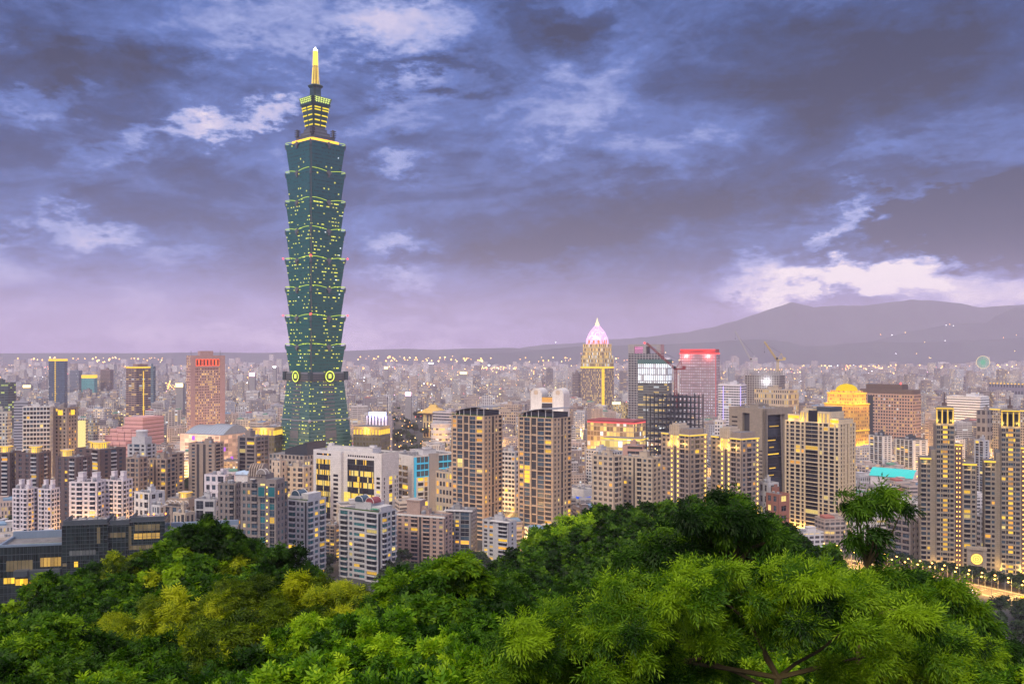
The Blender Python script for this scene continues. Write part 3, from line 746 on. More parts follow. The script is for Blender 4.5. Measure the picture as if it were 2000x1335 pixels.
def rep(u, n): return ' '.join([u]*n)
def sides(B, sd='lb', wall=None, cw=3.4, ch=3.3, m=None):
    """plain windowed walls on the faces that look away"""
    key = 'plain_side_'+B.wall.name
    rgb = {'tan_tile': (.44,.33,.235), 'cream_stone': (.6,.5,.38), 'grey_brown_tile': (.25,.215,.2), 'taupe_tile': (.33,.275,.245), 'pink_brown_tile': (.42,.3,.25), 'beige_tile': (.52,.44,.37),
           'dark_brown_tile': (.13,.095,.095), 'light_grey_tile': (.5,.49,.5), 'white_wall': (.62,.60,.585), 'pale_pink_tile': (.66,.56,.57), 'sand_stone': (.38,.335,.28), 'slate_metal': (.07,.085,.1), 'pink_granite': (.46,.3,.28)}.get(B.wall.name, (.4,.38,.36))
    mm = B.m(facademat(key, rgb, cw=cw, ch=ch, lit=.08))
    for q in sd: B.mb.fbox(B.face(q), .02, B.face(q)[3]-.02, B.z0, B.h-.05, -.5, -.1, mm)
def lantern(B, x, y, w, d, z, h, n=4, power=900, mat=None):
    """roof pavilion lit from inside with gold light: columns, cornice and a glowing core"""
    b = MB(); b.cbox(x, y, w, d, z, z+h*.14); b.cbox(x, y, w*1.12, d*1.12, z+h*.82, z+h); 
    for i in range(n+1):
        for (px, py) in ((x-w/2+w*i/n, y-d/2), (x-w/2+w*i/n, y+d/2), (x-w/2, y-d/2+d*i/n), (x+w/2, y-d/2+d*i/n)): b.cbox(px, py, .5, .5, z+h*.14, z+h*.82)
    o = b.build('crown_pavilion', [mat or B.wall], B.root)
    b = MB(); b.cbox(x, y, w*.8, d*.8, z+h*.14, z+h*.80); b.build('lit_core', [GOLD], o)
    b = MB(); b.box(x-w*.58, x+w*.58, y-d*.58-.06, y-d*.58, z+h*.86, z+h*.95); b.box(x+w*.58, x+w*.58+.06, y-d*.58, y+d*.58, z+h*.86, z+h*.95); b.build('light_strip', [GOLD], o)
    point_light('crown_light', o, (x, y-d*.75, z+h*.4), power, (1.0, .62, .15), 1.0)
def slopecrown(B): pass

# --- the near brown pair with curved roof canopies
def canopy_tower(L, C, Rr, top, Y, label, short, lean):
    B = Bld('apartment_tower', label, 'apartment tower', L, C, Rr, top+10, Y, TAN, k=.75, short=short, group='pair of brown towers with curved roof canopies')
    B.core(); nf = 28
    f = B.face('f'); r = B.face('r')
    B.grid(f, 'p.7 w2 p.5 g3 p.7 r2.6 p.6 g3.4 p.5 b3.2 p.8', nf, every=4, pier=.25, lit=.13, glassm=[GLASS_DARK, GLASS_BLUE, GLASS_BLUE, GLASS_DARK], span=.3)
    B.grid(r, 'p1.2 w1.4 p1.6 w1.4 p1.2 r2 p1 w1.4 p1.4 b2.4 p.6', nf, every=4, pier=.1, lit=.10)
    # cross members in the open slot
    a0 = f[3]*(.7+2+.5+3+.7)/17.5
    for i in range(0, nf, 2): B.mb.fbox(f, a0, a0+f[3]*2.6/17.5, B.h*i/nf, B.h*i/nf+1.0, -.5, -.25, 0)
    sides(B)
    B.finish(limit=100, roofkit=False)
    z = B.h
    b = MB(); b.box(-B.hw+3, B.hw-2, -B.hd+3, B.hd-2, z, z+4.2, 0, 1); b.build('penthouse', [GLASS_DARK, ROOF], B.root)
    b = MB(); n = 16                                      # swept canopy on posts
    pts = [(-B.hw-1+(2*B.hw+3)*i/n, z+1.6+5.6*math.sin(min(1, (i/n)*1.25)*PI/2)) for i in range(n+1)]
    for (x0, z0), (x1, z1) in zip(pts, pts[1:]):
        for zz0, zz1, fl in ((z0, z1, 0), (z0+.45, z1+.45, 1)):
            q = [(x0, -B.hd-1, zz0), (x1, -B.hd-1, zz1), (x1, B.hd, zz1), (x0, B.hd, zz0)]
            b.quad(q if fl else q[::-1])
        b.quad([(x0, -B.hd-1, z0), (x1, -B.hd-1, z1), (x1, -B.hd-1, z1+.45), (x0, -B.hd-1, z0+.45)])
    b.quad([(pts[-1][0], -B.hd-1, pts[-1][1]), (pts[-1][0], B.hd, pts[-1][1]), (pts[-1][0], B.hd, pts[-1][1]+.45), (pts[-1][0], -B.hd-1, pts[-1][1]+.45)])
    b.build('roof_canopy', [METAL], B.root)
    for i in (2, 4, 6, 9, 12, 15):
        b = MB(); x, zt = pts[i]; b.bar((x, -B.hd+.4, z), (x, -B.hd+.4, zt), .28, n=6); b.build('canopy_post', [WHT], B.root)
    b = MB(); b.box(-B.hw+.3, -B.hw+3, -B.hd+.4, B.hd-.4, z, z+1.3); b.box(-B.hw+3, B.hw-.3, -B.hd+.4, -B.hd+1.5, z, z+1.1); b.build('roof_planting', [GREEN_ROOFG], B.root)
    point_light('street_glow', B.root, (-B.hw-2, -B.hd-4, 5), 2500, (1, .6, .2))
    return B
canopy_tower(882, 945, 981, 803, 740, 'brown apartment tower with curved roof canopy, beside the bright blue building', 'the first brown canopy tower', 0)
canopy_tower(1012, 1080, 1116, 807, 725, 'brown apartment tower with curved roof canopy, below the white arched building', 'the second brown canopy tower', 1)

# --- gold-lit towers above the wooded ridge
def column_lit_tower(L, C, Rr, top, Y, label, short):
    B = Bld('apartment_tower', label, 'apartment tower', L, C, Rr, top+18, Y, TAUPE, k=.62, short=short, group='gold lit towers over the wooded ridge')
    B.core(); nf = 24
    B.grid(B.face('f'), 'p.8 w1.6 p1 w1.6 p.6 l.9 s.6 r1.2 s.6 l.9 p.6 b2.4 p.6 w1.4 p.8', nf, lit=.08, glassm=[GLASS_BLACK, GLASS_DARK])
    B.grid(B.face('r'), 'p.8 w1.2 p.8 b2 p.8 w1.2 p.5 l.7 p.6', nf, lit=.06)
    sides(B); B.finish(roofkit=False, lsize=.8, lampm=GOLD2)
    z = B.h; f = B.face('f'); c0, c1 = f[3]*.30-B.hw, f[3]*.60-B.hw
    b = MB(); b.box(c0-.5, c1+.5, -B.hd+.4, B.hd*.2, z, z+6.5, 0, 1)
    for i in range(5): x = c0+(c1-c0)*(i+.5)/5; b.box(x-.45, x+.45, -B.hd-.2, -B.hd+.4, z-9, z+7.2)
    b.box(c0+1, c1-1, -B.hd+2, B.hd*.1, z+6.5, z+8.2, 0, 1); b.build('crown_block', [BEIGE, ROOF], B.root)
    b = MB()
    for i in range(4): x = c0+(c1-c0)*(i+1)/5; b.box(x-.5, x+.5, -B.hd-.03, -B.hd+.05, z-8, z-1)
    tag(b.build('uplight_strip', [GOLD], B.root))
    for x0, x1, y0, y1 in ((-B.hw, c0-.8, -B.hd, -B.hd+.25), (c1+.8, B.hw, -B.hd, -B.hd+.25), (B.hw-.25, B.hw, -B.hd+.3, B.hd)):
        b = MB(); b.box(x0, x1, y0-.1, y1+.1, z-.9, z+.5); o = b.build('cornice', [BEIGE], B.root)
        b = MB(); b.box(x0+.3, x1-.3, y0-.16, y1+.16, z-.7, z+.1); b.build('light_strip', [GOLD], o)
    b = MB(); b.box(c1+1.5, B.hw-2, -B.hd+1.5, B.hd-2, z, z+4.5, 0, 1); b.build('penthouse', [TAUPE, ROOF], B.root)
    for x in (c0, c1, B.hw*.7): point_light('crown_light', B.root, (x, -B.hd-2.2, z-7), 1500, (1, .62, .16))
    return B
column_lit_tower(1291, 1347, 1381, 832, 690, 'taupe apartment tower with gold lit columns, under the dark steel frame', 'the first gold lit tower')
column_lit_tower(1388, 1448, 1483, 839, 680, 'taupe apartment tower with gold lit columns, before the angular stone office', 'the second gold lit tower')

# --- tall cream tower with a white grid of stone
def cream_tower():
    B = Bld('apartment_tower', 'tall cream stone tower with white grid facade and gold lit crown', 'apartment tower', 1533, 1640, 1671, 828, 715, CREAM, k=.42, short='the cream grid tower')
    B.core(); nf = 30
    B.grid(B.face('f'), 'p.5 w.9 p.5 w1.5 p.5 w1.5 p.5 w.9 p.5 g4.4 p.5 w.9 p.5 w1.5 p.5 w1.5 p.5 w.9 p.5', nf, every=5, pier=.15, span=.2, lintel=.05, lit=.08, glassm=[GLASS_BLACK, GLASS_BLACK, GLASS_DARK])
    B.grid(B.face('r'), 'p.8 w1 p.9 w.8 p1.6 r.8 p1.6 w.8 p.9 w1 p.8', nf, every=5, pier=.12, span=.25, lit=.05)
    sides(B); B.finish(roofkit=False)
    z = B.h; hw, hd = B.hw, B.hd
    def tier(nm, x0, x1, y0, y1, z0, z1, mats=(CREAM, ROOF)):
        b = MB(); b.box(x0, x1, y0, y1, z0, z1, 0, 1); return b.build(nm, list(mats), B.root)
    tier('crown_tier', -hw*.42, hw*.62, -hd+1.2, hd-1, z, z+9); tier('crown_tier', -hw*.9, -hw*.44, -hd+.6, hd-1, z, z+5.2); tier('crown_tier', hw*.64, hw*.96, -hd+.6, hd-1.5, z, z+3.4)
    tier('crown_top', hw*.1, hw*.58, -hd+3, hd-2, z+9, z+12.5, (SLATE, ROOF)); tier('crown_top', -hw*.38, -hw*.02, -hd+2.4, hd-2, z+9, z+11)
    b = MB(); b.box(-hw*.13, hw*.19, -hd+.7, -hd+1.4, z, z+9.4); b.build('glazed_bay', [GLASS_BLACK], B.root)
    for x in (-.40, -.30, -.16, .23, .33, .44, .58):
        b = MB(); x *= hw; b.box(x-.55, x+.55, -hd+.3, -hd+1.3, z, z+8.2); p = b.build('crown_pier', [CREAM], B.root)
        b = MB(); b.box(x-.3, x+.3, -hd+.22, -hd+.28, z+.3, z+7.4); b.build('uplight_strip', [GOLD], p)
    for x0, x1, zz in ((-.9, -.46, 5.2), (.65, .96, 3.4), (-.98, .98, 0)):
        b = MB(); b.box(x0*hw, x1*hw, -hd-.15 if zz == 0 else -hd+.4, -hd+.7, z+zz-.4, z+zz+.5); p = b.build('cornice', [CREAM], B.root)
        if zz:
            b = MB(); b.box(x0*hw+.3, x1*hw-.3, -hd+.3, -hd+.38, z+zz-2.8, z+zz-.5); b.build('uplight_strip', [GOLD], p)
    for x in (-.8, -.35, .3, .8): point_light('crown_light', B.root, (x*hw, -hd-1.5, z+2), 900, (1, .64, .15))
    # lights washing the foot of the piers
    for x in (-.94, -.72, -.5, -.28, .24, .46, .68, .9):
        b = MB(); b.lathe(x*hw, -hd-.9, [(.1, 7.5), (.55, 8), (.55, 8.6), (.1, 9)], 0, 8); p = b.build('facade_lamp', [GOLD2], B.root)
        point_light('facade_light', p, (x*hw, -hd-1.6, 10), 2600, (1, .55, .10), .8)
    b = MB(); b.box(-hw-3, hw+3, -hd-4, hd, 0, 6.8, 0, 1)
    for i in range(9): b.box(-hw+2+i*(2*hw-4)/8-.5, -hw+2+i*(2*hw-4)/8+.5, -hd-4.3, -hd-4, 0, 7.4)
    b.build('podium', [CREAM, ROOF_L], B.root)
cream_tower()

# --- the tall pair by the road with the round lit gate between them
def road_tower(L, C, Rr, top, Y, label, short, th=None):
    B = Bld('apartment_tower', label, 'apartment tower', L, C, Rr, top, Y, STONE, th=th, d=30, short=short, group='pair of tall stone towers by the road')
    hw, hd = B.hw, B.hd; H = B.h; fh = 3.3
    # three stepped bays: low wing, tall centre, dark link, low wing
    bays = [(-1.0, -.60, H-24, 0, 'p.5 b2.2 p.5 w1.2 p.5'), (-.60, -.44, H-17, 1.2, 's1'), (-.44, .22, H, -1.6, 'p.6 w1.6 p.5 b1.2 g2.6 b1.2 p.5 w1.6 p.6'), (.22, .50, H-14, 1.0, 'p.3 l.8 l.8 p.3'), (.50, 1.0, H-27, 0, 'p.5 b2 p.5 w1 p.5')]
    for i, (a, b_, h, off, pat) in enumerate(bays):
        x0, x1 = a*hw, b_*hw; nf = round(h/fh)
        if i in (1, 3): B.mb.box(x0, x1, -hd+off+.5, hd-1.5, 0, h, B.m(DARKW) if i == 3 else 0, 1)
        else: B.core(0, h, .5, 2, x0, x1, -hd+off, hd-.7*i)
        f = B.face('f', x0=x0, x1=x1, y0=-hd+off)
        if i == 2:
            B.grid(f, 'p.6 w1.6 p.5', nf) if False else None
            L_ = f[3]; q = [.0, .27, .37, .63, .73, 1.0]
            B.grid(((f[0][0], f[0][1]), f[1], f[2], L_*.36), 'p.5 w2.2 p.5 b1', nf, 0, h, lit=.03)
            B.grid(((f[0][0]+L_*.36, f[0][1]), f[1], f[2], L_*.28), 'p.15 w1.6 p.15', nf, 0, h, lit=.80, litm=[LIT_W, LIT_W, LIT_A], span=.42)
            B.grid(((f[0][0]+L_*.64, f[0][1]), f[1], f[2], L_*.36), 'b1 p.5 w2.2 p.5', nf, 0, h, lit=.03)
        elif i == 3: B.grid(f, pat, nf, 0, h, wall=B.m(DBROWN))
        else: B.grid(f, pat, nf, 0, h, lit=.04)
        if i in (1, 2, 3):
            for q in 'lr': ff = B.face(q, x0=x0, x1=x1, y0=-hd+off, y1=hd-2.5); B.mb.fbox(ff, .05, ff[3], 0, h-.05, -.6, -.02, 0)
        if i in (0, 4): B.grid(B.face('r' if i == 4 else 'l', x0=x0, x1=x1, y0=-hd+off, y1=hd-.7*i), 'p.8 w1.2 p1 w1.2 p1 w1.2 p.8', nf, 0, h, lit=.03)
    B.mb.box(-hw+1, hw-1, hd-2.2, hd, 0, H-27, 0, 1)
    B.finish(roofkit=False, lampm=AMBER, lsize=.42, lampname='link_lamp')
    # crown: arched pavilion
    cx = -.11*hw; w = .60*hw; z = H
    b = MB(); b.cbox(cx, -hd+1.6+4, w*1.02, 10, z-.01, z+1.2, 0, 1); b.cbox(cx, -hd+1.6+4, w*1.06, 10.5, z+11.2, z+12.2, 0, 1); b.cbox(cx, -hd+6, w*.8, 8, z+12.2, z+13.2, 0, 1)
    for t in (-.5, -.17, .17, .5): b.cbox(cx+t*w*.96, -hd+1.3, 1.1, 1.1, z+1.2, z+11.2)
    for t in (-.335, 0, .335):
        n = 8; r = w*.15
        for j in range(n):
            a0, a1 = PI*j/n, PI*(j+1)/n
            b.bar((cx+t*w*.96+r*math.cos(a0), -hd+1.3, z+8.4+r*math.sin(a0)*1.2), (cx+t*w*.96+r*math.cos(a1), -hd+1.3, z+8.4+r*math.sin(a1)*1.2), .35)
    b.box(cx-w*.46, cx+w*.46, -hd+3.2, -hd+9, z+1.2, z+11.2)
    cr = b.build('crown_pavilion', [STONE, ROOF], B.root)
    b = MB(); b.box(cx-w*.52, cx+w*.52, -hd+.2, -hd+.32, z+11.4, z+12.0); b.build('light_strip', [GOLD], cr)
    for t in (-.335, 0, .335):
        b = MB(); b.box(cx+t*w*.96-w*.11, cx+t*w*.96+w*.11, -hd+3.05, -hd+3.15, z+1.3, z+9.5); b.build('arch_pane', [GLASS_BLACK], cr)  # black glass panes behind the crown arches
    for t in (-.5, -.17, .17, .5):
        b = MB(); b.cbox(cx+t*w*.96, -hd+.68, .5, .1, z+1.3, z+10.8); b.build('uplight_strip', [GOLD], cr)
    b = MB(); b.bar((cx, -hd+6, z+13.2), (cx, -hd+6, z+22), .8, n=6, r2=.3); b.cbox(cx, -hd+6, 3, 3, z+13.2, z+15.5); b.build('roof_mast', [DBROWN], B.root)
    for t in (-.4, .4): point_light('crown_light', cr, (cx+t*w, -hd-.8, z+3), 1100, (1, .66, .15))
    for (a, b_, h, off, pat) in (bays[0], bays[3], bays[4]):
        b = MB(); b.box(a*hw-.3, b_*hw+.3, -hd+off-.5, -hd+off+5, h, h+1.6, 0, 1); o = b.build('cornice', [STONE, ROOF], B.root)
        b = MB(); b.box(a*hw, b_*hw, -hd+off-.58, -hd+off-.5, h+.3, h+1.3); b.build('light_strip', [GOLD], o)
        point_light('crown_light', o, ((a+b_)/2*hw, -hd+off-2, h-1.5), 350, (1, .66, .15))
    b = MB()
    for t in (-.44, .22): 
        b.lathe(t*hw, -hd-2.6, [(.1, 2.5), (.6, 3), (.6, 3.8), (.1, 4.2)], 0, 8)
        o = b.build('facade_lamp', [GOLD2], B.root); b = MB(); point_light('facade_light', o, (t*hw, -hd-3.4, 5), 2200, (1, .62, .18), .8)
    return B
T1 = road_tower(1797, 1908, 1909, 832, 628, 'stone tower with arched gold crown and lit central window column, by the turquoise roof', 'the first road tower', th=21)
T2 = road_tower(1922, 2040, 2041, 838, 618, 'stone tower with arched gold crown, at the far edge right of the round gate', 'the second road tower', th=25)
def gate():
    Y = 612; B = Bld('gateway', 'stone gateway with glowing round golden rosette between the two road towers', 'gateway', 1889, 1927, 1928, 1073, Y, STONE, th=23, d=6, short='the round lit gate')
    hw, hd, H = B.hw, B.hd, B.h
    B.mb.box(-hw, -hw*.62, -hd, hd, 0, H-.8); B.mb.box(hw*.62, hw, -hd, hd, 0, H-.8); B.mb.box(-hw*.62, hw*.62, -hd+.8, hd, H*.42, H-.8); B.mb.box(-hw*1.05, hw*1.05, -hd-.3, hd, H-.8, H+.6)
    B.mb.build('walls', [STONE], B.root)
    r = 3.5; zc = CAMZ-(1093-HY)/F*Y
    b = MB()
    for r0, r1 in ((0, .8), (1.15, 2.1), (2.4, 3.5)):
        n = 28
        for i in range(n):
            t0, t1 = 2*PI*i/n, 2*PI*(i+1)/n
            p = lambda q, t, y: (q*math.cos(t), y, zc+q*math.sin(t))
            if r0 == 0: b.quad([p(0, 0, -hd+.35), p(r1, t0, -hd+.35), p(r1, t1, -hd+.35)], 0, [(0,0)]*3)
            else: b.quad([p(r0, t0, -hd+.35), p(r1, t0, -hd+.35), p(r1, t1, -hd+.35), p(r0, t1, -hd+.35)])
    ro = b.build('rosette', [emit('rosette_gold', (1.0, .66, .12), 1.6)], B.root)
    b = MB(); n = 28; b.loft([[(3.9*math.cos(2*PI*i/n), y, zc+3.9*math.sin(2*PI*i/n)) for i in range(n)] for y in (-hd+.8, -hd+.5)], 0); b.build('rosette_rim', [wallmat('rosette_back', (.35, .22, .06), .4)], ro)
    b = MB(); b.box(-hw*.6, hw*.6, -hd+1, -hd+1.2, 0, H*.42); b.build('door', [GLASS_BLACK], B.root)
    for sx in (-.8, .8):
        b = MB(); b.lathe(sx*hw, -hd-.8, [(.1, 2), (.5, 2.4), (.5, 3), (.1, 3.4)], 0, 8); o = b.build('facade_lamp', [GOLD2], B.root); point_light('facade_light', o, (sx*hw, -hd-1.6, 4.5), 900, (1, .62, .18))
gate()

# --- white L-shaped office with glazed panels
def white_office():
    B = Bld('office_building', 'white L-shaped office block with dark glazed panels and yellow lit floors', 'office building', 671, 746, 779, 888, 800, WHT, k=.55, short='the white glazed office')
    hw, hd, H = B.hw, B.hd, B.h; nf = 11
    B.core()
    def panel(f, a0, a1, zt, zb, lit):
        n = 11; L = f[3]
        B.mb.fbox(f, 0, L*a0, 0, H, -.5, 0); B.mb.fbox(f, L*a1, L, 0, H, -.5, 0); B.mb.fbox(f, L*a0, L*a1, zt, H, -.5, 0); B.mb.fbox(f, L*a0, L*a1, 0, zb, -.5, -.05)
        fh = (zt-zb)/n; q = 27
        for i in range(n):
            for j in range(q): B.wins.append((f, L*a0+(a1-a0)*L*j/q+.05, L*a0+(a1-a0)*L*(j+1)/q-.05, zb+fh*i+.45, zb+fh*(i+1), -.3, 'g', ((.9 if (j*5+i*3) % 13 > 2 else .1) if (i*5+int(lit*10)) % 11 < 11*lit*.75 else .05), [LIT_W, LIT_C], [GLASS_BLACK, GLASS_DARK]))
            B.mb.fbox(f, L*a0, L*a1, zb+fh*i, zb+fh*i+.45, -.5, -.25, B.m(SLATE))
        for j in range(12): B.wins.append((f, L*(a0+.01)+(a1-a0)*L*j/12+.3, L*(a0+.01)+(a1-a0)*L*j/12+2.0, H-3.4, H-1.8, .04, 'w', .08, None, [GLASS_BLACK]))
        for i in range(10): B.wins.append((f, L*a1+L*(1-a1)*.3, L*a1+L*(1-a1)*.75, 5+i*3.9, 7.2+i*3.9, .04, 'w', .05, None, [GLASS_BLACK]))
    panel(B.face('f'), .10, .80, H-5.5, 1.0, .42)
    r = B.face('r'); L = r[3]
    B.mb.fbox(r, 0, L, 0, H, -.5, 0)
    for i in range(11):
        for t in (.14, .78, .9): B.wins.append((r, L*t-.6, L*t+.6, 2+i*3.75, 4.4+i*3.75, .04, 'w', .03, None, [GLASS_DARK]))
        B.wins.append((r, L*.42, L*.60, 1.5+i*3.75, 4.6+i*3.75, .04, 'w', .5, None, None))
    # second wing, further to the left and nearer
    x0, x1, y0, y1 = -hw-33, -hw-.02, -hd-3, hd-6
    B.core(x0=x0, x1=x1, y0=y0, y1=y1)
    f = B.face('f', x0=x0, x1=x1, y0=y0); panel((f[0], f[1], f[2], f[3]*.98), .10, .62, H-7, 2.0, .55)
    f = B.face('r', x0=x0, x1=x1, y0=y0, y1=-hd+.4); B.mb.fbox(f, 0, f[3], 0, H, -.5, 0)
    sides(B, 'b')
    B.finish(limit=100, roofkit=True)
    b = MB(); b.box(x0, x1, y0, y0+.3, H, H+1.2); b.box(x0, x0+.3, y0+.3, y1, H, H+1.2); b.box(x0, x1, y1-.3, y1, H, H+1.2); b.build('parapet', [WHT], B.root)
    b = MB(); b.box(x0+12, hw-12, y0+5, y0+14, H, H+4.6, 0, 1); b.cbox(x0+13.5, y0+9, 3.5, 4, H+4.6, H+7, 0, 1)
    b.build('plant_room', [WHT, ROOF_L], B.root)
    b = MB(); f = B.face('f'); b.box(-hw+1.0, -hw+7.5, -hd-.6, -hd+.05, .8, 27); b.build('lit_stair_bay', [litglass('stair_bay_light', (1.0, .72, .10), 1.5)], B.root)
white_office()

# --- bright blue and white building
def blue_building():
    B = Bld('office_building', 'white and bright blue building with grey stair shaft, beside a brown canopy tower', 'office building', 761, 808, 893, 893, 840, WHT, k=1.15, short='the bright blue building')
    hw, hd, H = B.hw, B.hd, B.h; B.core(); bl = B.m(BLUEP); gy = B.m(CONC)
    f = B.face('f'); L = f[3]
    B.grid((f[0], f[1], f[2], L*.78), 'p.6 b3 p.3 b3 p.3 b3 p.3', 8, 0, H*.84, lit=.2, litm=[LIT_C, LIT_W]); B.mb.fbox(f, 0, L*.78, H*.84, H, -.5, 0); B.mb.fbox(f, L*.78, L, 0, H, -.5, 0)
    for i in range(7): B.wins.append((f, L*.12+i*2.2, L*.12+i*2.2+1.3, H*.92, H*.96, .04, 'w', .1, None, None))
    r = B.face('r'); L = r[3]
    B.mb.fbox(r, 0, L*.06, 0, H, -.5, 0, bl)
    B.grid(((r[0][0], r[0][1]+L*.06), r[1], r[2], L*.28), 'p.2 g2 p.12 g2 p.12 g2 p.2', 3, H*.66, H, wall=bl, span=.5, lit=.05, glassm=[GLASS_BLUE])
    B.grid(((r[0][0], r[0][1]+L*.06), r[1], r[2], L*.28), 'p.6 b2 p.4 g1.2 p.4', 8, 0, H*.66, lit=.25)
    B.mb.fbox(r, L*.34, L*.56, 0, H+2.5, -.5, .6, gy)
    B.grid(((r[0][0], r[0][1]+L*.56), r[1], r[2], L*.44), 'p.2 g2 p.12 g2 p.12 g2 p.12 g2 p.2', 3, H*.66, H, wall=bl, span=.5, lit=.05, glassm=[GLASS_BLUE])
    B.grid(((r[0][0], r[0][1]+L*.56), r[1], r[2], L*.44), 'p.4 b2 p.3 b2 p.3 b2 p.4', 8, 0, H*.66, lit=.25)
    for k in range(1, 3): B.mb.fbox(r, L*.06, L*.34, H*.66+k*H*.34/3-.5, H*.66+k*H*.34/3+.7, -.5, .08, bl); B.mb.fbox(r, L*.56, L, H*.66+k*H*.34/3-.5, H*.66+k*H*.34/3+.7, -.5, .08, bl)
    sides(B); B.finish(balm=WHT)
blue_building()

# --- dark glass building at the foot of the slope
def slope_glass():
    GF = facademat('dark_green_glass', (.022,.034,.036), (.013,.022,.024), cw=1.7, ch=3.6, mx=.03, y0=.05, y1=.95, lit=-.5, rows=.3, grough=.12, wrough=.35)
    Y = 420; B = Bld('office_building', 'dark green glass office at the foot of the wooded slope with amber rooms', 'office building', 121, 322, 340, 1018, Y, GF, th=-13, d=18, short='the dark green glass office')
    hw, hd, H = B.hw, B.hd, B.h
    for x0, x1, dy, dh in ((-hw, -hw*.12, 0, 0), (-hw*.12, hw*.30, 1.2, -.8), (hw*.30, hw, 0, .4)):
        b = MB(); b.box(x0, x1, -hd+dy, hd, 0, H+dh, 0, 1); o = b.build('glass_block', [GF, ROOF], B.root)
        b = MB()
        for q in range(9): z = H+dh-.02-q*3.4; b.box(x0, x1, -hd+dy-.1, -hd+dy-.002, z-.16, z)
        n = max(3, int((x1-x0)/1.75))
        for q in range(n+1): x = x0+(x1-x0)*q/n; b.box(x-.05, x+.05, -hd+dy-.14, -hd+dy-.1, H+dh-34, H+dh)
        b.build('mullion_grid', [SLATE], o)
        b = MB(); b.box(x0+.4, x1-.4, -hd+dy+.4, -hd+dy+.8, H+dh, H+dh+2.0); b.box(x0+.4, x0+.8, -hd+dy+.8, hd-1, H+dh, H+dh+2); b.box(x1-.8, x1-.4, -hd+dy+.8, hd-1, H+dh, H+dh+2); b.build('parapet', [SLATE], o)
        rg = random.Random(int(x0*10)); b = MB()
        for q in range(16): b.cbox(rg.uniform(x0+2, x1-2), rg.uniform(-hd+3, hd-3), rg.uniform(.8, 2.5), rg.uniform(.8, 2), H+dh, H+dh+rg.uniform(.5, 1.6))
        for q in range(5): xx = x0+2+(x1-x0-4)*q/4; b.bar((xx, -hd+2, H), (xx, -hd+2, H+3.2), .07)
        tag(b.build('rooftop_plant', [ROOF_L], o), kind='stuff')
    def room(a0, a1, z0, z1, mat, dy=0, n=1):
        for i in range(n):
            b = MB(); w = (a1-a0)/n; x0 = a0+i*w+.08; x1 = a0+(i+1)*w-.08
            b.box(x0, x1, -hd+dy-.06, -hd+dy-.003, z0, z1); b.build('window', [mat], B.root)
    PANE = glass('window_glass_tan', (.16,.13,.07)); TW = 2*hw
    X = lambda px: -hw+(px-121)/201*TW
    Zp = lambda py: ztop(py, Y)
    LIT_D = litglass('room_light_dim', (1.0, .56, .08), .42)
    room(X(260), X(312), Zp(1050), Zp(1039), LIT_D, 0, 6); room(X(204), X(244), Zp(1046), Zp(1036), PANE, 1.2, 5); room(X(262), X(312), Zp(1034), Zp(1022), PANE, 0, 6)
    room(X(188), X(195), Zp(1055), Zp(1024), PANE); room(X(250), X(256), Zp(1066), Zp(1024), PANE); room(X(135), X(186), Zp(1076), Zp(1067), glass('window_glass_pale', (.12,.13,.13)), 0, 8)
    room(X(144), X(152), Zp(1098), Zp(1088), LIT_W); room(X(122), X(131), Zp(1096), Zp(1090), PANE); room(X(250), X(300), Zp(1070), Zp(1062), PANE, 0, 6)
    # lower wings
    x0, x1 = X(2), X(119.5); zt = Zp(1056)
    b = MB(); b.box(x0, -hw-.05, -hd+1.5, hd+5, 0, zt, 0, 1); o = b.build('side_wing', [GF, ROOF], B.root)
    b = MB(); b.box(x0+8, -hw-2, -hd+3.5, -hd+5.5, zt, zt+.5); b.build('roof_planting', [noisemat('green_terrace', (.10,.16,.03), (.2,.22,.08), .4)], o)
    b = MB(); b.box(x0-.4, -hw-.05, -hd+1.2, -hd+2.2, zt, zt+1.0); b.box(x0-.4, x0+.6, -hd+2.2, hd+5, zt, zt+1.2); b.box(x0, -hw-.05, hd+3, hd+5, zt, zt+3.2); b.build('parapet', [wallmat('pale_blue_metal', (.20,.26,.34), .4, metal=.3)], o)
    b = MB()
    for q in range(9): z = zt-.02-q*3.4; b.box(x0, -hw-.06, -hd+1.4, -hd+1.498, z-.16, z)
    for q in range(17): x = x0+(-hw-.1-x0)*q/16; b.box(x-.05, x+.05, -hd+1.36, -hd+1.4, zt-32, zt)
    b.build('mullion_grid', [SLATE], o)
    room(X(78), X(118), Zp(1096), Zp(1079), LIT_D, 1.4, 6); room(X(14), X(64), Zp(1102), Zp(1082), PANE, 1.4, 7); room(X(9), X(30), Zp(1125), Zp(1114), LIT_W, 1.4, 3); room(X(31), X(55), Zp(1129), Zp(1117), LIT_W, 1.4, 3); room(X(57), X(88), Zp(1137), Zp(1124), LIT_A, 1.4, 4)
    b = MB(); b.box(X(32), X(58), -hd-2.5, -hd+1.4, Zp(1110), Zp(1099)); b.box(X(58), X(119), -hd-1.5, -hd+1.4, Zp(1116), Zp(1100)); b.build('balcony', [SLATE], o)
    b = MB(); b.box(hw+.05, hw+31, -hd+5, hd+4, 0, Zp(1045), 0, 1); o = b.build('side_wing', [GF, ROOF], B.root)
    b = MB(); b.box(hw+.05, hw+31, -hd+4.6, -hd+5.6, Zp(1045), Zp(1040)); b.box(hw+.05, hw+31, hd+2, hd+4, Zp(1045), Zp(1036)); b.build('parapet', [MATS['pale_blue_metal']], o)
    for px, py in ((287, 1012), (298, 1010), (322, 1002), (225, 1012)):
        b = MB(); x = X(px); z = H; b.lathe(x, -hd+3, [(.05, z+2.6), (.32, z+2.9), (.32, z+3.3), (.05, z+3.6)], 0, 8); b.build('warning_lamp', [emit('orange_red_lamp', (1, .22, .04), 5)], B.root)
slope_glass()

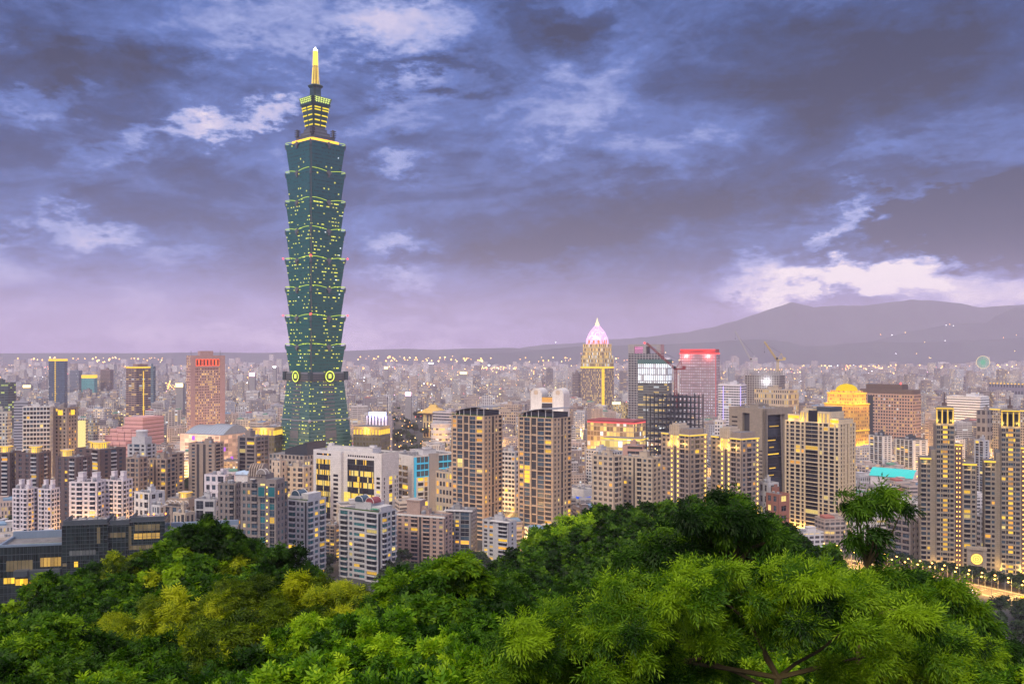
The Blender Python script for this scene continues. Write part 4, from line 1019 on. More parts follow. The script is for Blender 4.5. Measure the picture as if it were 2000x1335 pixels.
# ---------------------------------------------------------------- apartment blocks in front
def apt(label, L, C, Rr, top, Y, wall, pf, pr, nf, k=.7, th=None, d=None, lit=.08, span=.36, every=0, pier=0.0, seed=1, name='apartment_block', kit=True, group=None, glassm=None, short=None, balm=None, limit=100, balc=.9, cat='apartment block'):
    B = Bld(name, label, cat, L, C, Rr, top, Y, wall, k=k, th=th, d=d, seed=seed, group=group, short=short)
    B.core(); B.grid(B.face('f'), pf, nf, lit=lit, span=span, every=every, pier=pier, balc=balc)
    if pr: B.grid(B.face('r'), pr, nf, lit=lit, span=span, every=every, pier=pier, balc=balc)
    sides(B, 'lb' if pr else 'lbr'); B.finish(roofkit=kit, glassm=glassm, balm=balm, limit=limit)
    return B
def arch_dome(B, x, y, r, ln, z, mats, along='x', name='roof_vault'):
    """half-round glazed vault on the roof"""
    b = MB(); n = 10; ring = lambda q: [((x+q if along == 'x' else x+r*math.cos(PI*i/n)), (y+q if along == 'y' else y+r*math.cos(PI*i/n)), z+r*math.sin(PI*i/n)) for i in range(n+1)]
    A, Bq = ring(-ln/2), ring(ln/2)
    for i in range(n): b.quad([A[i], Bq[i], Bq[i+1], A[i+1]][::(1 if along == 'x' else -1)])
    b.quad(A); b.quad(Bq[::-1]); o = b.build(name, mats, B.root)
    b = MB()
    for i in range(n):
        b.bar(A[i], A[i+1], .22); b.bar(Bq[i], Bq[i+1], .22)
    b.build('vault_rib', [WHT], o)

GT = [GLASS_DARK, GLASS_TEAL, GLASS_DARK, GLASS_BLUE]
B = apt('big taupe apartment block with a ribbed crown and turquoise bay windows', 470, 540, 562, 945, 565, GREYB, 'p.8 w1 p.7 w1 p.6 b2.2 p1 g1.8 p.5 l.6 p.6 g1.8 p.8', 'p1 w1.2 p1.4 w1.2 p1.2 b1.4 p.6', 17, k=.6, lit=.10, glassm=GT, kit=False, short='the ribbed crown block', name='apartment_block')
z = B.h; hw, hd = B.hw, B.hd
b = MB(); b.box(-hw*.7, hw*.3, -hd+2, hd-2, z, z+5.5, 0, 1); b.box(hw*.35, hw*.95, -hd+1, hd-3, z, z+2.6, 0, 1); b.build('penthouse', [GREYB, ROOF], B.root)
for i in range(6):
    b = MB(); x = -hw*.62+i*hw*.13; b.loft([[(x, -hd+1, z+4), (x+.9, -hd+1, z+4), (x+.9, hd-3, z+4), (x, hd-3, z+4)], [(x, -hd+1.8, z+9), (x+.9, -hd+1.8, z+9), (x+.9, hd-4, z+9), (x, hd-4, z+9)], [(x, -hd+4, z+11.5), (x+.9, -hd+4, z+11.5), (x+.9, hd-6, z+11.5), (x, hd-6, z+11.5)]]); b.build('crown_rib', [TAUPE], B.root)
arch_dome(B, hw*.1, -hd+3, 3.2, 4, z+5.5, [GREYB], 'y', 'crown_arch')
b = MB(); b.lathe(-hw*.35, -hd+.8, [(.1, z+1.2), (1.4, z+1.9), (1.9, z+2.6)], 0, 12); b.build('satellite_dish', [WHT], B.root)
for i, (t, zz) in enumerate(((.12, z-13), (.68, z-12))):
    b = MB(); w = 5; f = B.face('f'); x = -hw+2*hw*(.60 if i == 0 else .88); b.box(x-2.6, x+2.6, -hd-.9, -hd+.2, z-8.5, z-1.2); o = b.build('bay_frame', [GREYB], B.root)
    b = MB(); b.box(x-2.1, x+2.1, -hd-.97, -hd-.9, z-7.6, z-2.0); b.build('window', [GLASS_TEAL], o)

B = apt('plain grey-brown block with round balconies, joined beside the ribbed crown block', 426, 460, 472, 947, 590, GREYB, 'p1 w.9 p1.4 w.9 p1 b2 p.8', 'p1 w1 p1 w1 p1', 17, k=.7, lit=.06, balc=1.3, short='the plain block beside the ribbed crown')
B = apt('grey-white block of curved balconies with a glass vault, behind the treetops', 561, 600, 637, 981, 598, LGREY, 'p.4 b2.6 p.5 w1 p.5 w1 p.4 r.7 p.3', 'p.3 b1.6 p.5 w1 p.5 b1.6 p.4', 15, k=1.1, lit=.10, glassm=GT, balc=1.3, short='the first vaulted white block')
arch_dome(B, -B.hw*.3, -B.hd+5, 3.6, 8, B.h+3.5, [GLASS_BLUE], 'y'); b = MB(); b.cbox(-B.hw*.3, -B.hd+5, 9, 9, B.h, B.h+3.5); b.box(B.hw*.1, B.hw*.8, -B.hd+3, B.hd-3, B.h, B.h+5); b.build('penthouse', [LGREY], B.root)
b = MB(); b.box(-B.hw+.4, B.hw-.4, -B.hd+.3, -B.hd+1.4, B.h+.2, B.h+1.7); b.build('roof_planting', [GREEN_ROOFG], B.root)
B = apt('white block of rounded balconies with a glass vault and red arched roof', 662, 738, 774, 1004, 604, LGREY, 'p.3 b2 p.4 w.8 p.4 w1.4 w1.4 p.5 b2.6 p.3', 'r1.2 p.5 b1.8 p.4 w1 p.5 b1.4 p.3', 13, k=.55, lit=.16, glassm=GT, balc=1.4, short='the red vaulted white block', every=0)
hw, hd, z = B.hw, B.hd, B.h
b = MB(); b.box(-hw*.3, hw*.5, -hd+3, hd-2, z, z+6.5); b.box(hw*.5, hw*.95, -hd+4, hd-3, z, z+4); b.build('penthouse', [LGREY], B.root)
arch_dome(B, -hw*.1, -hd+6, 3.8, 7, z+6.5, [GLASS_BLUE], 'y'); arch_dome(B, hw*.38, -hd+8, 3.6, 8, z+6.0, [wallmat('red_roof_metal', (.22,.05,.06), .5)], 'y', 'red_vault')
b = MB(); b.box(-hw+.4, hw-.4, -hd+.3, -hd+1.6, z+.1, z+1.8); b.build('roof_planting', [GREEN_ROOFG], B.root)
b = MB(); b.box(hw*.55, hw*.9, -hd+.8, -hd+3.4, z+2.6, z+2.8); b.build('awning', [wallmat('green_awning', (.02,.25,.12), .6)], B.root)
B = apt('pinkish brown apartment block with a stair head, lit balconies on its middle', 774, 868, 884, 1010, 645, PINKB, 'p.5 w.9 p.8 w.9 p.8 b1.8 p.4 r.6 p.4 b1.8 p.8 w.9 p.8 w.9 p.5', 'p.8 w1 p1 w1 p.8', 12, k=.35, lit=.07, short='the pinkish brown block')
b = MB(); x = -B.hw*.35; b.cbox(x, 0, B.hw*.55, B.hd*1.2, B.h, B.h+9.5, 0, 1); b.cbox(x, 0, B.hw*.62, B.hd*1.35, B.h+9.5, B.h+10.4, 0, 1); b.build('stair_tower', [PINKB, ROOF_L], B.root)
b = MB(); b.box(-B.hw-.3, B.hw+.3, -B.hd-.4, -B.hd+.4, B.h-.8, B.h+.5); b.build('cornice', [WHT], B.root)
B = apt('dark grey apartment block with a pale eave and orange lit bays', 871, 920, 932, 1000, 665, CONC, 'p.6 b1.6 p.5 w1 p.5 g2.4 p.6', 'p.6 w1 p.8 w1 p.8 w1 p.6', 12, k=.8, lit=.14, short='the dark grey block with the pale eave')
b = MB(); b.box(-B.hw-1, B.hw+1, -B.hd-1.2, -B.hd+1.4, B.h+.4, B.h+1.2); b.build('eave', [WHT], B.root)
B = apt('small blue-grey block with curved lit balconies and a white eave', 942, 993, 1009, 1022, 660, LGREY, 'p.5 w1 p.6 w1 p1.6 b2.6 p.4', 'p1.4 w.8 p1.4', 10, k=.5, lit=.3, balc=1.4, short='the small blue-grey block')
b = MB(); b.box(-B.hw*.3, B.hw+1, -B.hd-1.4, -B.hd+1, B.h+.4, B.h+1.2); b.build('eave', [WHT], B.root)
apt('narrow shabby block squeezed between the two white vaulted blocks', 634, 654, 666, 1028, 660, TAUPE, 'p.5 b2 p.5 b2 p.5', 'p.6 w1 p.6', 11, k=.8, lit=.15)
apt('dark block with pale eaves, yellow lit floors and water tanks, beside the arched roof building', 380, 420, 432, 978, 615, LGREY, 'p.4 g2 p.4 w2.4 p.4', 'p.6 w1 p.6', 8, k=.7, lit=.2)
apt('low pinkish apartment house behind the ribbed crown block', 399, 440, 460, 930, 700, PINKW, 'p.5 w1 p.6 w1 p.6 b1.6 p.5', 'p.6 w1 p1 w1 p.6', 9, k=.8)
apt('brown-grey tower with a notched roof and white balconies down one side', 368, 420, 437, 868, 820, TAUPE, 'p.9 w.8 p.5 r.7 p1 r.7 p.8 w.8 p.9', 'p.5 b2.4 p.5 w.8 p.5', 22, k=.55, lit=.04, short='the notched brown tower')
apt('slim dark apartment tower with yellow lit balconies and an arched top, near the mall', 464, 500, 526, 855, 850, GREYB, 'p.5 g1.6 p.4 b2 p.5', 'p.5 b1.6 p.4 w1 p.4 g1.6 p.5', 20, k=.95, lit=.13, short='the slim dark tower near the mall')
apt('pale beige block with water tanks under the dark wedge roof', 530, 548, 560, 902, 780, BEIGE, 'p.8 w.7 p2 w.7 p.8', 'p1 w.8 p1', 11, k=.8, lit=.05)
apt('pale beige apartment block beside the white glazed office', 557, 594, 612, 914, 782, BEIGE, 'p.8 w1 p1.2 w1 p.8 b1.8 p.6', 'p.8 w1 p1 w1 p.8', 12, k=.7, lit=.06)
# dark office podium with a wedge-shaped glass roof, before the skyscraper
B = Bld('office_building', 'low dark office block with a wedge-shaped glass roof, at the skyscraper foot', 'office building', 524, 594, 640, 890, 930, CONC, k=.8, short='the wedge roofed block')
B.core(); B.grid(B.face('f'), 'p.6 '+rep('w1 p.7', 9), 8, lit=.05); B.grid(B.face('r'), 'p.6 '+rep('w1 p.7', 8), 8, lit=.05); sides(B); B.finish(roofkit=False)
b = MB(); x0, x1, y0, y1, z = -B.hw*.2, B.hw, -B.hd+4, B.hd-3, B.h
b.loft([[(x0,y0,z),(x1,y0,z),(x1,y1,z),(x0,y1,z)],[(x0,y0,z+5),(x1,y0,z+13.5),(x1,y1,z+13.5),(x0,y1,z+5)]]); b.build('wedge_roof', [glass('wedge_glass', (.02,.03,.045))], B.root)
# small pale blue hall
B = Bld('hall', 'small hall with a pale blue sloping roof under the slim dark tower', 'hall', 459, 505, 520, 928, 765, WHT, k=.5)
B.mb.box(-B.hw, B.hw, -B.hd, B.hd, 0, B.h); B.mb.build('walls', [WHT], B.root); b = MB()
for i in range(4): x = -B.hw+2*B.hw*i/4; w = B.hw/2; b.loft([[(x,-B.hd-1,B.h),(x+w,-B.hd-1,B.h),(x+w,B.hd,B.h),(x,B.hd,B.h)],[(x+w*.3,-B.hd-1,B.h+2.4),(x+w,-B.hd-1,B.h+.6),(x+w,B.hd,B.h+.6),(x+w*.3,B.hd,B.h+2.4)]])
b.build('roof', [wallmat('pale_blue_roof', (.40,.52,.66), .45)], B.root)

# --- left: pale pink-white estate, dark brown lantern-crowned estate
for (L, C, Rr, tp, Y, lb) in ((24, 54, 74, 957, 700, 'pale pink-white estate block, nearest the edge, above the glass office wing'), (74, 100, 117, 957, 704, 'pale pink-white estate block, second from the edge'), (135, 190, 212, 943, 712, 'wide pale pink-white estate block, third from the edge'), (204, 240, 259, 940, 722, 'pale pink-white estate block with a red lamp at its foot')):
    B = apt(lb, L, C, Rr, tp, Y, PINKW, 'p.5 w.9 p.4 b1.4 p.5 w.8 p.5 b1.4 p.5', 'p.5 b1.5 p.5 w1 p.5 b1.5 p.4', 14, k=.8, lit=.04, span=.42, group='pale pink estate blocks', seed=L, kit=False)
    for i in range(2):
        b = MB(); x = -B.hw*.5+i*B.hw; zz = B.h; b.cbox(x, 0, B.hw*.42, B.hd*.7, zz, zz+3.4, 0, 1); b.cbox(x, 0, B.hw*.5, B.hd*.8, zz+3.4, zz+3.8, 0, 1); b.cbox(x, .5, B.hw*.36, B.hd*.6, zz+3.8, zz+7, 0, 1); b.cbox(x, .5, B.hw*.42, B.hd*.66, zz+7, zz+7.4, 0, 1); b.build('stair_head', [PINKW, ROOF_L], B.root)
    B.roofkit(hut=False, tanks=1, par=1.0)
for i, (L, C, Rr, tp, Y, lx, lb) in enumerate(((-30, 20, 42, 886, 800, .55, 'dark brown estate block with a gold lantern roof, cut by the picture edge'), (30, 76, 100, 887, 790, .5, 'dark brown estate block with a gold lantern roof, behind the pale estate'), (108, 150, 180, 895, 770, -.8, 'dark brown estate block with a small lantern roof and yellow windows'), (148, 196, 246, 880, 815, .3, 'dark brown estate block with two gold lantern roofs'))):
    B = apt(lb, L, C, Rr, tp, Y, DBROWN, 'p1 w.9 p1.2 w.9 p.8 b1.6 p.8', 'p1.2 w.8 p.8 b1.4 p.8 w.8 p1', 18, k=.8, lit=.10, group='dark brown lantern roofed estate', kit=False, seed=i+40, balm=LGREY)
    B.roofkit(hut=False, tanks=1)
    lantern(B, B.hw*lx*.6, -B.hd*.2, B.hw*.62, B.hd*.7, B.h, 6.5, 4, 500, BEIGE)
    if i == 3: lantern(B, -B.hw*.55, B.hd*.1, B.hw*.5, B.hd*.6, B.h, 6.5, 3, 400, BEIGE)
apt('brown terrace-topped apartment block behind the pale estate', 246, 272, 289, 896, 780, TAUPE, 'p.6 w.9 p.5 b1.6 p.5 w.9 p.6', 'p.6 w1 p.6 b1.5 p.5', 15, k=.8, lit=.04)
apt('grey-tan apartment block with dark glazed bays, before the mall', 290, 325, 344, 898, 800, TAUPE, 'p.7 w.8 p.6 r.7 p.7 w.8 p.5 b1.6 p.5', 'p.5 g1.4 p.5 b1.5 p.5', 15, k=.7, lit=.07)
for i, (L, C, Rr, tp, Y, lb) in enumerate(((262, 292, 322, 965, 700, 'low white apartment house with stacked roof rooms, beside the pale estate'), (296, 312, 330, 990, 660, 'small white house below the arched roof building'), (338, 362, 381, 1005, 600, 'small beige house with dark windows, right above the glass office'))):
    apt(lb, L, C, Rr, tp, Y, (WHT, WHT, BEIGE)[i], 'p.6 w1 p.7 w1 p.7 b1.5 p.6', 'p.6 w1 p.8 w1 p.6', (7, 6, 4)[i], k=.9, lit=.05)
B = apt('grey stepped apartment tower with terraces and a domed roof, below the pink stepped hall', 249, 285, 305, 868, 900, LGREY, 'p.6 w.9 p.6 b1.8 p.6 w.9 p.6', 'p.6 b1.5 p.6 w.9 p.5', 16, k=.7, lit=.05, kit=False, short='the grey stepped tower')
b = MB(); b.cbox(0, 0, B.hw*1.4, B.hd*1.4, B.h, B.h+7, 0, 1); b.build('upper_storey', [LGREY, ROOF_L], B.root); b = MB(); b.cyl(0, 0, B.hw*.5, B.hw*.5, B.h+7, B.h+12, 0, 16); b.cyl(0, 0, B.hw*.56, B.hw*.5, B.h+12, B.h+13.5, 0, 16); b.build('round_top', [LGREY], B.root)
apt('grey apartment block beside the stepped tower, facing the bright street', 304, 332, 360, 873+15, 880, TAUPE, 'p.6 w.9 p.6 b1.8 p.6', 'p.6 b1.5 p.6 w.9 p.5', 15, k=.9, lit=.12)
# arched apartment house with a small gold crown
B = apt('arcaded grey house with arched roof loggia and small gold crown', 319, 362, 386, 990, 625, TAUPE, 'p.6 w1 p.8 w1 p.8 w1 p.6', 'p.6 w1 p.8 w1 p.6', 6, k=.7, lit=.05, kit=False)
for i in range(4): arch_dome(B, -B.hw*.7+i*B.hw*.47, -B.hd+2.5, B.hw*.2, 3, B.h+1.6, [TAUPE], 'y', 'roof_arch')
b = MB(); b.box(-B.hw+.2, B.hw-.2, -B.hd+4, B.hd-1, B.h, B.h+5, 0, 1); b.build('upper_storey', [TAUPE, ROOF], B.root); lantern(B, B.hw*.45, 0, B.hw*.7, B.hd*.8, B.h+5, 4.5, 4, 350, BEIGE)
# --- white gridded office towers on the left
B = Bld('office_tower', 'white gridded office tower with rows of balconies, above the lantern roofs', 'office tower', 44, 98, 104, 795, 1000, WHT, k=.5, short='the white gridded tower')
B.core(); B.grid(B.face('f'), 'p.4 '+rep('b1.5 p.28', 8), 20, lit=.05, balc=.5); B.grid(B.face('r'), 'p1 w1 p1 w1 p1', 20, lit=.05); sides(B); B.finish(balm=WHT)
B = Bld('office_tower', 'brown-grey office tower with gold lit top corners, beside the white gridded tower', 'office tower', 104, 132, 152, 798, 1010, GREYB, k=.9, short='the gold cornered tower')
B.core(); B.grid(B.face('f'), 'p1 w.8 p.8 w.8 p.8 w.8 p1', 22, lit=.08); B.grid(B.face('r'), 'p1 w.8 p.8 w.8 p.8 w.8 p1', 22, lit=.10); sides(B); B.finish()
for sd, (x, y) in (('f', (0, -B.hd-.1)), ('r', (B.hw+.1, 0))):
    b = MB(); b.cbox(x, y, 6 if sd == 'f' else .3, .3 if sd == 'f' else 6, B.h-7, B.h-1.5); b.build('lit_niche', [GOLD], B.root)

# --- right: beige twins, small lit blocks, road-side blocks
apt('beige apartment block with a green-glazed roof room, above the wooded ridge', 1156, 1199, 1216, 893, 720, BEIGE, 'p.6 w1 p.7 w1 p.7 w1 p.7 w1 p.6', 'p.5 b1.6 p.5 w1 p.5', 17, k=.5, lit=.03, short='the beige block with the roof room')
apt('wide beige apartment block with twin roof towers, above the wooded ridge', 1215, 1275, 1292, 897, 742, BEIGE, 'p.6 w1 p.7 w1 p.7 r.6 p.7 b1.6 p.7 w1 p.7 w1 p.6', 'p.5 w1 p.8 w1 p.5', 17, k=.5, lit=.04, short='the wide beige block')
apt('white gridded slab block behind the beige apartments', 1144, 1190, 1216, 884, 960, LGREY, 'p.4 '+rep('w1 p.4', 9), 'p.5 '+rep('w1 p.5', 5), 14, k=.6, lit=.05)
B = Bld('shop_building', 'low white store with one blue and one red stripe, beside a brown canopy tower', 'shop building', 1117, 1140, 1158, 958, 860, WHT, k=.9); B.mb.box(-B.hw, B.hw, -B.hd, B.hd, 0, B.h, 0, 1); B.finish()
for z0, z1, m_ in ((.62, .72, emit('blue_stripe', (.05, .15, .9), .8)), (.25, .30, emit('red_stripe', (.9, .08, .08), .8))):
    b = MB(); b.box(-B.hw-.05, B.hw+.05, -B.hd-.08, -B.hd-.01, B.h*z0, B.h*z1); b.box(B.hw+.01, B.hw+.08, -B.hd, B.hd, B.h*z0, B.h*z1); b.build('sign_stripe', [m_], B.root)
apt('dark framed apartment house with white cross beams, near the turquoise roof', 1697, 1725, 1742, 852, 1050, SLATE, 'p.4 g1.2 p.3 g1.2 p.3 g1.2 p.4', 'p.5 w1 p.5 w1 p.5', 24, k=.6, lit=.05, every=3, pier=.2, short='the first framed house')
apt('dark framed apartment house with white cross beams, behind the first road tower', 1749, 1784, 1812, 860, 1050, SLATE, 'p.4 g1.2 p.3 g1.2 p.3 g1.2 p.3 g1.2 p.4', 'p.5 w1 p.5 w1 p.5', 24, k=.7, lit=.05, every=3, pier=.2, short='the second framed house')
for q in (HEROES[-2][0], HEROES[-1][0]):
    for o in q.children:
        if o.name.startswith('walls'): o.data.materials[0] = WHT
B = apt('low banded block with white floor slabs and a planted roof, below the framed houses', 1731, 1778, 1798, 1018, 655, GREYB, 'p.3 b2 p.3 b2 p.3 b2 p.3', 'p1 w1 p1 w1 p1', 7, k=.7, lit=.06, every=1, pier=.4, balm=GREYB)
apt('grey house between the road towers with a lit roof line', 1905, 1926, 1934, 1010, 690, LGREY, 'p.5 w1.4 p.5 w1.4 p.5', 'p1', 7, k=.5, lit=.12)
apt('narrow pale framed tower seen in the gap between the road towers', 1903, 1922, 1932, 862, 900, LGREY, 'p.4 g1.4 p.3 g1.4 p.4', 'p.6 w1 p.6', 26, k=.6, lit=.10, every=4, pier=.2)
apt('small grey house at the tree line, before the angular stone office', 1482, 1500, 1521, 946, 700, LGREY, 'p.6 w1 p.8 w1 p.6', 'p.6 w1 p.6', 6, k=1, lit=.08)
apt('small red brick house before the cream grid tower', 1496, 1520, 1542, 968, 690, wallmat('red_brick_wall', (.34,.15,.11), seams=.6), 'p.6 w1 p.8 w1 p.6', 'p.6 w1 p.6', 6, k=1, lit=.2)
apt('pale slab of offices between the two brown canopy towers', 978, 1006, 1016, 884, 870, LGREY, 'p.4 '+rep('w1.2 p.3', 4), 'p.6 w1 p.6', 13, k=.5, lit=.16)
apt('small tan office between the blue building and a canopy tower', 851, 884, 900, 925, 815, BEIGE, 'p.4 '+rep('w1.1 p.6', 5), 'p.6 w1 p.6', 6, k=.5, lit=.25)
# gymnasium with the turquoise barrel roof
B = Bld('sports_hall', 'sports hall with a bright turquoise roof, below the framed apartment houses', 'sports hall', 1700, 1782, 1796, 934, 930, WHT, k=.55, short='the turquoise roof')
B.mb.box(-B.hw, B.hw, -B.hd, B.hd, 0, B.h, 0); B.mb.build('walls', [PINKW], B.root)
b = MB(); n = 10; pr = [(-B.hd-1+(2*B.hd+2)*i/n, B.h+11*math.sin(PI*(.10+.80*i/n))-3.6) for i in range(n+1)]
for (y0, z0), (y1, z1) in zip(pr, pr[1:]): b.quad([(-B.hw-1, y0, z0), (B.hw+1, y0, z0), (B.hw+1, y1, z1), (-B.hw-1, y1, z1)])
b.quad([(B.hw+1, y, z) for y, z in pr]+[(B.hw+1, B.hd+1, B.h-1), (B.hw+1, -B.hd-1, B.h-1)], 1); b.quad([(-B.hw-1, y, z) for y, z in pr[::-1]]+[(-B.hw-1, -B.hd-1, B.h-1), (-B.hw-1, B.hd+1, B.h-1)], 1)
b.build('roof', [wallmat('turquoise_roof', (.03, .52, .50), .5, var=.08), PINKW], B.root)
b = MB(); b.box(B.hw+1.02, B.hw+1.1, -2, 2, B.h-.5, B.h+1.8); b.build('window', [GLASS_DARK], B.root)

# ---------------------------------------------------------------- office towers and landmarks further off
def tower(label, L, C, Rr, top, Y, wall, k=.8, th=None, d=None, cw=3.0, ch=3.8, mx=.2, y0=.3, y1=.85, lit=.15, e=1.1, rows=.7, gl=(.03,.04,.055), litc=(1,.66,.14), cool=.2, name='office_tower', cat='office tower', kit=True, short=None, key=None, group=None, seed=1, par=1.2):
    fm = facademat('facade_'+(key or label.replace(' ', '_')[:40]), wall, gl, cw, ch, mx, y0, y1, lit, litc, e, rows, .2, cool)
    wm = wallmat('stone_'+(key or label.replace(' ', '_')[:40]), wall)
    B = Bld(name, label, cat, L, C, Rr, top, Y, wm, k=k, th=th, d=d, short=short, group=group, seed=seed)
    B.fm = fm
    B.mb.box(-B.hw, B.hw, -B.hd, B.hd, 0, B.h, B.m(fm), 1); B.mb.build('walls', B.mats, B.root)
    if kit: B.roofkit(par=par, m=wm, tanks=1)
    return B
def strip(B, nm, mat, x0, x1, y0, y1, z0, z1, parent=None):
    b = MB(); b.box(x0, x1, y0, y1, z0, z1); return b.build(nm, mat if isinstance(mat, list) else [mat], parent or B.root)
def edge(B, mat, z, h=1.0, nm='light_strip'):
    strip(B, nm, mat, -B.hw-.2, B.hw+.2, -B.hd-.25, -B.hd-.02, z-h, z); strip(B, nm, mat, B.hw+.02, B.hw+.25, -B.hd, B.hd, z-h, z)

tower('dark teal office block with bands of lime lit floors, at the picture edge', -20, 16, 31, 748, 1500, (.06,.085,.09), ch=4, cw=6, mx=.05, lit=.3, litc=(.8,.95,.2), rows=1.2)
B = tower('slim blue-grey tower with a glowing yellow rim along its flat top', 95, 126, 132, 701, 2000, (.07,.10,.15), k=.7, gl=(.05,.08,.12), lit=.03, kit=False); edge(B, GOLD, B.h+.4, 4.5)
b = MB(); 
for i in range(24): b.box(-B.hw*.25, -B.hw*.1, -B.hd-.3, -B.hd-.05, 40+i*4, 42+i*4)
tag(b.build('light_column', [GOLD], B.root), kind='stuff')
B = tower('hazy grey-blue block beside the turquoise glazed one', 136, 154, 161, 724, 2600, (.2,.22,.27), lit=.05)
B = tower('turquoise glazed block with a yellow lit band under its roof', 159, 184, 190, 731, 2550, (.10,.30,.30), gl=(.06,.26,.27), lit=-.4, kit=False); edge(B, GOLD, B.h-1, 9)
tower('brown hazy tower with a small gold roof light', 196, 215, 222, 722, 2600, (.22,.16,.15), lit=.08)
B = tower('brown tower with lit windows in bands and a gold lit roof corner', 246, 266, 294, 716, 1700, (.30,.20,.17), k=1.3, ch=4, cw=7, mx=.04, lit=.25, rows=.9, kit=False, short='the gold cornered brown tower')
strip(B, 'penthouse', [B.wall, ROOF], -B.hw*.2, B.hw*.7, -B.hd*.6, B.hd*.8, B.h, B.h+5); edge(B, GOLD, B.h, 2.6)
b = MB(); b.box(B.hw+.05, B.hw+.5, -.8, .8, 10, B.h-8); b.build('light_column', [GOLD], B.root)
tower('slim bluish tower half hidden behind the brown banded tower', 290, 300, 304, 716, 1900, (.12,.18,.22), lit=.05)
B = tower('pink granite office tower with a red framed top row and gold lit windows', 364, 372, 439, 694, 1300, (.46,.29,.26), k=4.5, cw=2.4, ch=3.7, mx=.27, lit=.36, rows=.9, e=1.6, cool=.02, gl=(.02,.02,.025), kit=False, short='the pink granite tower', seed=3)
r = B.face('r'); L = r[3]; hw, hd, H = B.hw, B.hd, B.h
for a0, a1 in ((-.05, .14*L), (.86*L, L+.05)): b = MB(); b.fbox(r, a0, a1, 0, H, -.2, .8); b.build('corner_pier', [PINKG], B.root)
b = MB(); b.fbox(r, .14*L, .86*L, H-5, H, -.2, .8); b.fbox(r, .14*L, .86*L, H-17.5, H-15, -.2, .8); b.build('top_frieze', [PINKG], B.root)
REDS = emit('red_frame_light', (1.0, .12, .05), 1.3)
for i in range(7):
    a0 = L*(.15+.70*i/7); a1 = a0+L*.70/7-1.0
    b = MB(); b.fbox(r, a0, a1, H-15, H-5, -.2, .2, 0); o = b.build('top_window', [DARKW], B.root)
    b = MB()
    for q in ((a0, a0+.9, H-15, H-5), (a1-.9, a1, H-15, H-5), (a0+.9, a1-.9, H-15, H-14), (a0+.9, a1-.9, H-6, H-5)): b.fbox(r, *q, .2, .5)
    b.build('red_light_frame', [REDS], o)
strip(B, 'penthouse', [PINKG, ROOF], -hw*.5, hw*.7, -hd*.4, hd*.35, H, H+6.5)
for sg in (-1, 1): b = MB(); b.bar((0, sg*hd*.85, H), (0, sg*hd*.85, H+7), .3); b.build('roof_mast', [SLATE], B.root)
tower('pale stepped building with yellow lights, at the picture edge above the lantern roofs', -14, 14, 23, 806, 950, (.45,.42,.36), lit=.35, ch=3.4)
tower('grey striped office block behind the white gridded tower', 27, 54, 61, 785, 1250, (.32,.32,.36), mx=0, y0=.45, lit=.02)
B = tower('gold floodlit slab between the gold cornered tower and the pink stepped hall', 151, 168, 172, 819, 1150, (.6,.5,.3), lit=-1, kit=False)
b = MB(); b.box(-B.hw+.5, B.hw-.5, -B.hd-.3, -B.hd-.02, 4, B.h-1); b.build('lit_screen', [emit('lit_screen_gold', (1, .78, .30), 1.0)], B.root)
tower('narrow block with columns of yellow lights behind the gold slab', 172, 182, 192, 818, 1180, (.3,.28,.25), lit=.4)
# pink stepped hall
B = Bld('exhibition_hall', 'pink stepped hall with tiers of terraces rising to a broad flat block', 'hall', 184, 250, 320, 818, 1150, PINKG, k=1.4, short='the pink stepped hall')
PK = facademat('pink_banded', (.55,.31,.29), (.20,.09,.09), 60, 5.0, 0, .72, .92, -1, grough=.6)
hw, hd, H = B.hw, B.hd, B.h
strip(B, 'main_block', [PK, wallmat('pink_roof', (.45,.26,.25))], -hw*.1, hw, -hd*.2, hd, 0, H)
for i in range(5):
    for j in range(4):
        h = H*(1-.11*(j+1))-i*2.2*(j > 1)
        strip(B, 'terrace_block', [PK], -hw+2*hw*i/5*1.0, -hw+2*hw*(i+.93)/5, -hd+(3-j)*hd*.27, -hd*.0+(3-j)*2, 0, max(8, h-abs(i-3.2)*2.5))
# shopping mall with glazed vaults and coloured lights
B = Bld('shopping_mall', 'low shopping mall with a blue-grey curved roof and violet lit panels', 'shopping mall', 352, 430, 500, 850, 1120, BEIGE, k=1.0, short='the curved roof mall')
MW = facademat('mall_wall', (.72,.52,.42), (.5,.36,.28), 7, 5, .06, .12, .88, .45, (1,.62,.40), .8, .6, .6, 0)
hw, hd, H = B.hw, B.hd, B.h
B.mb.box(-hw, hw, -hd, hd, 0, H, B.m(MW), 1); B.mb.build('walls', B.mats, B.root)
VIO = emit('violet_panel', (.62, .16, .95), .9)
rg = random.Random(4)
for i in range(9):
    f = B.face('f' if i < 5 else 'r'); b = MB(); a = f[3]*((i % 5)+.3+rg.random()*.3)/5; z = rg.choice((3, 10, 17, 24))*H/28; b.fbox(f, a, a+4.5, z, z+5, 0, .3); b.build('violet_panel', [VIO], B.root)
VAULT = wallmat('vault_metal', (.30,.36,.44), .4, metal=.3)
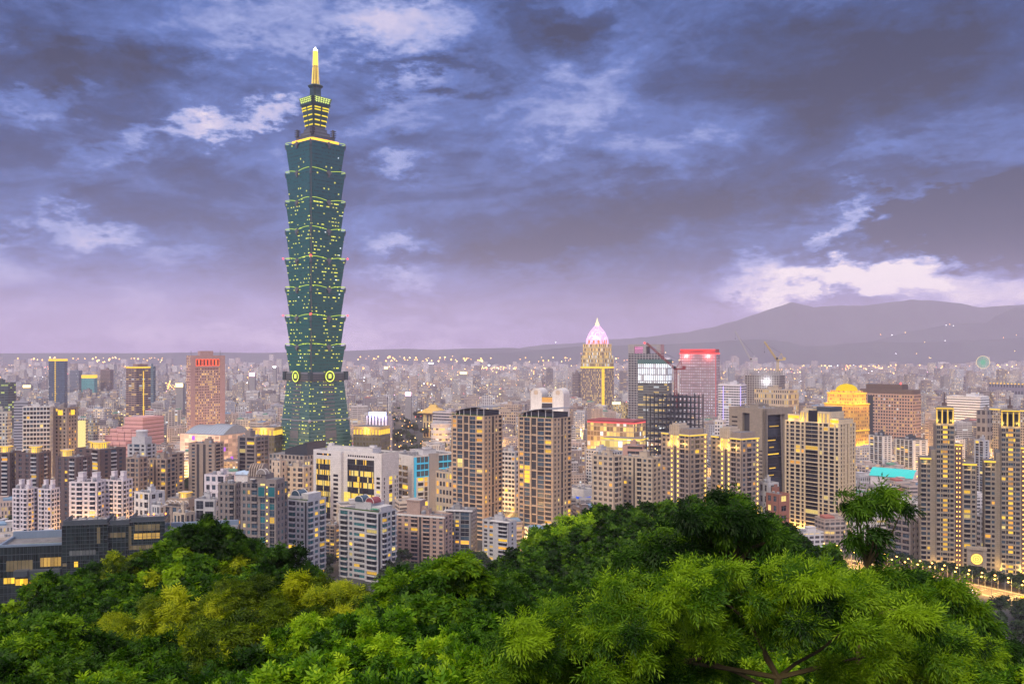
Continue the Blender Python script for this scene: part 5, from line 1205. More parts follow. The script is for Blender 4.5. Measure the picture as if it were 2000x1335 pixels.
for (x0, x1, r0) in ((-hw*.95, hw*.0, 9), (-hw*.05, hw*.95, 11)):
    b = MB(); n = 12
    for i in range(n):
        t0, t1 = i/n, (i+1)/n; y0, y1 = -hd*.8+1.5*hd*t0, -hd*.8+1.5*hd*t1; z0, z1 = H+r0*math.sin(PI*t0), H+r0*math.sin(PI*t1)
        xm = (x1-x0)*.12
        b.quad([(x0+xm*math.sin(PI*t0)*0, y0, z0), (x1, y0, z0), (x1, y1, z1), (x0, y1, z1)])
    b.quad([(x0, -hd*.8+1.5*hd*i/n, H+r0*math.sin(PI*i/n)) for i in range(n+1)][::-1]); b.quad([(x1, -hd*.8+1.5*hd*i/n, H+r0*math.sin(PI*i/n)) for i in range(n+1)])
    o = b.build('roof_vault', [VAULT], B.root)
    for i in range(7):
        x = x0+(x1-x0)*(i+.5)/7; b = MB()
        for j in range(n): b.bar((x, -hd*.8+1.5*hd*j/n, H+.2+r0*math.sin(PI*j/n)), (x, -hd*.8+1.5*hd*(j+1)/n, H+.2+r0*math.sin(PI*(j+1)/n)), .35)
        b.build('vault_rib', [METAL], o)
for i in range(5): point_light('street_glow', B.root, (-hw+2*hw*i/4, -hd-12, 9), 42000, (1, .62, .42), 2)
# skyscraper podium halls with gold colonnades
for (L, C, Rr, tp, lb) in ((690, 742, 762, 849, 'low dark glass hall with a gold lit colonnade, beside the skyscraper and the white office'), (492, 536, 552, 850, 'low hall with a gold lit colonnade, between the mall and the skyscraper')):
    B = tower(lb, L, C, Rr, tp, 1060, (.06,.065,.06), k=.8, gl=(.06,.06,.03), lit=.10, cw=4, ch=6, kit=False, name='podium_hall', cat='hall', key='podium', seed=L)
    strip(B, 'upper_storey', [wallmat('gold_stone', (.45,.34,.16)), ROOF], -B.hw+1, B.hw-1, -B.hd+1, B.hd-1, B.h, B.h+7)
    for sd in 'fr':
        f = B.face(sd, -B.hw+1, B.hw-1, -B.hd+1, B.hd-1); n = int(f[3]/4)
        for i in range(n+1): b = MB(); b.fbox(f, f[3]*i/n-.6, f[3]*i/n+.6, B.h, B.h+5.5, .02, .9); b.build('lit_column', [GOLD], B.root)
    b = MB(); b.box(-B.hw+.2, B.hw-.2, -B.hd+.2, B.hd-.2, B.h+7, B.h+9, 0, 1); b.build('cornice', [wallmat('gold_stone', (.45,.34,.16)), ROOF], B.root)
    point_light('crown_light', B.root, (0, -B.hd-3, B.h+4), 6000, (1, .62, .16), 2)
# white block with the blue-white sign
B = tower('white columned block with a bright blue-violet sign on its roof, by the park', 716, 758, 766, 812, 1400, (.7,.66,.70), cw=5, ch=60, mx=.28, y0=.06, y1=.93, gl=(.08,.08,.14), lit=-1, kit=False, short='the violet signed block')
strip(B, 'roof_sign', [emit('blue_white_sign', (.55, .62, 1.0), 3.5)], -B.hw*.8, B.hw*.8, -B.hd+.5, -B.hd+1.5, B.h+.5, B.h+6)
for sg in (-.5, .5): point_light('sign_glow', B.root, (sg*B.hw, -B.hd-3, B.h+3), 12000, (.6, .55, 1), 2)
# around the park
B = tower('memorial hall with a broad golden hipped roof, at the park', 826, 858, 866, 806, 1640, (.55,.42,.22), cw=6, ch=14, mx=.25, y0=.1, y1=.9, lit=.5, kit=False, name='memorial_hall', cat='memorial hall', th=14)
b = MB(); b.loft([[(-B.hw-9,-B.hd-9,B.h),(B.hw+9,-B.hd-9,B.h),(B.hw+9,B.hd+9,B.h),(-B.hw-9,B.hd+9,B.h)],[(-B.hw*.5,-B.hd*.5,B.h+9),(B.hw*.5,-B.hd*.5,B.h+9),(B.hw*.5,B.hd*.5,B.h+9),(-B.hw*.5,B.hd*.5,B.h+9)],[(-B.hw*.4,-.5,B.h+14),(B.hw*.4,-.5,B.h+14),(B.hw*.4,.5,B.h+14),(-B.hw*.4,.5,B.h+14)]]); b.build('hipped_roof', [wallmat('golden_roof_tile', (.55,.36,.10))], B.root)
tower('white office block beside the memorial hall, over the park trees', 845, 888, 911, 806, 1480, (.55,.50,.50), ch=4.5, mx=.03, lit=.1)
B = Bld('round_hall', 'low white hall with a curved front at the edge of the park', 'hall', 840, 878, 882, 830, 1400, WHT, k=.6)
b = MB(); b.cyl(0, 0, B.hw, B.hw, 0, B.h, 0, 28); b.cyl(0, 0, B.hw*1.05, B.hw*1.05, B.h, B.h+2, 0, 28); b.build('walls', [facademat('curved_white', (.66,.62,.6), (.2,.17,.14), 5, 8, .1, .25, .6, .6)], B.root); b = MB(); b.lathe(0, 0, [(B.hw, B.h+2), (B.hw*.6, B.h+5), (.2, B.h+6)], 0, 28); b.build('roof', [ROOF_L], B.root)
tower('long beige hall with a raised middle, behind the canopy towers', 914, 1018, 1037, 806, 1500, (.50,.38,.27), k=.4, cw=4, ch=5, lit=.35, rows=.5, short='the long beige hall')
B = tower('beige raised block in the middle of the long hall', 976, 1012, 1020, 792, 1530, (.48,.37,.28), lit=.1)
# white arched-end building
B = Bld('office_building', 'white building between two arched end slabs, above the second brown canopy tower', 'office building', 1038, 1100, 1111, 770, 1200, WHT, k=.6, short='the white arched building')
hw, hd, H = B.hw, B.hd, B.h
B.core(0, H-4); B.grid(B.face('f'), 'p.3 g9 p.3', 12, 0, H-4, span=.5, lit=.15); sides(B); B.finish(kit if False else True, roofkit=False)
for x0, x1 in ((-hw-.8, -hw*.34), (hw*.34, hw+.8)):
    point_light('flood_light', B.root, ((x0+x1)/2, -hd-9, H*.45), 60000, (1, .88, .8), 2)
    b = MB(); n = 12; r = (x1-x0)/2; xc = (x0+x1)/2
    pts = [(x0, 0)]+[(xc-r*math.cos(PI*i/n), H-1+r*1.15*math.sin(PI*i/n)) for i in range(n+1)]+[(x1, 0)]
    A = [(x, -hd-1.2, z) for x, z in pts]; C_ = [(x, hd+1, z) for x, z in pts]
    b.quad(A[::-1]); b.quad(C_)
    for i in range(len(pts)-1): b.quad([A[i], C_[i], C_[i+1], A[i+1]][::-1])
    o = b.build('arched_end_slab', [WHT], B.root)
    b = MB(); b.loft([[(xc+3*math.cos(2*PI*i/16), y, H+r*.3+3*math.sin(2*PI*i/16)) for i in range(16)] for y in (-hd-1.2, -hd-1.7)]); b.build('round_emblem', [BEIGE], o)
# tall tower with a lit pyramid crown
B = tower('tall brown tower with gold ribs and a glowing pink-white pyramid crown', 1134, 1178, 1199, 716, 2000, (.30,.23,.21), k=.62, cw=3.2, ch=4.6, mx=.25, y0=.12, y1=.9, gl=(.04,.035,.04), lit=.42, rows=.6, cool=0, kit=False, short='the pyramid crowned tower')
hw, hd, H = B.hw, B.hd, B.h
GB = facademat('gold_upper', (.5,.38,.20), (.10,.07,.05), 3.2, 9, .2, .1, .75, .65, (1,.66,.14), 1.0, .5)
Zs = lambda py: ztop(py, 2000)
strip(B, 'gold_shaft', [GB], -hw+.4, hw-.4, -hd+.4, hd-.4, H, Zs(694)); strip(B, 'gold_shaft', [GB], -hw*.86, hw*.86, -hd*.86, hd*.86, Zs(694), Zs(671)); edge(B, GOLD, H, 3.5)
b = MB(); 
for i in range(34): b.cbox(hw-.2, -hd+.2, 4.5, 4.5, 12+i*(H-16)/34, 14.5+i*(H-16)/34)
tag(b.build('corner_light', [GOLD], B.root), kind='stuff')
CP = emit('crown_pink_white', (1.0, .50, .92), 1.5)
sq = lambda k, z: [(-hw*k,-hd*k,z),(hw*k,-hd*k,z),(hw*k,hd*k,z),(-hw*k,hd*k,z)]
b = MB(); b.loft([sq(.62, Zs(671)), sq(.62, Zs(663)), sq(.56, Zs(658)), sq(.42, Zs(648)), sq(.22, Zs(640)), sq(.10, Zs(635))]); cr = b.build('pyramid_crown', [facademat('crown_glass', (.62,.42,.55), (.5,.3,.45), 4, 4, .15, .1,   .9, .7, (1,.55,.90), .9, .4, .3, 0)], B.root)
for sx in (-1, 1):
    for sy in (-1, 1):
        b = MB(); P_ = [(sx*hw*k, sy*hd*k, Zs(p)) for k, p in ((.64, 671), (.63, 663), (.57, 658), (.43, 648), (.23, 640), (.10, 635))]
        for p, q in zip(P_, P_[1:]): b.bar(p, q, 1.5)
        b.build('crown_rib', [CP], cr)
for sd in 'fr':
    f = B.face(sd, -hw*.62, hw*.62, -hd*.62, hd*.62)
    for i in range(3): b = MB(); b.fbox(f, f[3]*(i+.3)/3, f[3]*(i+.7)/3, Zs(670), Zs(663), .1, .8); b.build('crown_window', [emit('crown_red', (1, .22, .12), 1.4)], cr)
b = MB(); b.lathe(0, 0, [(4.5, Zs(635)), (5, Zs(632)), (3, Zs(629)), (1.6, Zs(626)), (.3, Zs(619))], 0, 10); b.build('spire', [emit('spire_pale_gold', (1, .85, .45), 1.6)], B.root)
for x, y in ((0, -hd-8), (hw+8, 0)): point_light('crown_glow', cr, (x, y, Zs(655)), 25000, (1, .6, .85), 4)
tower('dark hazy slab half hidden behind the pyramid crowned tower', 1118, 1130, 1136, 728, 2100, (.25,.20,.20), lit=.08)
tower('brown block at the foot of the pyramid crowned tower', 1108, 1128, 1140, 795, 1650, (.34,.25,.20), lit=.1)
# three towers in the right middle
B = tower('grey framed tower with an open portal top, behind the white lit glass tower', 1227, 1290, 1297, 690, 1700, (.27,.26,.26), k=.5, cw=5.5, ch=4.6, mx=.12, y0=.2, y1=.9, lit=.08, kit=False, short='the portal topped tower')
hw, hd = B.hw, B.hd; z1 = ztop(672, 1700)
for x0, x1 in ((-hw, -hw*.62), (-hw*.08, hw*.12), (hw*.75, hw)): strip(B, 'portal_pier', [B.wall], x0, x1, -hd, hd, B.h, z1-4)
strip(B, 'portal_lintel', [B.wall], -hw, hw, -hd, hd, z1-4, z1); strip(B, 'top_storey', [facademat('neon_rows', (.1,.1,.12), (.1,.1,.12), 30, 3.2, .0, .3, .7, .9, (.95,.25,.55), 1.3, .3)], -hw*.61, -hw*.09, -hd+2, hd-2, B.h, z1-5)
b = MB(); b.lathe(-hw*.1, 0, [(.1, z1+1), (1.6, z1+2), (1.6, z1+3.4), (.1, z1+4.4)], 0, 8); b.build('warning_lamp', [RED_E], B.root)
B = tower('glass tower with a white lit upper third and yellow floors below', 1246, 1303, 1312, 702, 1500, (.10,.12,.13), k=.5, cw=9, ch=4.2, mx=.01, y0=.35, y1=.95, gl=(.05,.06,.065), lit=.30, rows=1.0, kit=False, short='the white lit glass tower')
hw, hd, H = B.hw, B.hd, B.h
for sd in 'fr':
    f = B.face(sd); b = MB(); b.fbox(f, .3, f[3]-.3, H-38, H-7, .05, .6); o = b.build('lit_crown', [facademat('white_lit_glass', (.22,.24,.28), (.5,.54,.6), 3.4, 10.5, .20, .06, .90, .95, (.92,.95,1), .95, .1, .3, 1)], B.root)
strip(B, 'roof_band', [wallmat('teal_band', (.05,.13,.13))], -hw-.6, hw+.6, -hd-.6, hd+.6, H-6.8, H)
B = tower('broad tower with a red glowing roof rim and blue-white window dots', 1327, 1398, 1406, 690, 1700, (.24,.17,.19), k=.5, cw=4.2, ch=5.2, mx=.3, y0=.3, y1=.75, gl=(.35,.38,.5), lit=.75, litc=(.95,.62,.62), rows=.3, e=.55, cool=.6, kit=False, short='the red rimmed tower')
hw, hd, H = B.hw, B.hd, B.h; RR = emit('red_rim', (1.0, .10, .10), 1.3)
strip(B, 'roof_band', [wallmat('red_panel', (.4,.05,.05)), ROOF], -hw+1, hw-1, -hd+1, hd-1, H, H+8); edge(B, RR, H+1, 2.4); strip(B, 'light_strip', RR, -hw+.6, hw-.6, -hd+.7, -hd+.95, H+6.5, H+8); strip(B, 'light_strip', RR, hw-.05, hw+.4, -hd-.4, -hd, 20, H)
for x in (-.6, .6): point_light('rim_light', B.root, (x*hw, -hd-3, H-4), 30000, (1, .15, .12), 3)
B = tower('low block with red lit roof line and glowing yellow front, below the portal tower', 1147, 1238, 1262, 828, 1260, (.5,.34,.2), k=.6, cw=5, ch=7, mx=.08, y0=.1, y1=.9, gl=(.3,.2,.1), lit=.6, rows=.6, kit=False, short='the red roofed low block', name='podium_hall', cat='hall')
edge(B, RR, B.h+1.5, 1.5); strip(B, 'roof_band', [wallmat('dark_red_panel', (.22,.05,.05)), ROOF], -B.hw, B.hw, -B.hd, B.hd, B.h, B.h+4)
point_light('podium_glow', B.root, (-B.hw*.3, -B.hd-6, 14), 25000, (1, .66, .2), 3)
B = tower('yellow glowing flat hall before the red roofed low block', 1174, 1252, 1266, 858, 1190, (.55,.45,.25), k=.5, cw=6, ch=9, mx=.04, y0=.1, y1=.95, gl=(.3,.25,.1), lit=.8, rows=.4, kit=False, name='podium_hall', cat='hall'); edge(B, GOLD, B.h+.5, 1.2)
tower('flat pink granite block before the steel frame', 1216, 1256, 1264, 872, 1080, (.42,.26,.22), lit=-1, cw=30, ch=6, name='office_building', cat='office building')
tower('yellow lit block with a green sign, behind the red roofed low block', 1198, 1222, 1230, 792, 1750, (.4,.32,.2), lit=.6, ch=4)
B = tower('white tower with violet-blue light lines down its corners', 1403, 1447, 1458, 752, 1350, (.60,.58,.62), cw=4, ch=3.8, mx=.06, y0=.35, y1=.85, lit=.12, k=.6, kit=True, short='the violet lined tower')
VB = emit('violet_blue_line', (.45, .35, 1.0), 1.8)
for x in (-B.hw*.55, B.hw-.4): strip(B, 'light_line', VB, x-.5, x+.5, -B.hd-.35, -B.hd-.02, 2, B.h-2)
tower('white tower with stacked balconies beside the violet lined tower', 1396, 1412, 1418, 822, 1000, (.6,.56,.55), lit=.1, name='apartment_block', cat='apartment block')
B = tower('stone block lit by rows of gold lamps, before the unfinished concrete tower', 1473, 1540, 1560, 763, 1200, (.44,.36,.27), k=.5, cw=3.2, ch=7.5, mx=.25, y0=.15, y1=.8, lit=.45, rows=.5, short='the gold lamped stone block')
# angular stone office with a deep glass recess
B = Bld('office_building', 'angular stone office with a deep glazed recess and a slanting frame', 'office building', 1424, 1494, 1548, 800, 860, STONE, k=.95, short='the angular stone office')
hw, hd, H = B.hw, B.hd, B.h; B.core(inset=3)
f = B.face('f'); L = f[3]
B.mb.fbox(f, 0, L*.38, 0, H, -3, 0); B.mb.fbox(f, L*.58, L, 0, H, -3, 0); B.mb.fbox(f, L*.38, L*.58, H-4, H, -3, 0); B.mb.fbox(f, L*.38, L*.58, 0, H*.45, -3, -.4)
for i in range(16): B.wins.append((f, L*.84, L*.93, 4+i*3.6, 5.2+i*3.6, .04, 'w', .02, None, [GLASS_BLACK]))
for i in range(5): B.wins.append((f, L*.08, L*.24, H-26+i*4.2, H-24.6+i*4.2, .04, 'w', .05, None, [GLASS_BLACK]))
r = B.face('r'); L = r[3]
B.mb.fbox(r, 0, L*.10, 0, H, -3, 0); B.mb.fbox(r, L*.72, L, 0, H, -3, 0); B.mb.fbox(r, L*.10, L*.72, H-5, H, -3, 0)
for i in range(13): B.wins.append((r, L*.10, L*.72, 6+i*(H-12)/13+.6, 6+(i+1)*(H-12)/13, -2.8, 'g', .0, None, [GLASS_BLACK, GLASS_DARK]))
for i in (2, 4, 5, 7, 8, 9, 11): B.wins.append((r, L*(.14+.05*(i % 3)), L*(.4+.06*(i % 4)), 6+i*(H-12)/13+2.6, 6+i*(H-12)/13+3.5, -2.7, 'g', 1, [LIT_W], None))
B.mb.fbox(r, L*.10, L*.72, 0, 5, -3, -.6, B.m(GOLD))
sides(B); B.finish()
b = MB(); b.loft([[(hw+.01, -hd+L*.55, H-5), (hw-2.9, -hd+L*.72, H-5), (hw-2.9, -hd+L*.721, H-5)], [(hw-.0, -hd+L*.70, 4), (hw-2.9, -hd+L*.72, 4), (hw-2.9, -hd+L*.721, 4)]]); b.build('slanting_reveal', [STONE], B.root)
# golden floodlit stepped tower with a dome
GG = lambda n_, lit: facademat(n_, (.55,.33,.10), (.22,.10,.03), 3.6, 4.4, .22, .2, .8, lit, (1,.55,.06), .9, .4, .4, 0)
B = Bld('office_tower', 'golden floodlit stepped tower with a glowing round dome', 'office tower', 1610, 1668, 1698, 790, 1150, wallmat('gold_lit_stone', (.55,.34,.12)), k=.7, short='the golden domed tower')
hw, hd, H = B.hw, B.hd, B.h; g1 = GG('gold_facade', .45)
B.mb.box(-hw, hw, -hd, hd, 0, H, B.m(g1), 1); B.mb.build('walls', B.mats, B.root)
zs = [ztop(p, 1160) for p in (790, 768, 763, 750)]
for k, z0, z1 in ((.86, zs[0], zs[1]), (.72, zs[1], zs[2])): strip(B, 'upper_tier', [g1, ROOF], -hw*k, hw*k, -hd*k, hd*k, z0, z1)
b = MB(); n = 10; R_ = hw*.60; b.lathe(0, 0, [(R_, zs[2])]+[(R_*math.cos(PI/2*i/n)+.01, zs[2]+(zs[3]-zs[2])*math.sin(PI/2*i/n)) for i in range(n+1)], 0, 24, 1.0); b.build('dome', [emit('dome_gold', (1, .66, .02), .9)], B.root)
for z, k in ((H, 1.03), (zs[1], .89), (H*.62, 1.02)):
    b = MB(); b.box(-hw*k, hw*k, -hd*k, hd*k, z-.8, z+.8); o = b.build('cornice', [B.wall], B.root)
    for sd in 'fr': f = B.face(sd, -hw*k, hw*k, -hd*k, hd*k); b = MB(); b.fbox(f, .3, f[3]-.3, z-.5, z+.6, .05, .3); b.build('light_strip', [GOLD], o)
b = MB()
for z in (H*.62, H, zs[1]):
    for sd in 'fr':
        f = B.face(sd)
        for t in (.12, .37, .63, .88):
            (ox, oy), (ux, uy), (nx, ny), L = f; point_light('flood_light', B.root, (ox+ux*L*t+nx*3, oy+uy*L*t+ny*3, z+1.5 if z > H*.7 else z-18), 3000, (1, .5, .05), 1)
for t in (.2, .5, .8): f = B.face('r'); (ox, oy), (ux, uy), (nx, ny), L = f; point_light('flood_light', B.root, (ox+ux*L*t+nx*4, oy+uy*L*t+ny*4, 8), 6000, (1, .6, .05), 1)
B = tower('very broad brown slab tower with a dark roof, behind the golden domed tower', 1679, 1783, 1799, 770, 1270, (.40,.26,.20), k=.35, cw=3.8, ch=4.4, mx=.2, y0=.22, y1=.78, lit=.22, rows=.5, kit=False, short='the broad brown slab')
hw, hd, H = B.hw, B.hd, B.h
strip(B, 'roof_storey', [wallmat('brown_roof_storey', (.12,.09,.08)), ROOF], -hw, hw*.98, -hd+1, hd-1, H, H+6); strip(B, 'roof_storey', [wallmat('brown_roof_storey', (.12,.09,.08)), ROOF], -hw*.8, hw*.55, -hd+4, hd-2, H+6, H+13)
f = B.face('f'); b = MB(); b.fbox(f, f[3]*.16, f[3]*.26, 0, H-3, .02, .3); b.build('glazed_bay', [GLASS_DARK], B.root)
b = MB(); b.lathe(hw*.5, -hd+5, [(.1, H+13), (1.1, H+13.8), (1.1, H+15), (.1, H+16)], 0, 8); b.build('warning_lamp', [RED_E], B.root)
B = tower('long white office slab with ribbon windows, on the hazy plain above the road towers', 1849, 1915, 1932, 776, 1500, (.72,.72,.72), k=.45, cw=50, ch=4.2, mx=0, y0=.4, y1=.85, gl=(.10,.11,.12), lit=.02, short='the long white slab')
tower('dark framed block before the long white slab', 1907, 1928, 1938, 802, 1300, (.2,.19,.19), lit=.12, cw=7, ch=12)
B = tower('long low building with gold lit roof line, at the edge beyond the road towers', 1933, 2020, 2040, 802, 1280, (.3,.26,.22), k=.4, lit=.2, kit=False); edge(B, GOLD, B.h, 1.5)
B = tower('hazy row block with gold lamps along its top, at the picture edge', 1931, 2030, 2050, 752, 2300, (.22,.20,.24), k=.3, cw=8, ch=60, mx=.3, y0=.05, y1=.9, lit=-1, kit=False)
b = MB()
for i in range(14): x = -B.hw+2*B.hw*(i+.5)/14; b.cbox(x, -B.hd, 2.6, 2.6, B.h, B.h+2.8)
tag(b.build('roof_lamp', [GOLD], B.root), kind='stuff')

# --- steel frame under construction, with its red crane
B = Bld('steel_frame', 'unfinished building of bare dark steel columns and beams with a red crane', 'construction frame', 1262, 1318, 1373, 776, 1010, SLATE, k=.9, short='the dark steel frame')
hw, hd, H = B.hw, B.hd, B.h; nx, ny, nf = 7, 7, 16; STEEL = wallmat('dark_steel', (.035,.045,.06), .5, metal=.3)
b = MB()
for i in range(nx+1):
    for j in range(ny+1): x, y = -hw+2*hw*i/nx, -hd+2*hd*j/ny; b.box(x-.45, x+.45, y-.45, y+.45, 0, H+random.Random(i*9+j).uniform(-1, 3.5))
b.build('columns_frame', [STEEL], B.root)
for f_ in range(1, nf+1):
    z = H*f_/nf; b = MB()
    for i in range(nx+1): x = -hw+2*hw*i/nx; b.box(x-.25, x+.25, -hd, hd, z-.5, z)
    for j in range(ny+1): y = -hd+2*hd*j/ny; b.box(-hw, hw, y-.25, y+.25, z-.52, z-.02)
    if f_ < nf-5: b.box(-hw+.3, hw-.3, -hd+.3, hd-.3, z-.9, z-.7, 1)
    b.build('floor_frame', [STEEL, DARKW], B.root)
def crane(label, px, py0, py1, Y, tip, back, mat, ty=0, r=1.0):
    """luffing tower crane: lattice mast, slewing deck, jib, counter-jib, A-frame, cables"""
    p = at(px, py0, Y); zb, zt = p.z, ztop(py1, Y); tp = at(tip[0], tip[1], Y)
    root = empty('tower_crane', (p.x, Y, zb), 0, label, 'crane')
    def lat(nm, A, Bv, w, n, mat):
        b = MB(); A, Bv = Vector(A), Vector(Bv); dv = (Bv-A); u = dv.normalized(); s1 = Vector((0,1,0)).cross(u).normalized() if abs(u.y) < .9 else Vector((1,0,0)); s2 = u.cross(s1)
        cs = [(s1*a+s2*c)*w for a, c in ((-1,-1),(1,-1),(1,1),(-1,1))]
        for c in cs: b.bar(A+c, Bv+c*.75, .22*r)
        for i in range(n):
            P0, P1 = A+dv*i/n, A+dv*(i+1)/n
            for q in range(4): b.bar(P0+cs[q], P1+cs[(q+1) % 4], .13*r); b.bar(P1+cs[q], P1+cs[(q+1) % 4], .13*r)
        return b.build(nm, [mat], root)
    h = zt-zb; jx, jz = tp.x-p.x, tp.z-zb; s = 1 if jx > 0 else -1
    lat('mast', (0,0,0), (0,0,h), 1.2*r, max(6, int(h/4)), mat)
    b = MB(); b.cbox(0, 0, 4*r, 4*r, h, h+1.4*r); b.cbox(-s*5*r, 0, 8*r, 3.4*r, h+.4*r, h+1.6*r); b.cbox(-s*8*r, 0, 2.6*r, 3.6*r, h+1.6*r, h+4*r); b.build('slewing_deck', [mat], root)
    b = MB(); b.cbox(s*1.6*r, -2.4*r, 2*r, 2*r, h+1.4*r, h+3.8*r); b.build('cab', [GLASS_DARK], root)
    lat('jib', (s*1.5*r, 0, h+1.8*r), (jx, 0, jz), .85*r, 16, mat)
    ap = (-s*4.5*r, 0, h+9*r); b = MB(); b.bar((0,-1,h+1.4*r), ap, .3*r); b.bar((-s*7*r,-1,h+1.6*r), ap, .3*r); b.build('apex_frame', [mat], root)
    b = MB(); b.bar(ap, (jx*.82, 0, h+1.8*r+(jz-h-1.8*r)*.82), .12*r); b.bar((jx, 0, jz), (jx, 0, jz-12*r), .09*r); b.cbox(jx, 0, .9, .9, jz-13.5*r, jz-12*r); b.build('hoist_cable', [SLATE], root)
    return root
RED = wallmat('red_crane_paint', (.22,.03,.035), .5); YEL = wallmat('yellow_crane_paint', (.55,.42,.16), .5); GRYC = wallmat('grey_crane_paint', (.45,.44,.44), .5)
crane('dark red crane on the steel frame, jib raised to the portal topped tower', 1320, 800, 722, 1040, (1263, 670), 0, RED, r=1.15)
# --- concrete tower under construction with two cranes
B = tower('unfinished grey concrete tower with a bright white work lamp and two cranes', 1455, 1522, 1533, 733, 1500, (.25,.23,.22), k=.6, cw=4, ch=3.8, mx=.16, y0=.12, y1=.82, gl=(.04,.035,.035), lit=.03, kit=False, short='the unfinished concrete tower')
hw, hd, H = B.hw, B.hd, B.h; b = MB()
for q in range(2):
    for i in range(15):
        x = -hw+2*hw*i/14; b.box(x-.4, x+.4, -hd, -hd+.8, H+q*4, H+q*4+4); b.box(x-.4, x+.4, hd-.8, hd, H+q*4, H+q*4+4)
    for y in (-hd, hd-.8): b.box(-hw, hw, y, y+.8, H+q*4+3.4, H+q*4+4)
    for x in (-hw, hw-.8): b.box(x, x+.8, -hd, hd, H+q*4+3.4, H+q*4+4)
b.build('top_frame', [CONC], B.root)
b = MB(); b.lathe(hw*.25, -hd-1.6, [(.1, H-12), (1.6, H-11), (1.6, H-8.6), (.1, H-7.6)], 0, 8); b.build('work_lamp', [emit('work_lamp_white', (.9, .95, 1), 14)], B.root); point_light('lamp_light', B.root, (hw*.25, -hd-5, H-10), 20000, (.85,.9,1), 2)
crane('grey crane with the lower and longer jib, on the unfinished concrete tower', 1468, 726, 704, 1525, (1436, 646), 0, GRYC, r=1.0)
crane('yellow crane with the thicker jib, on the unfinished concrete tower', 1519, 726, 704, 1525, (1493, 667), 0, YEL, r=1.35)

# --- observation wheel far out on the plain
Y = 5200; c = at(1920, 707, Y); r = 35
root = empty('ferris_wheel', (c.x, Y, 0), R(-12), 'far green lit ferris wheel with a gold rim, under the hills', 'ferris wheel')
b = MB(); n = 40
for i in range(n): a0, a1 = 2*PI*i/n, 2*PI*(i+1)/n; b.bar((r*math.cos(a0), 0, c.z+r*math.sin(a0)), (r*math.cos(a1), 0, c.z+r*math.sin(a1)), 1.7)
b.build('rim', [emit('wheel_gold', (1, .75, .4), 1.0)], root)
b = MB()
for i in range(20): a0 = 2*PI*i/20; b.bar((0, 0, c.z), (r*math.cos(a0), 0, c.z+r*math.sin(a0)), 1.6)
b.build('spokes_frame', [emit('wheel_green', (.08, .75, .35), .55)], root)
b = MB(); b.bar((-16, 6, 0), (0, 2, c.z), 1.6); b.bar((16, 6, 0), (0, 2, c.z), 1.6); b.build('support_frame', [WHT], root)

# ---------------------------------------------------------------- roads
ROAD = noisemat('asphalt', (.04, .04, .042), (.065, .062, .06), .2, .8)
LINE = wallmat('road_paint', (.7, .68, .6), .7)
def road(name, pts, w, z=.02, lanes=1):
    b = MB(); ln = MB(); kb = MB()
    for (x0, y0), (x1, y1) in zip(pts, pts[1:]):
        d = Vector((x1-x0, y1-y0, 0)); L = d.length; d.normalize(); n = Vector((-d.y, d.x, 0)); P = lambda a, o, zz: tuple(Vector((x0, y0, zz))+d*a+n*o)
        b.quad([P(0, -w/2, z), P(L, -w/2, z), P(L, w/2, z), P(0, w/2, z)])
        for o in ((0,) if lanes == 1 else (-w*.25, 0, w*.25)):
            a = 0
            while a < L-6: ln.quad([P(a, o-.12, z+.006), P(a+4, o-.12, z+.006), P(a+4, o+.12, z+.006), P(a, o+.12, z+.006)]); a += 10
        for sg in (-1, 1): kb.quad([P(0, sg*(w/2+1.5)-1.5, .14), P(L, sg*(w/2+1.5)-1.5, .14), P(L, sg*(w/2+1.5)+1.5, .14), P(0, sg*(w/2+1.5)+1.5, .14)])
    tag(b.build(name, [ROAD]), kind='structure'); tag(ln.build('road_markings', [LINE]), kind='structure'); tag(kb.build('pavement', [noisemat('paving', (.16,.15,.14), (.22,.21,.2), .5)]), kind='structure')
g2 = lambda px, py: (lambda Y: ((px-CX)/F*Y, Y))(270000.0/(py-HY))
RD = [g2(1500, 1074), g2(1640, 1096), g2(1760, 1120), g2(1880, 1144), g2(2010, 1172), g2(2200, 1215)]
road('road', RD, 17, lanes=3)
ST = [[g2(960, 1030), g2(1000, 985), g2(1040, 925)], [g2(640, 1085), g2(560, 940)], [g2(760, 1100), g2(1010, 1072)], [g2(470, 1010), g2(500, 905), g2(330, 905)]]
for s_ in ST: road('street', s_, 11, z=.012)

# ---------------------------------------------------------------- city trees (shared small crowns)
def leafmat(name, dark, mid, light, trans=.30):
    m, g, out = _new(name)
    at_ = g.n('ShaderNodeAttribute', attribute_name='tint')
    oi = g.n('ShaderNodeObjectInfo').outputs['Random']
    t = g.m('ADD', at_.outputs['Fac'], g.m('MULTIPLY', g.m('SUBTRACT', oi, .5), .34))
    c = g.ramp(t, [(.08, dark), (.5, mid), (.95, light)])
    d = g.n('ShaderNodeBsdfDiffuse'); g.put(d.inputs[0], c)
    tr = g.n('ShaderNodeBsdfTranslucent'); g.put(tr.inputs[0], g.vm('MULTIPLY', c, (1.25, 1.35, .5)))
    gl = g.n('ShaderNodeBsdfGlossy'); gl.inputs['Roughness'].default_value = .5; gl.inputs[0].default_value = (.5, .55, .45, 1)
    mx = g.n('ShaderNodeMixShader'); mx.inputs[0].default_value = trans; g.nt.links.new(d.outputs[0], mx.inputs[1]); g.nt.links.new(tr.outputs[0], mx.inputs[2])
    m2 = g.n('ShaderNodeMixShader'); m2.inputs[0].default_value = .02; g.nt.links.new(mx.outputs[0], m2.inputs[1]); g.nt.links.new(gl.outputs[0], m2.inputs[2])
    g.nt.links.new(m2.outputs[0], out.inputs[0]); return m
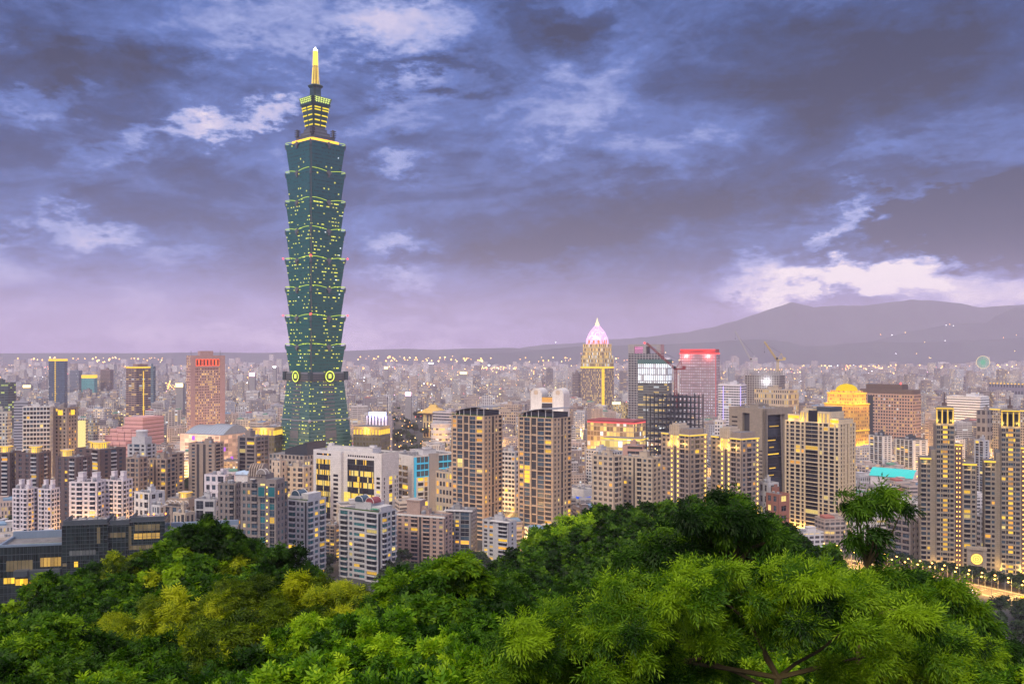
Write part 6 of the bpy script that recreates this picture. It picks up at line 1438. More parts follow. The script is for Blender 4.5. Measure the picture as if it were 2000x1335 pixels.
LEAF_CITY = leafmat('leaf_city', (.008,.020,.010), (.024,.052,.018), (.07,.12,.03))
LEAF_DARK = leafmat('leaf_dark', (.006,.022,.002), (.024,.075,.003), (.10,.20,.006))
LEAF_MID = leafmat('leaf_mid', (.006,.026,.002), (.046,.125,.003), (.20,.33,.006))
LEAF_YEL = leafmat('leaf_yellow', (.014,.036,.002), (.11,.17,.003), (.38,.42,.008))
LEAF_BRI = leafmat('leaf_bright', (.010,.044,.002), (.09,.22,.004), (.32,.48,.010))
BARK = wallmat('bark', (.075, .055, .02), .9, var=.4, scale=3)
def nrm(a): return a/np.maximum(np.linalg.norm(a, axis=-1, keepdims=True), 1e-9)
def crown_mesh(name, seed, clumps, nspray, per, sl, L, W, mat, wind=(0,0,0), droop=.25, outw=.7, rand=.55, flat=.8, tints=None):
    """leaf sprays spread through the clumps of a crown; every spray is a twig with PER leaflets"""
    r = np.random.RandomState(seed); C = np.array(clumps, float); k = len(C)
    wgt = C[:, 3]**2; ci = r.choice(k, nspray, p=wgt/wgt.sum())
    ct = r.normal(.42, .22, k) if tints is None else np.array(tints)
    d = nrm(r.normal(size=(nspray, 3))); rad = C[ci, 3]*(r.rand(nspray)**.42)
    pos = C[ci, :3]+d*rad[:, None]*np.array([1, 1, flat])
    t = nrm(d*outw+np.array(wind)+r.normal(size=(nspray, 3))*rand*.6+np.array([0, 0, -droop]))
    up = nrm(d*.6+np.array([0, 0, .9])+r.normal(size=(nspray, 3))*.45)
    s = nrm(np.cross(t, up)); n = np.cross(s, t)
    scl = r.uniform(.7, 1.3, nspray)
    V = []; T = []
    tb = ct[ci]+r.normal(0, .12, nspray)+.10*(d[:, 2]*0)
    for i in range(per):
        f = (i+.5)/per; sg = 1 if i % 2 else -1
        b = pos+t*(sl*scl*(f-.3))[:, None]+n*(-.25*droop*sl*f*f)
        if per == 1: ld = t
        else: ld = nrm(t*(.45+.5*f)+s*sg*(.95-.6*f)+n*r.normal(0, .18, (nspray, 1))-np.array([0, 0, droop*.4]))
        ls = nrm(np.cross(ld, n)); l = (L*scl*r.uniform(.8, 1.2, nspray)*(1-.25*f if per > 1 else 1))[:, None]; w = W*scl[:, None]
        V.append(np.stack([b, b+ld*l*.45+ls*w*.5+n*w*.15, b+ld*l-np.array([0, 0, 1])*l*droop*.2, b+ld*l*.45-ls*w*.5+n*w*.15], 1))
        T.append(tb+r.normal(0, .07, nspray))
    V = np.concatenate(V).reshape(-1, 3); T = np.clip(np.concatenate(T), 0, 1); q = len(V)//4
    me = bpy.data.meshes.new(name); me.vertices.add(4*q); me.vertices.foreach_set('co', V.astype(np.float32).ravel())
    me.loops.add(4*q); me.loops.foreach_set('vertex_index', np.arange(4*q, dtype=np.int32))
    me.polygons.add(q); me.polygons.foreach_set('loop_start', np.arange(0, 4*q, 4, dtype=np.int32))
    a = me.attributes.new('tint', 'FLOAT', 'FACE'); a.data.foreach_set('value', T.astype(np.float32))
    me.materials.append(mat); me.update(calc_edges=True); return me
def blobs(seed, rx, rz, k, frac=.42):
    """uneven crown: clumps over the upper shell of an ellipsoid, some missing, some standing out"""
    r = np.random.RandomState(seed); out = []
    while len(out) < k:
        d = r.normal(size=3); d /= np.linalg.norm(d)
        if d[2] < -.35: continue
        q = r.uniform(.45, 1.0); out.append((d[0]*rx*q, d[1]*rx*q, d[2]*rz*q, rx*frac*r.uniform(.55, 1.15)))
    return out
def trunk_mesh(name, seed, base, fork, tips, r0, mat=None):
    b = MB(); rg = random.Random(seed); base, fork = Vector(base), Vector(fork)
    mid = base.lerp(fork, .5)+Vector((rg.uniform(-.1,.1), rg.uniform(-.1,.1), 0))*(fork-base).length
    b.bar(base, mid, r0, 0, 7, r0*.85); b.bar(mid, fork, r0*.85, 0, 7, r0*.7)
    for tp in tips:
        tp = Vector(tp); m1 = fork.lerp(tp, .45)+Vector((rg.uniform(-.1,.1), rg.uniform(-.1,.1), rg.uniform(.0,.16)))*(tp-fork).length
        b.bar(fork, m1, r0*.5, 0, 6, r0*.34); b.bar(m1, tp, r0*.34, 0, 5, r0*.12)
    return b.mesh(name, [mat or BARK])
def tree(name, label, loc, crown, trunk, group, cat='tree', rz=0.0, s=1.0):
    o = empty(name, loc, rz, label, cat, group); o.scale = (s, s, s)
    for nm, me in (('crown', crown), ('trunk', trunk)):
        c = bpy.data.objects.new(nm, me); COL.objects.link(c); c.parent = o
    return o
CITYC = []
for i in range(3):
    bl = [(x, y, z+5.2, r) for x, y, z, r in blobs(60+i, 3.2, 2.8, 12)]
    CITYC.append((crown_mesh('crown', 70+i, bl, 420, 3, .7, 1.0, .55, LEAF_CITY, rand=.9), trunk_mesh('trunk', i, (0,0,0), (0,0,3), [b_[:3] for b_ in bl[:5]], .22)))
rt = random.Random(8)
def city_trees(n, fn, label, group, smin=.8, smax=1.3):
    k = 0; tries = 0
    while k < n and tries < n*30:
        tries += 1; x, y = fn()
        if any((x-a)**2+(y-b_)**2 < (q*.72)**2 for a, b_, q in OCC): continue
        c, t = CITYC[k % 3]; tree('city_tree', label, (x, y, 0), c, t, group, rz=rt.uniform(0, 6.28), s=rt.uniform(smin, smax)); k += 1
def spot(o, loc, p):
    l = bpy.data.lights.new('lamp_light', 'SPOT'); l.energy = p; l.color = (1, .50, .10); l.spot_size = R(150); l.spot_blend = .4; l.shadow_soft_size = .4
    q = bpy.data.objects.new('lamp_light', l); COL.objects.link(q); q.parent = o; q.location = loc
def px_fn(px0, px1, py0, py1):
    def f(): return g2(rt.uniform(px0, px1), rt.uniform(py0, py1))
    return f
city_trees(72, px_fn(764, 890, 802, 905), 'dark round tree of the lamp-lit park between the white office and the memorial hall', 'park trees', 1.3, 2.4)
city_trees(44, px_fn(745, 1010, 1100, 1160), 'bluish green tree at the feet of the pinkish brown and dark grey blocks', 'trees below the front blocks', 1.0, 1.7)
city_trees(56, lambda: (lambda px: g2(px, 1120+(px-1760)*.207-rt.uniform(8, 18)))(rt.uniform(1690, 2020)), 'dark round street tree in the row before the stone road towers', 'road side trees', .8, 1.3)
city_trees(40, lambda: (lambda px: g2(px, 1120+(px-1760)*.207+rt.uniform(28, 130)))(rt.uniform(1690, 2040)), 'green tree on the low ground between the road and the wooded hill', 'trees below the road', 1.0, 1.9)
def foot_fn():
    while True:
        y = rt.uniform(345, 560); px = rt.uniform(-150, 1900)
        if y > 470 and px > 1650: continue
        return ((px-CX)/F*y, y)
fw = []
for _ in range(420):
    x, y = foot_fn()
    if any((x-a)**2+(y-b_)**2 < (q*.75)**2 for a, b_, q in OCC): continue
    for q in range(5): fw.append((x+rt.uniform(-4, 4), y+rt.uniform(-4, 4), rt.uniform(2.5, 8), rt.uniform(2.2, 3.4)))
wo = bpy.data.objects.new('foot_wood', crown_mesh('foot_wood', 91, fw, 26000, 3, 1.2, 1.9, 1.0, LEAF_CITY, rand=.9)); COL.objects.link(wo)
tag(wo, 'dense dark wood covering the foot of the hill', None, None, 'stuff')
city_trees(20, px_fn(1110, 1165, 985, 1030), 'dark tree in the small square beside the second brown canopy tower', 'trees beside the canopy tower', 1.0, 1.7)
city_trees(14, px_fn(1690, 1740, 935, 985), 'dark tree beside the turquoise roofed hall', 'trees at the sports hall', 1.2, 2)
city_trees(16, px_fn(-20, 40, 1010, 1060), 'dark tree below the pale estate at the picture edge', 'trees at the pale estate', 1.2, 2)
city_trees(16, px_fn(800, 880, 975, 1005), 'dark tree in the yard below the bright blue building', 'trees at the blue building', 1.0, 1.6)
city_trees(14, px_fn(318, 380, 945, 990), 'dark tree in the green yard behind the arcaded grey house', 'trees behind the arcaded house', 1.2, 1.8)
city_trees(16, px_fn(600, 660, 1090, 1150), 'dark tree in the lane between the two white vaulted blocks', 'trees between the vaulted blocks', 1.0, 1.5)

# ---------------------------------------------------------------- street lamps
def lamp_parts():
    b = MB(); b.bar((0,0,0), (0,0,8.2), .12, n=6, r2=.07); b.bar((0,0,8.2), (1.6,0,8.7), .06, n=5); pole = b.mesh('pole', [METAL])
    b = MB(); b.lathe(1.7, 0, [(.05, 8.2), (.42, 8.35), (.5, 8.6), (.3, 8.8), (.05, 8.85)], 0, 8); return pole, b.mesh('lamp_head', [emit('sodium_lamp', (1, .50, .09), 9)])
LP = lamp_parts()
def lamp(x, y, label, group, light=0, s=1.0, rz=0):
    o = empty('street_lamp', (x, y, .1), rz, label, 'street lamp', group); o.scale = (s, s, s)
    for nm, me in zip(('pole', 'lamp_head'), LP): c = bpy.data.objects.new(nm, me); COL.objects.link(c); c.parent = o
    if light < 0: spot(o, (1.7, 0, 8.0), -light)
    elif light: point_light('lamp_light', o, (1.7, 0, 7.6), light, (1, .52, .12), .5)
for (p0, p1) in zip(RD, RD[1:]):
    n = 5
    for i in range(n):
        t = (i+.5)/n; x, y = p0[0]+(p1[0]-p0[0])*t, p0[1]+(p1[1]-p0[1])*t
        for sg in (-1, 1): lamp(x, y+sg*12, 'orange street lamp along the road before the stone road towers', 'road lamps', -15000, 1.15, 0 if sg < 0 else PI)
for s_ in ST:
    for (p0, p1) in zip(s_, s_[1:]):
        for i in range(5):
            t = (i+.5)/5; lamp(p0[0]+(p1[0]-p0[0])*t+4, p0[1]+(p1[1]-p0[1])*t, 'orange street lamp in a street between the apartment blocks', 'street lamps between the blocks', 26000 if i % 2 == 0 else 0)
k = 0
while k < 22:
    x, y = px_fn(765, 900, 822, 905)()
    lamp(x, y, 'orange park lamp glowing among the dark park trees', 'park lamps', 12000 if k % 4 == 0 else 0, 1.1); k += 1

# ---------------------------------------------------------------- the rest of the city
PAL = [(.52,.50,.50), (.42,.38,.36), (.36,.30,.27), (.60,.57,.56), (.30,.27,.28), (.46,.37,.33), (.22,.19,.20), (.40,.40,.44), (.50,.44,.38)]
PALN = ['pale grey', 'grey-beige', 'brown-grey', 'off-white', 'dark grey', 'pinkish tan', 'dark brown', 'blue-grey', 'beige']
CITYM = [facademat('city_wall_a', None, (.06,.06,.07), 3.1, 3.2, .2, .28, .8, .18, rows=.5, e=1.7, grough=.5), facademat('city_wall_b', None, (.07,.065,.07), 9, 3.3, .03, .42, .9, .15, rows=.5, e=1.2, grough=.5),
         facademat('city_wall_c', None, (.06,.06,.07), 4.4, 3.2, .13, .35, .92, .2, rows=.5, e=1.7, grough=.5), facademat('city_wall_d', None, (.055,.06,.07), 2.4, 3.4, .28, .1, .9, .15, rows=.5, e=1.2, grough=.5)]
SHED = [wallmat('shed_green', (.10,.24,.18), .6), wallmat('shed_red', (.34,.12,.10), .6), wallmat('shed_blue', (.16,.26,.38), .6), wallmat('shed_grey', (.38,.37,.37), .6)]
rc_ = random.Random(21)
HILL = [(-60,1190),(0,1175),(60,1150),(120,1112),(200,1085),(300,1075),(350,1040),(400,1022),(450,1038),(500,1062),(560,1078),(600,1115),(680,1135),(790,1120),(850,1100),(930,1130),(960,1100),(1000,1080),(1050,1040),(1110,1010),(1160,990),(1200,975),(1260,970),(1320,975),(1400,955),(1450,960),(1500,990),(1540,1015),(1600,1060),(1680,1075),(1760,1110),(1850,1150),(1950,1230),(2060,1270)]
def hilltop(px): return float(np.interp(px, [q[0] for q in HILL], [q[1] for q in HILL]))
def covered(px, py, Y):
    """whether a nearer landmark or the wooded hill hides this place of the photograph"""
    if py > hilltop(px)-4: return True
    return any(L-2 < px < Rr+2 and top < py and hy < Y for _r, _m, top, hy, _s, L, Rr in HEROES)
KINDS = []
def small_building(x, y, w, d, h, rz, ci, fm):
    o = empty('city_building', (x, y, 0), rz, None, 'building')
    wm = wallmat('city_paint_%s' % PALN[ci].replace('-', '_').replace(' ', '_'), PAL[ci])
    b = MB(); b.cur = (*PAL[ci], rc_.random()); n = rc_.choice((1, 1, 2))
    b.box(-w/2, w/2, -d/2, d/2, 0, h, 0, 1)
    if n == 2: b.box(-w/2+w*.15, w/2-w*.25, -d/2-2.2, -d/2+.1, 0, h*rc_.uniform(.7, .95), 0, 1)
    b.build('walls', [CITYM[fm], rc_.choice((ROOF, ROOF_L))], o)
    b = MB(); t = .25
    b.box(-w/2, w/2, -d/2, -d/2+t, h, h+1.1); b.box(-w/2, w/2, d/2-t, d/2, h, h+1.1); b.box(-w/2, -w/2+t, -d/2+t, d/2-t, h, h+1.1); b.box(w/2-t, w/2, -d/2+t, d/2-t, h, h+1.1); b.build('parapet', [wm], o)
    b = MB(); hx, hy = w*rc_.uniform(-.2, .2), d*rc_.uniform(-.15, .25); b.cbox(hx, hy, w*.3, d*.34, h, h+3.2); b.cbox(hx, hy, w*.34, d*.38, h+3.2, h+3.5); b.build('stair_head', [wm], o)
    top = 'plain roof'
    if rc_.random() < .38:
        q = rc_.randrange(4); b = MB(); x0 = rc_.choice((-w*.45, w*.02)); b.loft([[(x0, -d*.4, h), (x0+w*.42, -d*.4, h), (x0+w*.42, d*.1, h), (x0, d*.1, h)], [(x0, -d*.4, h+2.3), (x0+w*.42, -d*.4, h+2.3), (x0+w*.42, d*.1, h+3.1), (x0, d*.1, h+3.1)]]); b.build('roof_shed', [SHED[q]], o); top = ('green', 'red', 'blue', 'grey')[q]+' roof shed'
    elif rc_.random() < .7:
        for i in range(rc_.choice((1, 2))):
            b = MB(); r = 1.0; tx, ty = rc_.uniform(-.4, .4)*w, rc_.uniform(-.42, -.2)*d; b.cyl(tx, ty, r, r, h+.5, h+2.4, 0, 10); b.lathe(tx, ty, [(r, h+2.4), (.1, h+2.9)], 0, 10); b.cbox(tx, ty, 1.2, 1.2, h, h+.5); b.build('water_tank', [METAL], o)
        top = 'roof tank'
    return o, top
placed = 0; GEN = []
cells = []
Y = 560.0
while Y < 2300:
    step = 21+Y*.006; X = -(.62*Y); 
    while X < .62*Y: cells.append((X+rc_.uniform(-4, 4), Y+rc_.uniform(-4, 4), step)); X += step+rc_.choice((0, 0, 0, 7))
    Y += step+rc_.choice((1, 3, 9))
def near_street(x, y):
    for s_ in ST+[RD]:
        for (x0, y0), (x1, y1) in zip(s_, s_[1:]):
            dx, dy = x1-x0, y1-y0; t = max(0, min(1, ((x-x0)*dx+(y-y0)*dy)/(dx*dx+dy*dy)))
            if math.hypot(x-x0-t*dx, y-y0-t*dy) < 19: return True
    return False
LEFT_CELLS = []
for x, y, st in cells:
    px = CX+x/y*F
    if not -30 < px < 2030: continue
    r = st*.42
    if any((x-a)**2+(y-b_)**2 < (q*.80+r)**2 for a, b_, q in OCC) or near_street(x, y): continue
    gpy = HY+270000.0/y
    if 758 < px < 892 and 797 < gpy < 912: continue          # the park
    if px > 1640 and gpy > 1085: continue
    if 580 < px < 1015 and gpy > 1080: continue
    h = rc_.choice((11, 14, 16, 18, 21, 24)) if y < 1000 else rc_.choice((12, 14, 17, 20, 24, 28, 34)) + (rc_.choice((0, 0, 0, 0, 14, 26)) if y > 1300 else 0)
    if covered(px, HY+(CAMZ-h-2)*F/y, y): 
        if rc_.random() < .3 and HY+(CAMZ-h)*F/y < hilltop(px)+30: LEFT_CELLS.append((x, y, st, h))
        continue
    GEN.append((x, y, st, h))
GEN.sort(key=lambda q: q[1])
nthing = 0
groups_n = {}
for x, y, st, h in GEN:
    if nthing >= 285: LEFT_CELLS.append((x, y, st, h)); continue
    ci = rc_.randrange(len(PAL)); fm = rc_.randrange(4); w, d = st*rc_.uniform(.62, .9), st*rc_.uniform(.55, .85)
    o, top = small_building(x, y, w, d, h, -math.atan2(x, y)*.3+R(rc_.choice((18, 18, 18, -14))), ci, fm); nthing += 1
    px = CX+x/y*F; py = HY+(CAMZ-h)*F/y
    near = min((hh for hh in HEROES if hh[4]), key=lambda hh: abs(hh[1]-px)+.5*abs((HY+CAMZ*F/hh[3])-(HY+CAMZ*F/y)))
    size = 'low' if h < 17 else 'mid-rise' if h < 27 else 'tall'
    rel = ('behind' if y > near[3] else 'before') if near[5]-4 < px < near[6]+4 else ('left of' if px < near[1] else 'right of')
    KINDS.append((o, size, PALN[ci], top, rel, near[4], px, y))
from collections import defaultdict
by = defaultdict(list)
for q in KINDS: by[q[1:6]].append(q)
ORD = ['nearest', 'second nearest', 'third nearest', 'fourth nearest', 'fifth nearest', 'sixth nearest', 'seventh nearest', 'eighth nearest', 'ninth nearest', 'farthest']
for key, lst in by.items():
    lst.sort(key=lambda q: q[7]); size, colr, top, rel, short = key
    for i, q in enumerate(lst):
        pos = '' if len(lst) == 1 else (ORD[i] if len(lst) > 2 or i == 0 else 'farther')+' '
        q[0]['label'] = '%s%s %s house, %s, %s %s' % (pos, size, colr, top, rel, short.replace('the ', '', 1))
        q[0]['group'] = 'small buildings between the towers'
# lamps in the lanes between the buildings
k = 0; tries = 0
while k < 120 and tries < 8000:
    tries += 1; y = rc_.uniform(640, 1750); x = rc_.uniform(-.56, .56)*y; px = CX+x/y*F; gpy = HY+270000.0/y
    if gpy > hilltop(px) or any((x-a)**2+(y-b_)**2 < (q*.85+6)**2 for a, b_, q in OCC) or any(abs(x-a)+abs(y-b_) < st*.6 for a, b_, st, h in GEN): continue
    lamp(x, y, 'amber street lamp glowing in a lane between the buildings', 'lane lamps', 30000+y*14, 1.3, rc_.uniform(0, 6.28)); k += 1
# everything smaller and farther: one mass of roofs out to the hills
b = MB(); cm = [CITYM[0], CITYM[1], CITYM[2], CITYM[3], ROOF, ROOF_L]
for x, y, st, h in LEFT_CELLS:
    b.cur = (*rc_.choice(PAL), rc_.random()); w, d = st*rc_.uniform(.6, .9), st*rc_.uniform(.55, .85)
    b.cbox(x, y, w, d, 0, h, rc_.randrange(4), rc_.choice((4, 5))); b.cbox(x+w*.1, y, w*.3, d*.4, h, h+3, rc_.randrange(4), 5)
Y = 2100.0
while Y < 8450:
    step = 24+(Y-2000)*.0062; X = -.60*Y
    while X < .60*Y:
        x, y = X+rc_.uniform(-.3, .3)*step, Y+rc_.uniform(-.3, .3)*step; X += step*rc_.choice((.9, 1, 1, 1.7))
        px = CX+x/y*F
        if not -40 < px < 2040 or any((x-a)**2+(y-b_)**2 < (q+8)**2 for a, b_, q in OCC): continue
        f = fbm(np.array([x]), np.array([y]), 900, 3, 3)[0]
        if f < .33: continue
        h = rc_.choice((12, 15, 18, 22, 26, 32)) + (rc_.uniform(10, 34) if rc_.random() < .16 else 0) + (rc_.uniform(25, 60) if rc_.random() < .02*(f > .5)*2 else 0)
        h *= 1+max(0, (Y-3500))/14000
        col = rc_.choice(PAL); k_ = rc_.uniform(.8, 1.25); b.cur = (col[0]*k_, col[1]*k_, col[2]*k_, rc_.random())
        w, d = step*rc_.uniform(.5, .86), step*rc_.uniform(.5, .8)
        b.cbox(x, y, w, d, 0, h, rc_.randrange(4), rc_.choice((4, 5)))
        if Y < 4200 and rc_.random() < .7: b.cbox(x+w*rc_.uniform(-.2, .2), y, w*.3, d*.35, h, h+rc_.uniform(2.5, 5), rc_.randrange(4), 5)
    Y += step*rc_.choice((.9, 1, 1.25))
tag(b.build('distant_city', cm), 'sea of small grey roofs and blocks spreading to the hills', None, None, 'stuff')
# lights of the far streets
LC = [emit('far_light_amber', (1, .50, .10), 5), emit('far_light_yellow', (1, .70, .22), 5), emit('far_light_white', (.95, .95, 1), 6), emit('far_light_red', (1, .14, .14), 4), emit('far_light_pink', (1, .55, .75), 4)]
b = MB()
def dot(x, y, z, s, m):
    p = [(x+s, y, z), (x, y, z+s), (x-s, y, z), (x, y, z-s), (x, y-s, z)]
    for i in range(4): b.quad([p[i], p[(i+1) % 4], p[4]], m, [(0,0)]*3)
for _ in range(280):
    y0 = 1200+8000*rc_.random()**1.1; x0 = rc_.uniform(-.58, .58)*y0; a = rc_.choice((.35, .35, -1.2, .1, 1.9))+rc_.uniform(-.1, .1); n = rc_.randrange(4, 22); gap = rc_.uniform(20, 42)*(1+y0/6000); m = rc_.choice((0, 0, 0, 1, 1))
    for i in range(n):
        x, y = x0+math.cos(a)*gap*i, y0+math.sin(a)*gap*i
        if y > 1100 and y < 8400: dot(x, y, rc_.uniform(9, 24)+y*.0025, y*rc_.uniform(.00032, .00075), m)
for _ in range(2600):
    y = 1150+7200*rc_.random()**1.2; x = rc_.uniform(-.58, .58)*y; dot(x, y, rc_.uniform(12, 34)+y*.002, y*rc_.uniform(.0003, .0006), rc_.choices((0, 1, 2, 3, 4), (5, 5, 2, 1, 1))[0])
for px0, px1, py, n in ((1640, 2010, 716, 70), (1600, 1760, 722, 36), (1000, 1330, 702, 50), (690, 960, 700, 60), (20, 330, 702, 44), (1700, 1990, 727, 40)):
    for i in range(n):
        p = at(rc_.uniform(px0, px1), py+rc_.uniform(-5, 5), 6500); dot(p.x, p.y, max(p.z, 8), rc_.uniform(2.2, 6), rc_.choice((0, 0, 1)))
tag(b.build('distant_street_lights', LC), 'points of amber and white light among the far roofs', None, None, 'stuff')
b = MB()
for px, py, Y in ((1855, 633, 12000), (1862, 636, 12000), (1848, 635, 12000), (1806, 668, 9300), (1768, 649, 13500), (1846, 665, 9300), (1750, 690, 9000), (1790, 690, 9000), (1815, 698, 8900), (1818, 699, 8900), (1960, 659, 9300), (1985, 654, 9300), (1982, 685, 9000), (1135, 690, 9000), (1085, 668, 12000), (1300, 688, 9000), (1720, 653, 13000), (1742, 654, 13000)):
    p = at(px, py, min(Y*.72, 8380)); dot(p.x, p.y, p.z, Y*.00034, rc_.choice((0, 1, 2)))
tag(b.build('hillside_lights', LC), 'few lamps scattered over the dark hillsides', None, None, 'stuff')
# bright signs in the haze
for px, py, Y, w, h, m, lb in ((536, 716, 3000, 16, 7, 2, 'white glaring sign in the haze left of the skyscraper'), (797, 769, 1900, 20, 12, 4, 'pink-white glaring sign on a block beyond the park'), (842, 709, 4200, 34, 7, 2, 'long white glaring sign far beyond the park'), (955, 713, 4600, 14, 8, 2, 'small white glaring sign in the far haze'), (754, 718, 4000, 26, 16, 1, 'round yellow glow in the haze right of the skyscraper'), (1675, 728, 5200, 30, 22, 1, 'strong yellow glow in the haze above the golden domed tower'), (492, 731, 2600, 26, 16, 4, 'violet-pink lit block front in the haze near the granite tower'), (1204, 787, 1780, 26, 7, 1, 'greenish lit sign below the portal topped tower'), (52, 754, 2400, 32, 10, 1, 'yellow lit roof sign in the haze near the slim blue-grey tower'), (350, 752, 1900, 24, 12, 1, 'yellow lit facade just left of the granite tower'), (905, 728, 3600, 44, 14, 1, 'yellow lit facade far beyond the park'), (1560, 823, 1300, 10, 5, 3, 'red neon sign low beside the golden domed tower')):
    p = at(px, py, Y); r0 = empty('lit_sign', (p.x, Y, 0), 0, lb, 'lit sign'); w *= .6; h *= .6; q = MB(); q.box(-w/2, w/2, 0, 1.2, p.z-h/2, p.z+h/2); q.build('light_panel', [LC[m]], r0); q = MB(); q.box(-w/2, w/2, 1.3, 14, 0, p.z+h/2); q.build('sign_block', [CONC], r0)

# cars on the lit road
def car_parts(ci):
    paint = wallmat('car_paint_%s' % ('white', 'silver', 'black', 'yellow')[ci], ((.7,.7,.7), (.4,.41,.43), (.03,.03,.035), (.65,.42,.03))[ci], .3, var=.03, spec=.6)
    b = MB(); pr = [(-2.2,.35),(-2.25,.75),(-1.3,.9),(1.5,.95),(2.2,.8),(2.25,.35)]
    for y0, y1 in ((-.88, .88),):
        A = [(x, y0, z) for x, z in pr]; C_ = [(x, y1, z) for x, z in pr]; b.quad(A); b.quad(C_[::-1])
        for i in range(len(pr)-1): b.quad([A[i+1], A[i], C_[i], C_[i+1]])
    body = b.mesh('body', [paint])
    b = MB(); b.loft([[(-1.5,-.8,.9),(1.0,-.8,.9),(1.0,.8,.9),(-1.5,.8,.9)],[(-1.0,-.66,1.4),(.45,-.66,1.4),(.45,.66,1.4),(-1.0,.66,1.4)]], 0, 1); cabin = b.mesh('cabin', [GLASS_BLACK, paint])
    b = MB(); n = 10; b.loft([[(.32*math.cos(2*PI*i/n), y, .32+.32*math.sin(2*PI*i/n)) for i in range(n)] for y in (.11, -.11)], 0, capb=True); wheel = b.mesh('wheel', [wallmat('tyre', (.02,.02,.02), .9)])
    b = MB(); b.box(-.06, .06, -.2, .2, -.1, .1); hl = b.mesh('headlight', [emit('headlight_white', (1, .9, .7), 12)]); tl = b.mesh('taillight', [emit('taillight_red', (1, .05, .03), 8)])
    return body, cabin, wheel, hl, tl
CARS = [car_parts(i) for i in range(4)]
rk = random.Random(6)
for (p0, p1) in zip(RD, RD[1:]):
    d = Vector((p1[0]-p0[0], p1[1]-p0[1], 0)); L = d.length; d.normalize(); n = Vector((-d.y, d.x, 0)); a = rk.uniform(4, 16)
    while a < L-4:
        lane = rk.choice((-6.2, -2.1, 2.1, 6.2)); ci = rk.randrange(4); q = Vector((p0[0], p0[1], .03))+d*a+n*lane; rz = math.atan2(d.y, d.x)+(PI if lane > 0 else 0)
        o = empty('car', q, rz, '%s car driving on the lamp-lit road with its lights on' % ('white', 'silver', 'black', 'yellow')[ci], 'car', '%s cars on the lit road' % ('white', 'silver', 'black', 'yellow')[ci])
        body, cabin, wheel, hl, tl = CARS[ci]
        for nm, me, l in (('body', body, (0,0,0)), ('cabin', cabin, (0,0,0)), ('wheel', wheel, (1.4,.8,0)), ('wheel', wheel, (1.4,-.8,0)), ('wheel', wheel, (-1.4,.8,0)), ('wheel', wheel, (-1.4,-.8,0)), ('headlight', hl, (2.24,.6,.65)), ('headlight', hl, (2.24,-.6,.65)), ('taillight', tl, (-2.26,.6,.72)), ('taillight', tl, (-2.26,-.6,.72))):
            c = bpy.data.objects.new(nm, me); COL.objects.link(c); c.parent = o; c.location = l
        a += rk.uniform(12, 34)

# ---------------------------------------------------------------- the wooded hill
HB = [(0,142),(12,139.5),(25,135),(40,130),(80,120),(130,113),(155,105),(190,86),(260,45),(340,14),(420,4),(500,1.2),(560,-.5),(900,-5)]
def hillz(X, Y):
    r = np.hypot(Y, X*.45)+.35*np.abs(X)*(np.asarray(Y) > 30)
    return np.interp(r, [q[0] for q in HB], [q[1] for q in HB])
def hz_s(x, y): return float(hillz(np.array([x]), np.array([y]))[0])
def hz_n(X, Y): return hillz(X, Y)+(fbm(X, Y, 22, 31, 4)-.5)*3.2*np.clip((560-np.hypot(X, Y))/300, 0, 1)
SOIL = noisemat('hill_soil', (.012,.020,.007), (.03,.045,.012), .6, .95, 6)
sheet('hill', np.linspace(-420, 420, 150), np.concatenate([np.linspace(-40, 160, 90), np.linspace(165, 600, 76)]), lambda X, Y: np.where(np.hypot(X, Y) > 575, -1.5, hz_n(X, Y)), SOIL)

def variants(pre, n, seed, rx, rz, k, **kw):
    out = []
    for i in range(n):
        bl = blobs(seed+i, rx, rz, k, kw.get('frac', .42))
        me = crown_mesh('crown', seed+50+i, bl, kw['nspray'], kw['per'], kw['sl'], kw['L'], kw['W'], kw['mat'], kw.get('wind', (0,0,0)), kw.get('droop', .25), kw.get('outw', .7)*.6, kw.get('rand', .55)*1.35, kw.get('flat', .8))
        tips = [b_[:3] for b_ in bl[:7]]
        out.append((me, tips, seed+i))
    return out
rh = random.Random(3)
def plant(v, px, py, Y, size, rx, label, group, name='tree'):
    """tree whose crown top stands at (px, py) of the photograph when seen from its viewpoint, Y metres away; trunk down to the slope"""
    me, tips, sd = v; p = at(px, py, Y); s = size
    top = max(z for x, y, z in tips)*1.0
    cz = p.z-s*rx*.78; gz = hz_s(p.x, Y)-.6
    o = empty(name, (p.x, Y, gz), rh.uniform(0, 6.28), label, 'tree', group)
    c = bpy.data.objects.new('crown', me); COL.objects.link(c); c.parent = o; c.location = (0, 0, cz-gz); c.scale = (s*rh.uniform(.92, 1.1), s*rh.uniform(.92, 1.1), s*rh.uniform(.85, 1.1))
    h = max(cz-gz, .8)
    t = bpy.data.objects.new('trunk', trunk_mesh('trunk', sd+rh.randrange(999), (0,0,0), (0,0,h-s*rx*.45 if h > s*rx else h*.4), [(x*s, y*s, z*s+h) for x, y, z in tips], .045*rx*s+.02*h)); COL.objects.link(t); t.parent = o
    return o
def prof(P, x): return float(np.interp(x, [q[0] for q in P], [q[1] for q in P]))

